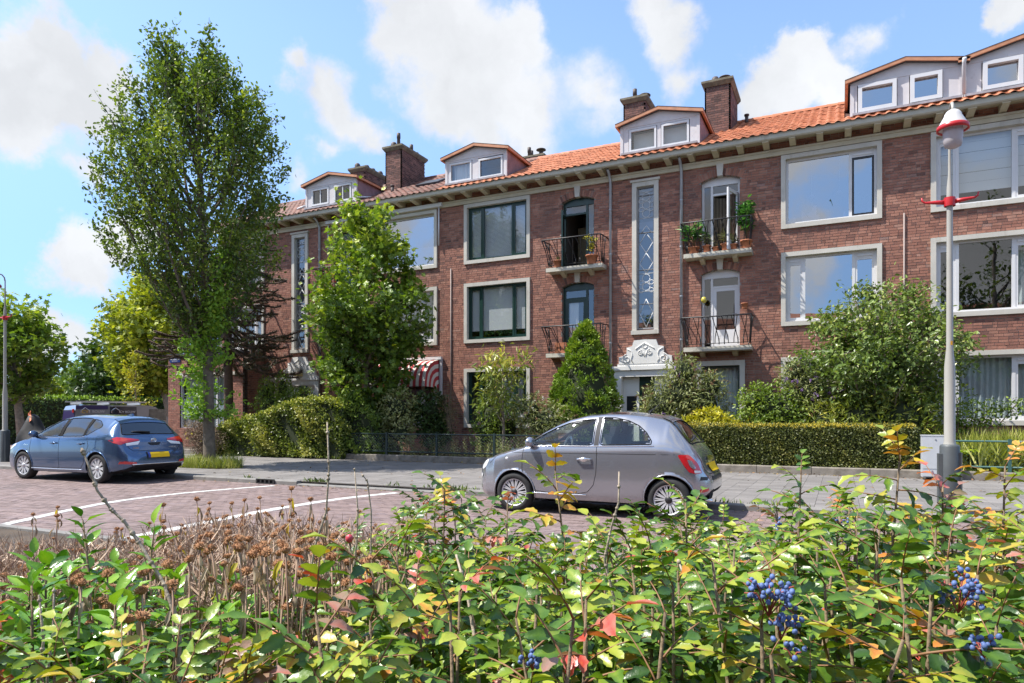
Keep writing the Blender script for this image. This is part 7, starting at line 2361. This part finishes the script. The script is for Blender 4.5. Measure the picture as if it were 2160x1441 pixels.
# a red-roofed house between the far trees
t = thing('brick_house', 'small red brick house glimpsed between the trees, left of the brick corner', 'house', (-50.0, 47.0, 0), R(10))
MB().box(-3, 4, 0, 7, 0, 4.4).build('wall', mat('far_brick', (.34, .12, .085), .85, noise=.15, nscale=4), t)
b = MB(); b.prism([(-3.3, 4.4), (4.3, 4.4), (.5, 6.9)], -.2, 7.2); b.build('roof', mat('far_roof', (.36, .10, .06), .8, noise=.15), t)
w = MB(); ring(w, -.6, .8, 1.4, 3.0, .1, -.04, .05); w = w.build('window', white_m, t); q = MB(); q.quad((-.5, -.01, 1.5), (.7, -.01, 1.5), (.7, -.01, 2.9), (-.5, -.01, 2.9)); q.build('pane', pane_m, w)
# ================================================================== the planting bed in front of the camera
FG = np.random.default_rng(101)
S_, C_ = math.sin(YAW), math.cos(YAW)


def ground_at(px, d):
    """Bed position (x, y) at bearing px (photo columns) and depth d."""
    l = (px - 1080) / 1440 * d
    return (-S_ * d + C_ * l, C_ * d + S_ * l)


def mahonia_mat(name, stops, rough=.33, trans=.28, tint=(.9, 1.0, .3)):
    """Glossy leaf: colour from the leaflet's own value and the leaf's own random, paler along the veins, blotched."""
    m = bpy.data.materials.new(name); m.use_nodes = True
    nt = m.node_tree; N, Lk = nt.nodes, nt.links
    p = N['Principled BSDF']; p.inputs['Roughness'].default_value = rough; p.inputs['Specular IOR Level'].default_value = .55
    at = N.new('ShaderNodeAttribute'); at.attribute_name = 'rnd'
    oi = N.new('ShaderNodeObjectInfo')
    ma = N.new('ShaderNodeMath'); ma.operation = 'MULTIPLY_ADD'; ma.inputs[1].default_value = .62; ma.inputs[2].default_value = -.26
    Lk.new(oi.outputs['Random'], ma.inputs[0])
    tc = N.new('ShaderNodeTexCoord')
    nz = N.new('ShaderNodeTexNoise'); nz.inputs['Scale'].default_value = 22; nz.inputs['Detail'].default_value = 5
    Lk.new(tc.outputs['Object'], nz.inputs['Vector'])
    mb = N.new('ShaderNodeMath'); mb.operation = 'MULTIPLY_ADD'; mb.inputs[1].default_value = .5; mb.inputs[2].default_value = -.25
    Lk.new(nz.outputs['Fac'], mb.inputs[0])
    a1 = N.new('ShaderNodeMath'); a1.operation = 'ADD'; Lk.new(at.outputs['Fac'], a1.inputs[0]); Lk.new(ma.outputs[0], a1.inputs[1])
    a2 = N.new('ShaderNodeMath'); a2.operation = 'ADD'; Lk.new(a1.outputs[0], a2.inputs[0]); Lk.new(mb.outputs[0], a2.inputs[1])
    cr = N.new('ShaderNodeValToRGB'); e = cr.color_ramp.elements
    for i, (pos, c) in enumerate(stops):
        x = e[i] if i < 2 else e.new(pos); x.position = pos; x.color = (*c, 1)
    Lk.new(a2.outputs[0], cr.inputs[0]); Lk.new(cr.outputs[0], p.inputs['Base Color'])
    wv = N.new('ShaderNodeTexNoise'); wv.inputs['Scale'].default_value = 75; wv.inputs['Detail'].default_value = 3
    Lk.new(tc.outputs['Object'], wv.inputs['Vector'])
    bn = N.new('ShaderNodeBump'); bn.inputs['Strength'].default_value = .35; bn.inputs['Distance'].default_value = .004
    Lk.new(wv.outputs['Fac'], bn.inputs['Height']); Lk.new(bn.outputs[0], p.inputs['Normal'])
    tr = N.new('ShaderNodeBsdfTranslucent')
    mx = N.new('ShaderNodeMix'); mx.data_type = 'RGBA'; mx.blend_type = 'MULTIPLY'; mx.inputs['Factor'].default_value = 1
    Lk.new(cr.outputs[0], mx.inputs['A']); mx.inputs['B'].default_value = (*tint, 1); Lk.new(mx.outputs['Result'], tr.inputs['Color'])
    ms = N.new('ShaderNodeMixShader'); ms.inputs[0].default_value = trans
    Lk.new(p.outputs[0], ms.inputs[1]); Lk.new(tr.outputs[0], ms.inputs[2]); Lk.new(ms.outputs[0], N['Material Output'].inputs['Surface'])
    return m


LG = mahonia_mat('mahonia_green', [(0, (.026, .070, .014)), (.30, (.055, .130, .020)), (.55, (.115, .225, .026)), (.78, (.23, .34, .036)), (1, (.40, .45, .055))])
LY = mahonia_mat('mahonia_yellow', [(0, (.13, .22, .03)), (.35, (.28, .34, .04)), (.6, (.45, .42, .05)), (.8, (.60, .42, .06)), (1, (.66, .26, .06))])
LR = mahonia_mat('mahonia_red', [(0, (.16, .19, .06)), (.25, (.30, .22, .13)), (.45, (.42, .25, .20)), (.65, (.58, .20, .14)), (.85, (.62, .07, .05)), (1, (.70, .22, .06))], tint=(1, .75, .5))
LL = mahonia_mat('laurel_green', [(0, (.045, .13, .015)), (.4, (.11, .26, .022)), (.7, (.19, .37, .03)), (1, (.30, .48, .05))], rough=.24)
stem_m = mat('mahonia_stem', (.20, .145, .09), .85, noise=.3, nscale=25, bump=.6, bscale=60)
redstem_m = mat('mahonia_leafstalk', (.24, .12, .055), .6)
deadstem_m = mat('bare_twig', (.36, .30, .23), .9, noise=.3, nscale=30, bump=.6, bscale=60)


def leaflet(teeth, w, curl, g):
    """One leaflet along +x: a folded blade with a toothed edge. Returns verts, faces."""
    n = 7
    V, F = [], []
    for i in range(n):
        t = i / (n - 1); V.append((t, 0, -curl * t * t))
    prof = [0, .70, 1.0, 1.02, .84, .50, 0]
    for s in (-1, 1):
        for i in range(1, n - 1):
            t = i / (n - 1)
            tooth = teeth * (.5 if i % 2 else -.5) * .055
            V.append((t + (.020 * teeth if i % 2 else -.012), s * (w * prof[i] + tooth), .10 * prof[i] - curl * t * t + g.normal(0, .018)))
    L = n; Rr = n + n - 2
    for base, flip in ((L, 0), (Rr, 1)):
        e = lambda i: base + i - 1
        F.append((0, 1, e(1)) if flip else (0, e(1), 1))
        for i in range(1, n - 2): F.append((i, i + 1, e(i + 1), e(i)) if flip else (i, e(i), e(i + 1), i + 1))
        F.append((n - 2, n - 1, e(n - 2)) if flip else (n - 2, e(n - 2), n - 1))
    return V, F


def compound_leaf(pairs, size, teeth, w, mats, g, curl=.22, droop=.5):
    b = MB()
    L = size * (pairs * .62 + .75)
    pt = lambda s: Vector((L * s, 0, L * (.10 * s - droop * .38 * s * s)))
    b.tube([pt(s) for s in np.linspace(0, .98, 6)], [.0030, .0028, .0025, .002, .002, .0015], 4, m=1, rnd=.5)
    def put(p, ang, pitch, sz, roll):
        V, F = leaflet(teeth, w, curl * g.uniform(.5, 1.5), g)
        M = Matrix.Rotation(ang, 3, 'Z') @ Matrix.Rotation(pitch, 3, 'Y') @ Matrix.Rotation(roll, 3, 'X')
        b.add([p + M @ (Vector(v) * sz) for v in V], F, 0, float(np.clip(g.normal(.45, .16), 0, 1)), True)
        for q in range(7): b.r[-len(V) + q] += .20                 # the paler midrib
    for i in range(pairs):
        s = .22 + .66 * i / max(1, pairs)
        for sg in (-1, 1):
            put(pt(s), sg * R(58 - 5 * i + g.normal(0, 9)), R(8 + g.normal(0, 12)) + droop * s * .5, size * g.uniform(.82, 1.12), sg * R(g.normal(10, 12)))
    put(pt(.98), R(g.normal(0, 8)), R(12) + droop * .6, size * 1.1, R(g.normal(0, 12)))
    return b.mesh('leaf', mats)


def simple_leaf(size, w, mats, g, curl):
    b = MB(); V, F = leaflet(.05, w, curl, g)
    b.tube([(0, 0, 0), (.02, 0, .004)], .0018, 4, m=1)
    b.add([Vector((.02, 0, .004)) + Vector(v) * size for v in V], F, 0, float(np.clip(g.normal(.45, .18), 0, 1)), True)
    for q in range(7): b.r[-len(V) + q] += .20
    return b.mesh('leaf', mats)


LEAF = {}
for key, m_, nv in (('green', LG, 7), ('yellow', LY, 4), ('red', LR, 4)):
    LEAF[key] = [compound_leaf(int(FG.choice([2, 3, 3, 3, 4])), FG.uniform(.050, .071), 1.0, FG.uniform(.24, .31), [m_, redstem_m], FG, droop=FG.uniform(.2, .8)) for _ in range(nv)]
LEAF['laurel'] = [simple_leaf(FG.uniform(.085, .125), FG.uniform(.21, .28), [LL, redstem_m], FG, FG.uniform(.15, .45)) for _ in range(6)]


def place_leaf(parent, key, p, az, pitch, s, g):
    o = obj('leaf', LEAF[key][g.integers(len(LEAF[key]))], parent, p)
    o.rotation_euler = (R(g.normal(0, 14)), -pitch, az)
    o.scale = (s, s, s)
    return o


BED = 'shrubs in the foreground planting bed'


def mahonia(x, y, h, g, mix=(.75, .17, .08), name='mahonia_shrub', label=None, group=BED, nleaf=None, top_only=.45, laurel=False, lean=None, s=1.0):
    t = thing(name, label, 'shrub', (x, y, .02), 0, group)
    lx, ly = (g.normal(0, .07), g.normal(0, .07)) if lean is None else lean
    P = [Vector((0, 0, -.03)), Vector((lx * .2 + g.normal(0, .012), ly * .2, h * .35)), Vector((lx * .6 + g.normal(0, .012), ly * .6, h * .7)), Vector((lx, ly, h))]
    b = MB(); b.tube(P, [.0070, .0062, .005, .003], 6); b.build('stem', stem_m, t)
    n = nleaf or int(g.integers(12, 17))
    az = g.random() * 6.28
    at = lambda s_: P[min(2, int(s_ * 3))].lerp(P[min(2, int(s_ * 3)) + 1], s_ * 3 - min(2, int(s_ * 3)))
    for k in range(n):
        f = k / (n - 1)
        s_ = 1 - (1 - top_only) * f
        az += 2.4 + g.normal(0, .25)
        key = 'laurel' if laurel else g.choice(['green', 'yellow', 'red'], p=mix)
        pitch = R(50 - 58 * f ** .7 + g.normal(0, 12))
        place_leaf(t, key, at(min(.999, s_)), az, pitch, s * g.uniform(.8, 1.2) * (.78 + .3 * min(1, f * 3)), g)
    return t


# outline of the bed against the street: photo row of the leafy tops by photo column, for three depths
NEAR = [(0, 1330), (250, 1330), (330, 1350), (620, 1350), (700, 1290), (780, 1210), (900, 1200), (1050, 1210), (1300, 1190), (1500, 1180), (1750, 1160), (2000, 1170), (2160, 1180)]
MID = [(0, 1185), (150, 1185), (330, 1260), (480, 1260), (640, 1250), (720, 1190), (790, 1140), (900, 1130), (1050, 1150), (1250, 1130), (1420, 1120), (1600, 1130), (1800, 1090), (2000, 1090), (2160, 1100)]
FAR = [(700, 1170), (780, 1100), (830, 1040), (960, 1035), (1030, 1080), (1130, 1135), (1280, 1120), (1350, 1085), (1480, 1075), (1560, 1125), (1640, 1060), (1760, 1040), (1850, 1060), (2000, 1060), (2160, 1085)]


def top_at(tab, px, d, g, spread):
    y = np.interp(px, [p[0] for p in tab], [p[1] for p in tab]) + abs(g.normal(0, spread))
    return 1.4 - (y - 881) / 1440 * d




def where(px, tab, tint):
    side = 'left' if px < 720 else ('middle' if px < 1440 else 'right')
    depth = 'nearest the viewer' if tab is NEAR else ('in the middle depth' if tab is MID else 'next to the road')
    look = 'orange and red tinted' if tint else 'glossy green'
    return dict(label='%s mahonia shrub %s, %s third of the bed' % (look, depth, side), group='%s mahonia shrubs %s, %s third of the bed' % (look, depth, side))


count = 0
for (tab, d0, d1, n, x0, x1, sp) in ((NEAR, 1.35, 2.0, 64, -150, 2300, 45), (MID, 2.0, 2.9, 86, -120, 2280, 40), (FAR, 2.9, 4.3, 88, 720, 2240, 26)):
    for i in range(n):
        px = x0 + (x1 - x0) * (i + FG.random()) / n
        d = FG.uniform(d0, d1)
        if tab is MID and 20 < px < 330: continue                      # the laurels stand there
        if tab is MID and px < 830 and FG.random() < (.8 if px > 300 else .4): continue
        if tab is NEAR and px < 800 and d > 1.75 and FG.random() < .5: continue
        if tab is NEAR and px < 340 and FG.random() < .5: continue
        x, y = ground_at(px, d)
        if y > 4.75: continue
        h = top_at(tab, px, d, FG, sp) - .05
        if h < .3: continue
        tint = (px < 800 and tab is not FAR and FG.random() < .62) or FG.random() < .07
        mix = (.42, .30, .28) if tint else (.93, .04, .03)
        mahonia(x, y, h, FG, mix, **where(px, tab, tint), top_only=.18)
        count += 1

# single shoots that stand clear of the rest
for (px, yt, d, nl, lab, mix) in ((1868, 935, 2.6, 9, 'tall yellow-green mahonia shoot rising in front of the clipped hedge', (.45, .55, 0)),
                                  (1690, 985, 2.5, 8, 'tall green mahonia shoot left of the tallest shoot, before the pavement', (1, 0, 0)),
                                  (1990, 1005, 2.5, 7, 'mahonia shoot with one red leaf pointing at the base of the right lamp', (.7, .1, .2)),
                                  (2085, 965, 2.5, 7, 'thin orange-tipped mahonia shoot right of the right lamp\'s base', (.35, .65, 0)),
                                  (1205, 975, 2.7, 7, 'thin mahonia sprig with yellow leaves in front of the grey car\'s door', (.5, .5, 0)),
                                  (930, 1020, 3.1, 10, 'fresh green mahonia shoot left of the grey car\'s front wheel', (.8, .2, 0)),
                                  (1075, 1050, 3.0, 8, 'mahonia shoot with a red leaf at the grey car\'s front bumper', (.7, .1, .2)),
                                  (1440, 1040, 2.5, 9, 'green mahonia shoot covering the grey car\'s rear wheel', (.9, .1, 0))):
    x, y = ground_at(px, d); h = 1.4 - (yt - 881) / 1440 * d - .05
    mahonia(x, y, h, FG, mix, label=lab, group=None, nleaf=nl + 4, top_only=.62, lean=(FG.normal(0, .04), FG.normal(0, .04)), s=.95)

# laurels at the left: smooth glossy single leaves
for (px, yt, d, lab) in ((35, 1165, 2.7, 'glossy smooth-leaved laurel shoot at the left edge of the bed'), (110, 1180, 2.5, 'glossy smooth-leaved laurel second from the left edge'), (215, 1090, 2.7, 'tallest glossy laurel shoot among the brown seed heads at the left'),
                         (290, 1105, 2.9, 'glossy laurel right of the tallest laurel shoot'), (170, 1200, 2.2, 'low glossy laurel in front of the tallest laurel shoot'), (265, 1185, 2.3, 'broad glossy laurel beside the diagonal bare twig'), (55, 1235, 2.0, 'low glossy laurel near the lower left corner'), (215, 1265, 1.95, 'lowest glossy laurel left of the diagonal bare twig'), (325, 1210, 2.5, 'glossy laurel right of the diagonal bare twig'), (500, 1215, 2.8, 'low bright laurel among the brown seed heads, centre left'), (560, 1225, 2.6, 'small glossy laurel right of centre among the brown seed heads')):
    x, y = ground_at(px, d); h = 1.4 - (yt - 881) / 1440 * d - .04
    for k in range(3):
        pass
    t = mahonia(x, y, h, FG, name='laurel_shrub', label=lab, group=None, nleaf=46, top_only=.15, laurel=True, s=1.0)
    for k in range(3):                                                    # side shoots
        a = FG.random() * 6.28; L = FG.uniform(.12, .24); z0 = h * FG.uniform(.45, .75)
        e = Vector((math.cos(a) * L, math.sin(a) * L, z0 + FG.uniform(.08, .2)))
        MB().tube([(0, 0, z0), e], [.005, .003], 5).build('side_stem', stem_m, t)
        az = FG.random() * 6.28
        for q in range(15):
            az += 2.4; f = q / 14
            place_leaf(t, 'laurel', Vector((0, 0, z0)).lerp(e, .3 + .7 * f), az, R(-5 + 60 * f ** 2 + FG.normal(0, 10)), FG.uniform(.75, 1.1), FG)

# berries: powdery blue grapes on red stalks
berry_mats = [mat('blue_berry', (.10, .16, .36), .6, noise=.3, nscale=90)]
bb = MB(); bb.ball((0, 0, 0), (.0052, .0052, .0062), 8); BERRY = bb.mesh('berry', berry_mats)
for (px, py, d, n, h_, lab) in ((1605, 1240, 1.36, 46, .075, 'mahonia stem carrying the largest cluster of powdery blue berries'), (1630, 1308, 1.36, 20, .045, 'mahonia stem with a smaller blue berry cluster just below the largest one'),
                                (1995, 1240, 1.45, 40, .07, 'mahonia stem with a dark blue berry cluster at the right of the bed'), (2048, 1345, 1.38, 24, .045, 'mahonia stem with a flat blue berry cluster near the bottom right corner'),
                                (1122, 1378, 1.32, 14, .03, 'mahonia stem with a small group of blue berries at the bottom centre'), (1655, 1362, 1.4, 9, .028, 'mahonia stem with a few dark berries low beneath the largest cluster'),
                                (1640, 1105, 3.0, 14, .05, 'mahonia stem with a small blue cluster behind the grey car\'s rear end'), (1760, 1092, 3.0, 10, .04, 'mahonia stem with a few blue berries right of the small blue cluster'), (2010, 1195, 2.2, 10, .04, 'mahonia stem with sparse berries above the dark blue cluster')):
    x, y = ground_at(px, d); z = 1.4 - (py - 881) / 1440 * d
    t = mahonia(x + .03, y + .07, z - .10, FG, (.9, .1, 0), label=lab, group=None, nleaf=6, top_only=.75, s=.75)
    fwd = Vector((S_, -C_, 0)) * .04
    b = MB(); c0 = fwd + Vector((-.03, -.07, z - .02))
    ends = []
    for k in range(max(3, n // 6)):
        a = FG.random() * 6.28; e = c0 + Vector((math.cos(a) * h_ * .62, math.sin(a) * h_ * .4, FG.uniform(-.5, .55) * h_)); ends.append(e)
        b.tube([c0 + Vector((0, 0, -h_ * .6)), c0.lerp(e, .5), e], .0016, 4)
    cl = b.build('berry_cluster', mat('berry_stalk', (.32, .07, .05), .6), t)
    for k in range(n):
        e = ends[k % len(ends)]; q = FG.random()
        obj('berry', BERRY, cl, c0.lerp(e, .35 + .65 * q) + Vector(FG.normal(0, .009, 3)), (FG.normal(0, .5), FG.normal(0, .5), 0), FG.uniform(.8, 1.15))

# --- brown seed heads on dry stalks
head_m = mat('seed_head', rough=.95, ramp=[(0, (.20, .095, .045)), (.5, (.40, .20, .095)), (1, (.55, .32, .17))])
stalk_m = mat('dry_stalk', rough=.9, ramp=[(0, (.26, .16, .11)), (.5, (.44, .31, .22)), (1, (.60, .47, .35))])
deadleaf_m = mat('withered_leaf', rough=.9, ramp=[(0, (.18, .11, .07)), (.5, (.36, .27, .18)), (1, (.52, .43, .32))], translucent=(.2, (1, .9, .7)))
wiltleaf_m = mat('wilting_leaf', rough=.6, ramp=[(0, (.30, .32, .03)), (.6, (.55, .48, .05)), (1, (.55, .28, .04))], translucent=(.35, (1, 1, .4)))


def head_mesh(g):
    b = MB(); r = .020; b.ball((0, 0, 0), (r * .85, r * .85, r * .68), 8, rnd=.3)
    for k in range(70):
        v = Vector(g.normal(0, 1, 3)); v.z = abs(v.z) * .8 - .25; v.normalize(); p = Vector((v.x * r * .75, v.y * r * .75, v.z * r * .55)); e = Vector((v.x * r, v.y * r, v.z * r * .85)) * g.uniform(1.0, 1.35)
        o_ = v.orthogonal().normalized() * .0022; o2 = v.cross(o_).normalized() * .0022
        b.add([p + o_, p - o_ * .5 + o2, p - o_ * .5 - o2, e], [(0, 1, 3), (1, 2, 3), (2, 0, 3)], rnd=float(g.uniform(.3, 1)))
    return b.mesh('seed_head', head_m)


def hang_mesh(m, g, L):
    """A withered leaf hanging folded along its stalk."""
    b = MB(); n = 6; V = []
    for i in range(n):
        t_ = i / (n - 1); w = .013 * math.sin(math.pi * min(1, .15 + t_ * .9)); z = -L * t_; x = .022 * math.sin(t_ * 2.2) + .012
        tw = g.normal(0, .25) + t_ * 1.4
        V += [(x + w * math.cos(tw), w * math.sin(tw), z), (x + .004, 0, z - .002), (x - w * math.cos(tw + .9), w * math.sin(tw + .9) * 1.0 + .004, z)]
    F = [(3 * i + j, 3 * i + j + 1, 3 * i + j + 4, 3 * i + j + 3) for i in range(n - 1) for j in range(2)]
    b.add(V, F, rnd=float(g.random()), smooth=True)
    return b.mesh('withered_leaf', m)


HEADS = [head_mesh(FG) for _ in range(5)]
HANG = [hang_mesh(deadleaf_m, FG, FG.uniform(.05, .10)) for _ in range(6)]; WILT = [hang_mesh(wiltleaf_m, FG, FG.uniform(.06, .10)) for _ in range(3)]
STALKS = []
for k in range(6):
    b = MB(); l = FG.normal(0, .02, 4); b.tube([(0, 0, 0), (l[0], l[1], .35), (l[2], l[3], .7), (0, 0, 1.0)], [.0045, .004, .0035, .003], 5, rnd=float(FG.random())); STALKS.append(b.mesh('stalk', stalk_m))
SEED = [(0, 1120), (120, 1095), (350, 1090), (420, 1050), (520, 1045), (700, 1055), (850, 1085)]
nseed = 0
spots = [(615, 1030, 4.6), (612, 1055, 4.4), (548, 1050, 4.5), (516, 1055, 4.4), (655, 1053, 4.4), (415, 1053, 4.6), (690, 1075, 3.9), (345, 1065, 5.0), (122, 1070, 5.4), (120, 1088, 5.2), (70, 1085, 5.6), (300, 1300, 1.9), (270, 1305, 1.95), (315, 1400, 1.75), (300, 1245, 2.2)]
for i in range(285):
    px = FG.uniform(-20, 850) if i % 3 else FG.uniform(330, 850); d = FG.uniform(2.1, 6.2)
    spots.append((px, np.interp(px, [p[0] for p in SEED], [p[1] for p in SEED]) + abs(FG.normal(0, 34)) + (6.4 - d) * 26, d))
for px, py, d in spots:
    x, y = ground_at(px, d)
    if y > 4.8: continue
    h = 1.4 - (py - 881) / 1440 * d
    if h < .25: continue
    t = thing('dried_flower', 'withered flower stalk with brown seed head, %s' % ('among the seed heads nearest the viewer' if d < 3.2 else ('at the left edge of the bed' if px < 330 else ('in the middle of the seed heads' if d < 4.6 else 'next to the road'))), 'dried flower', (x, y, .02), FG.random() * 6.28, 'brown seed heads ' + ('near' if d < 3.2 else ('at the left' if px < 330 else ('in the middle' if d < 4.6 else 'by the road'))))
    o = obj('stalk', STALKS[FG.integers(6)], t); o.scale = (1, 1, h - .02)
    s = FG.uniform(.75, 1.1)
    obj('seed_head', HEADS[FG.integers(5)], t, (0, 0, h - .02), (FG.normal(0, .25), FG.normal(0, .25), 0), s)
    if FG.random() < .35:
        obj('seed_head', HEADS[FG.integers(5)], t, (FG.normal(0, .004), 0, (h - .02) * FG.uniform(.8, .88)), (0, 0, 1), s * 1.05)
    for k in range(int(FG.integers(2, 5))):
        W_ = WILT if FG.random() < .08 else HANG
        obj('withered_leaf', W_[FG.integers(len(W_))], t, (0, 0, (h - .02) * (FG.uniform(.9, .985) if k < 2 else FG.uniform(.4, .9))), (0, FG.normal(.2, .2), FG.random() * 6.28), FG.uniform(.7, 1.3))
    nseed += 1

# the tangle of dry stalks and leaf litter under them, and the shaded lower leaves of the shrubs
n = 26000
px = FG.uniform(-80, 900, n); d = FG.uniform(2.6, 6.6, n); l = (px - 1080) / 1440 * d
X, Y = -S_ * d + C_ * l, C_ * d + S_ * l
ok = Y < 4.85
X, Y, px, d = X[ok], Y[ok], px[ok], d[ok]; n = len(X)
zt = np.clip(1.4 - (np.interp(px, [p[0] for p in SEED], [p[1] for p in SEED]) + 62 - 881) / 1440 * d, .2, .7)
Z = zt * FG.random(n) ** .8
D = FG.normal(0, .5, (n, 3)); D[:, 2] = FG.choice([-1, 1], n) * FG.uniform(.3, 1.2, n)
props(obj('dry_undergrowth', leaf_mesh('dry_undergrowth', np.stack([X, Y, Z], 1), D, unit(n), FG.uniform(.06, .20, n), stalk_m, 'blade')), 'tangle of dry brown stalks and leaves under the seed heads', 'undergrowth', kind='stuff')
n = 16000
px = FG.uniform(-250, 2400, n); d = FG.uniform(1.25, 4.6, n); l = (px - 1080) / 1440 * d
X, Y = -S_ * d + C_ * l, C_ * d + S_ * l
tabm = np.where(d < 2, np.interp(px, *zip(*NEAR)), np.where(d < 2.9, np.interp(px, *zip(*MID)), np.interp(px, *zip(*FAR)))) + 130
zt = np.clip(1.4 - (tabm - 881) / 1440 * d, .08, .8)
ok = (Y < 4.8) & ~((px < 760) & (d > 2.3) & (FG.random(n) < .9))
X, Y, zt = X[ok], Y[ok], zt[ok]; n = len(X)
Z = zt * FG.random(n) ** .55
D = FG.normal(0, 1, (n, 3)); N_ = FG.normal(0, .5, (n, 3)); N_[:, 2] += 1
props(obj('undergrowth', leaf_mesh('undergrowth', np.stack([X, Y, Z], 1), D, N_, FG.uniform(.045, .085, n), foliage_mat('undergrowth_leaf', [(0, (.03, .075, .018)), (.5, (.075, .16, .028)), (.85, (.15, .24, .04)), (1, (.32, .30, .07))]), 'oval')), 'dense lower leaves under the foreground shrubs', 'undergrowth', kind='stuff')

# --- bare twigs standing out of the bed
for (pts, r, lab) in (([(380, 1330, 2.2), (345, 1230, 2.25), (290, 1140, 2.3), (262, 1100, 2.3), (235, 1075, 2.3), (205, 1035, 2.3), (190, 990, 2.3), (172, 945, 2.3)], .0085, 'long bare twig slanting up in front of the blue car\'s rear wheel'),
                      ([(640, 1290, 2.4), (665, 1150, 2.4), (688, 1080, 2.4), (694, 990, 2.4), (690, 890, 2.4)], .0065, 'straight bare twig rising before the loose hedge to the left of the fence'),
                      ([(735, 1300, 2.2), (752, 1150, 2.2), (755, 1080, 2.2), (748, 990, 2.2)], .005, 'thin bare twig right of the straight one, ending at the pavement'),
                      ([(782, 1180, 2.6), (783, 1080, 2.6), (775, 1015, 2.6), (763, 1000, 2.6)], .005, 'thin bare twig bent at its tip, before the road marking'),
                      ([(1010, 1441, 1.7), (1000, 1340, 1.75), (985, 1250, 1.8), (962, 1170, 1.85)], .0075, 'bare stem running down through the centre of the shrubs'),
                      ([(1295, 1260, 2.0), (1275, 1180, 2.0), (1290, 1110, 2.0), (1305, 1060, 2.0), (1306, 995, 2.0)], .006, 'forked bare twig in front of the grey car\'s rear side'),
                      ([(80, 1441, 1.7), (92, 1350, 1.7), (82, 1255, 1.7)], .006, 'short bare twig at the lower left corner'), ([(100, 1420, 1.75), (112, 1330, 1.75), (114, 1240, 1.75)], .005, 'short bare twig beside the one at the lower left corner'),
                      ([(1460, 1300, 1.9), (1452, 1240, 1.9), (1430, 1180, 1.95)], .007, 'bare brown stem at the left of the largest berry cluster')):
    (p0, y0_, d0) = pts[0]
    W = []
    for (px, py, d) in pts:
        x, y = ground_at(px, d); W.append(Vector((x, y, 1.4 - (py - 881) / 1440 * d)))
    base = Vector((W[0].x + FG.normal(0, .03), W[0].y, -.02))
    t = thing('bare_twig', lab, 'twig', (base.x, base.y, 0))
    L = [Vector((0, 0, -.02))] + [w - Vector((base.x, base.y, 0)) for w in W]
    n = len(L)
    b = MB(); b.tube(L, [.8 * r * (1 - .5 * i / (n - 1)) for i in range(n)], 7); b.build('stem', deadstem_m, t)
    for i in range(2, n):
        for q in range(2):
            p = L[i - 1].lerp(L[i], FG.random()); MB().ball(p, r * FG.uniform(.9, 1.15), 6).build('knot', deadstem_m, t)
t = thing('rose_hip', 'pink-red bud on a thin twig in the centre left of the bed', 'bud', (*ground_at(737, 2.4), 0))
z = 1.4 - (1136 - 881) / 1440 * 2.4
MB().ball((0, 0, z), (.014, .014, .016), 10).build('bud', mat('bud_red', (.55, .06, .09), .4), t); MB().tube([(0, 0, 0), (.01, 0, z * .5), (0, 0, z)], .003, 5).build('stem', stem_m, t)
# ================================================================== what the windows mirror: the other side of the street, behind the camera
t = thing('opposite_building', 'brick row with tiled roof across the street, seen only mirrored in the window panes', 'building', (0, -15.5, 0))
bm2 = mat('opposite_brick', (.20, .085, .065), .85, noise=.2, nscale=4); rm2 = mat('opposite_roof', (.30, .11, .06), .8, noise=.25, nscale=2)
MB().box(-46, 40, -9, 0, 0, 7.4).build('wall', bm2, t)
b = MB(); b.prism([(-9.4, 7.4), (.5, 7.4), (.5, 7.55), (-4.5, 10.3), (-9.4, 7.55)], -46.4, 40.4, plane='YZ'); b.build('roof', rm2, t)
for x in (-34, -21, -8.5, 3.0, 16, 29):
    MB().box(x, x + .9, -5.2, -3.6, 8.5, 11.4).build('chimney', bm2, t)
for i in range(16):
    for z in (1.2, 4.4):
        w = MB(); ring(w, -43 + i * 5, -40.6 + i * 5, z, z + 1.8, .12, .0, .06); w = w.build('window', white_m, t)
        q = MB(); q.quad((-42.9 + i * 5, .02, z + .1), (-40.7 + i * 5, .02, z + .1), (-40.7 + i * 5, .02, z + 1.7), (-42.9 + i * 5, .02, z + 1.7)); q.build('pane', privacy_m, w)
for (x, y, h, sd, lab) in ((8.2, -5.5, 14.5, 91, 'tall tree behind the viewer, mirrored in the right-hand windows'), (-23.5, -7.0, 13.0, 92, 'tree across the street mirrored in the dark green window'), (-22.3, 3.6, 9.0, 93, 'street tree out of view at the left, shading the road'), (-12.5, -8.5, 9.5, 94, 'small tree across the street mirrored in the lower panes')):
    tree('opposite_tree', lab, (x, y, 0), [(h * .30, 0, 0, h * .13), (h * .45, 0, 0, h * .22), (h * .62, .1, 0, h * .24), (h * .8, 0, 0, h * .18), (h * .95, 0, 0, h * .07)], ([(0, 0, -.1), (0, 0, h * .3), (.1, 0, h * .8)], [.22, .18, .06]), 40, 10, 9, 'oval', .27, elm_m, seed=sd, up=.5, tw=.8, fork=.3)
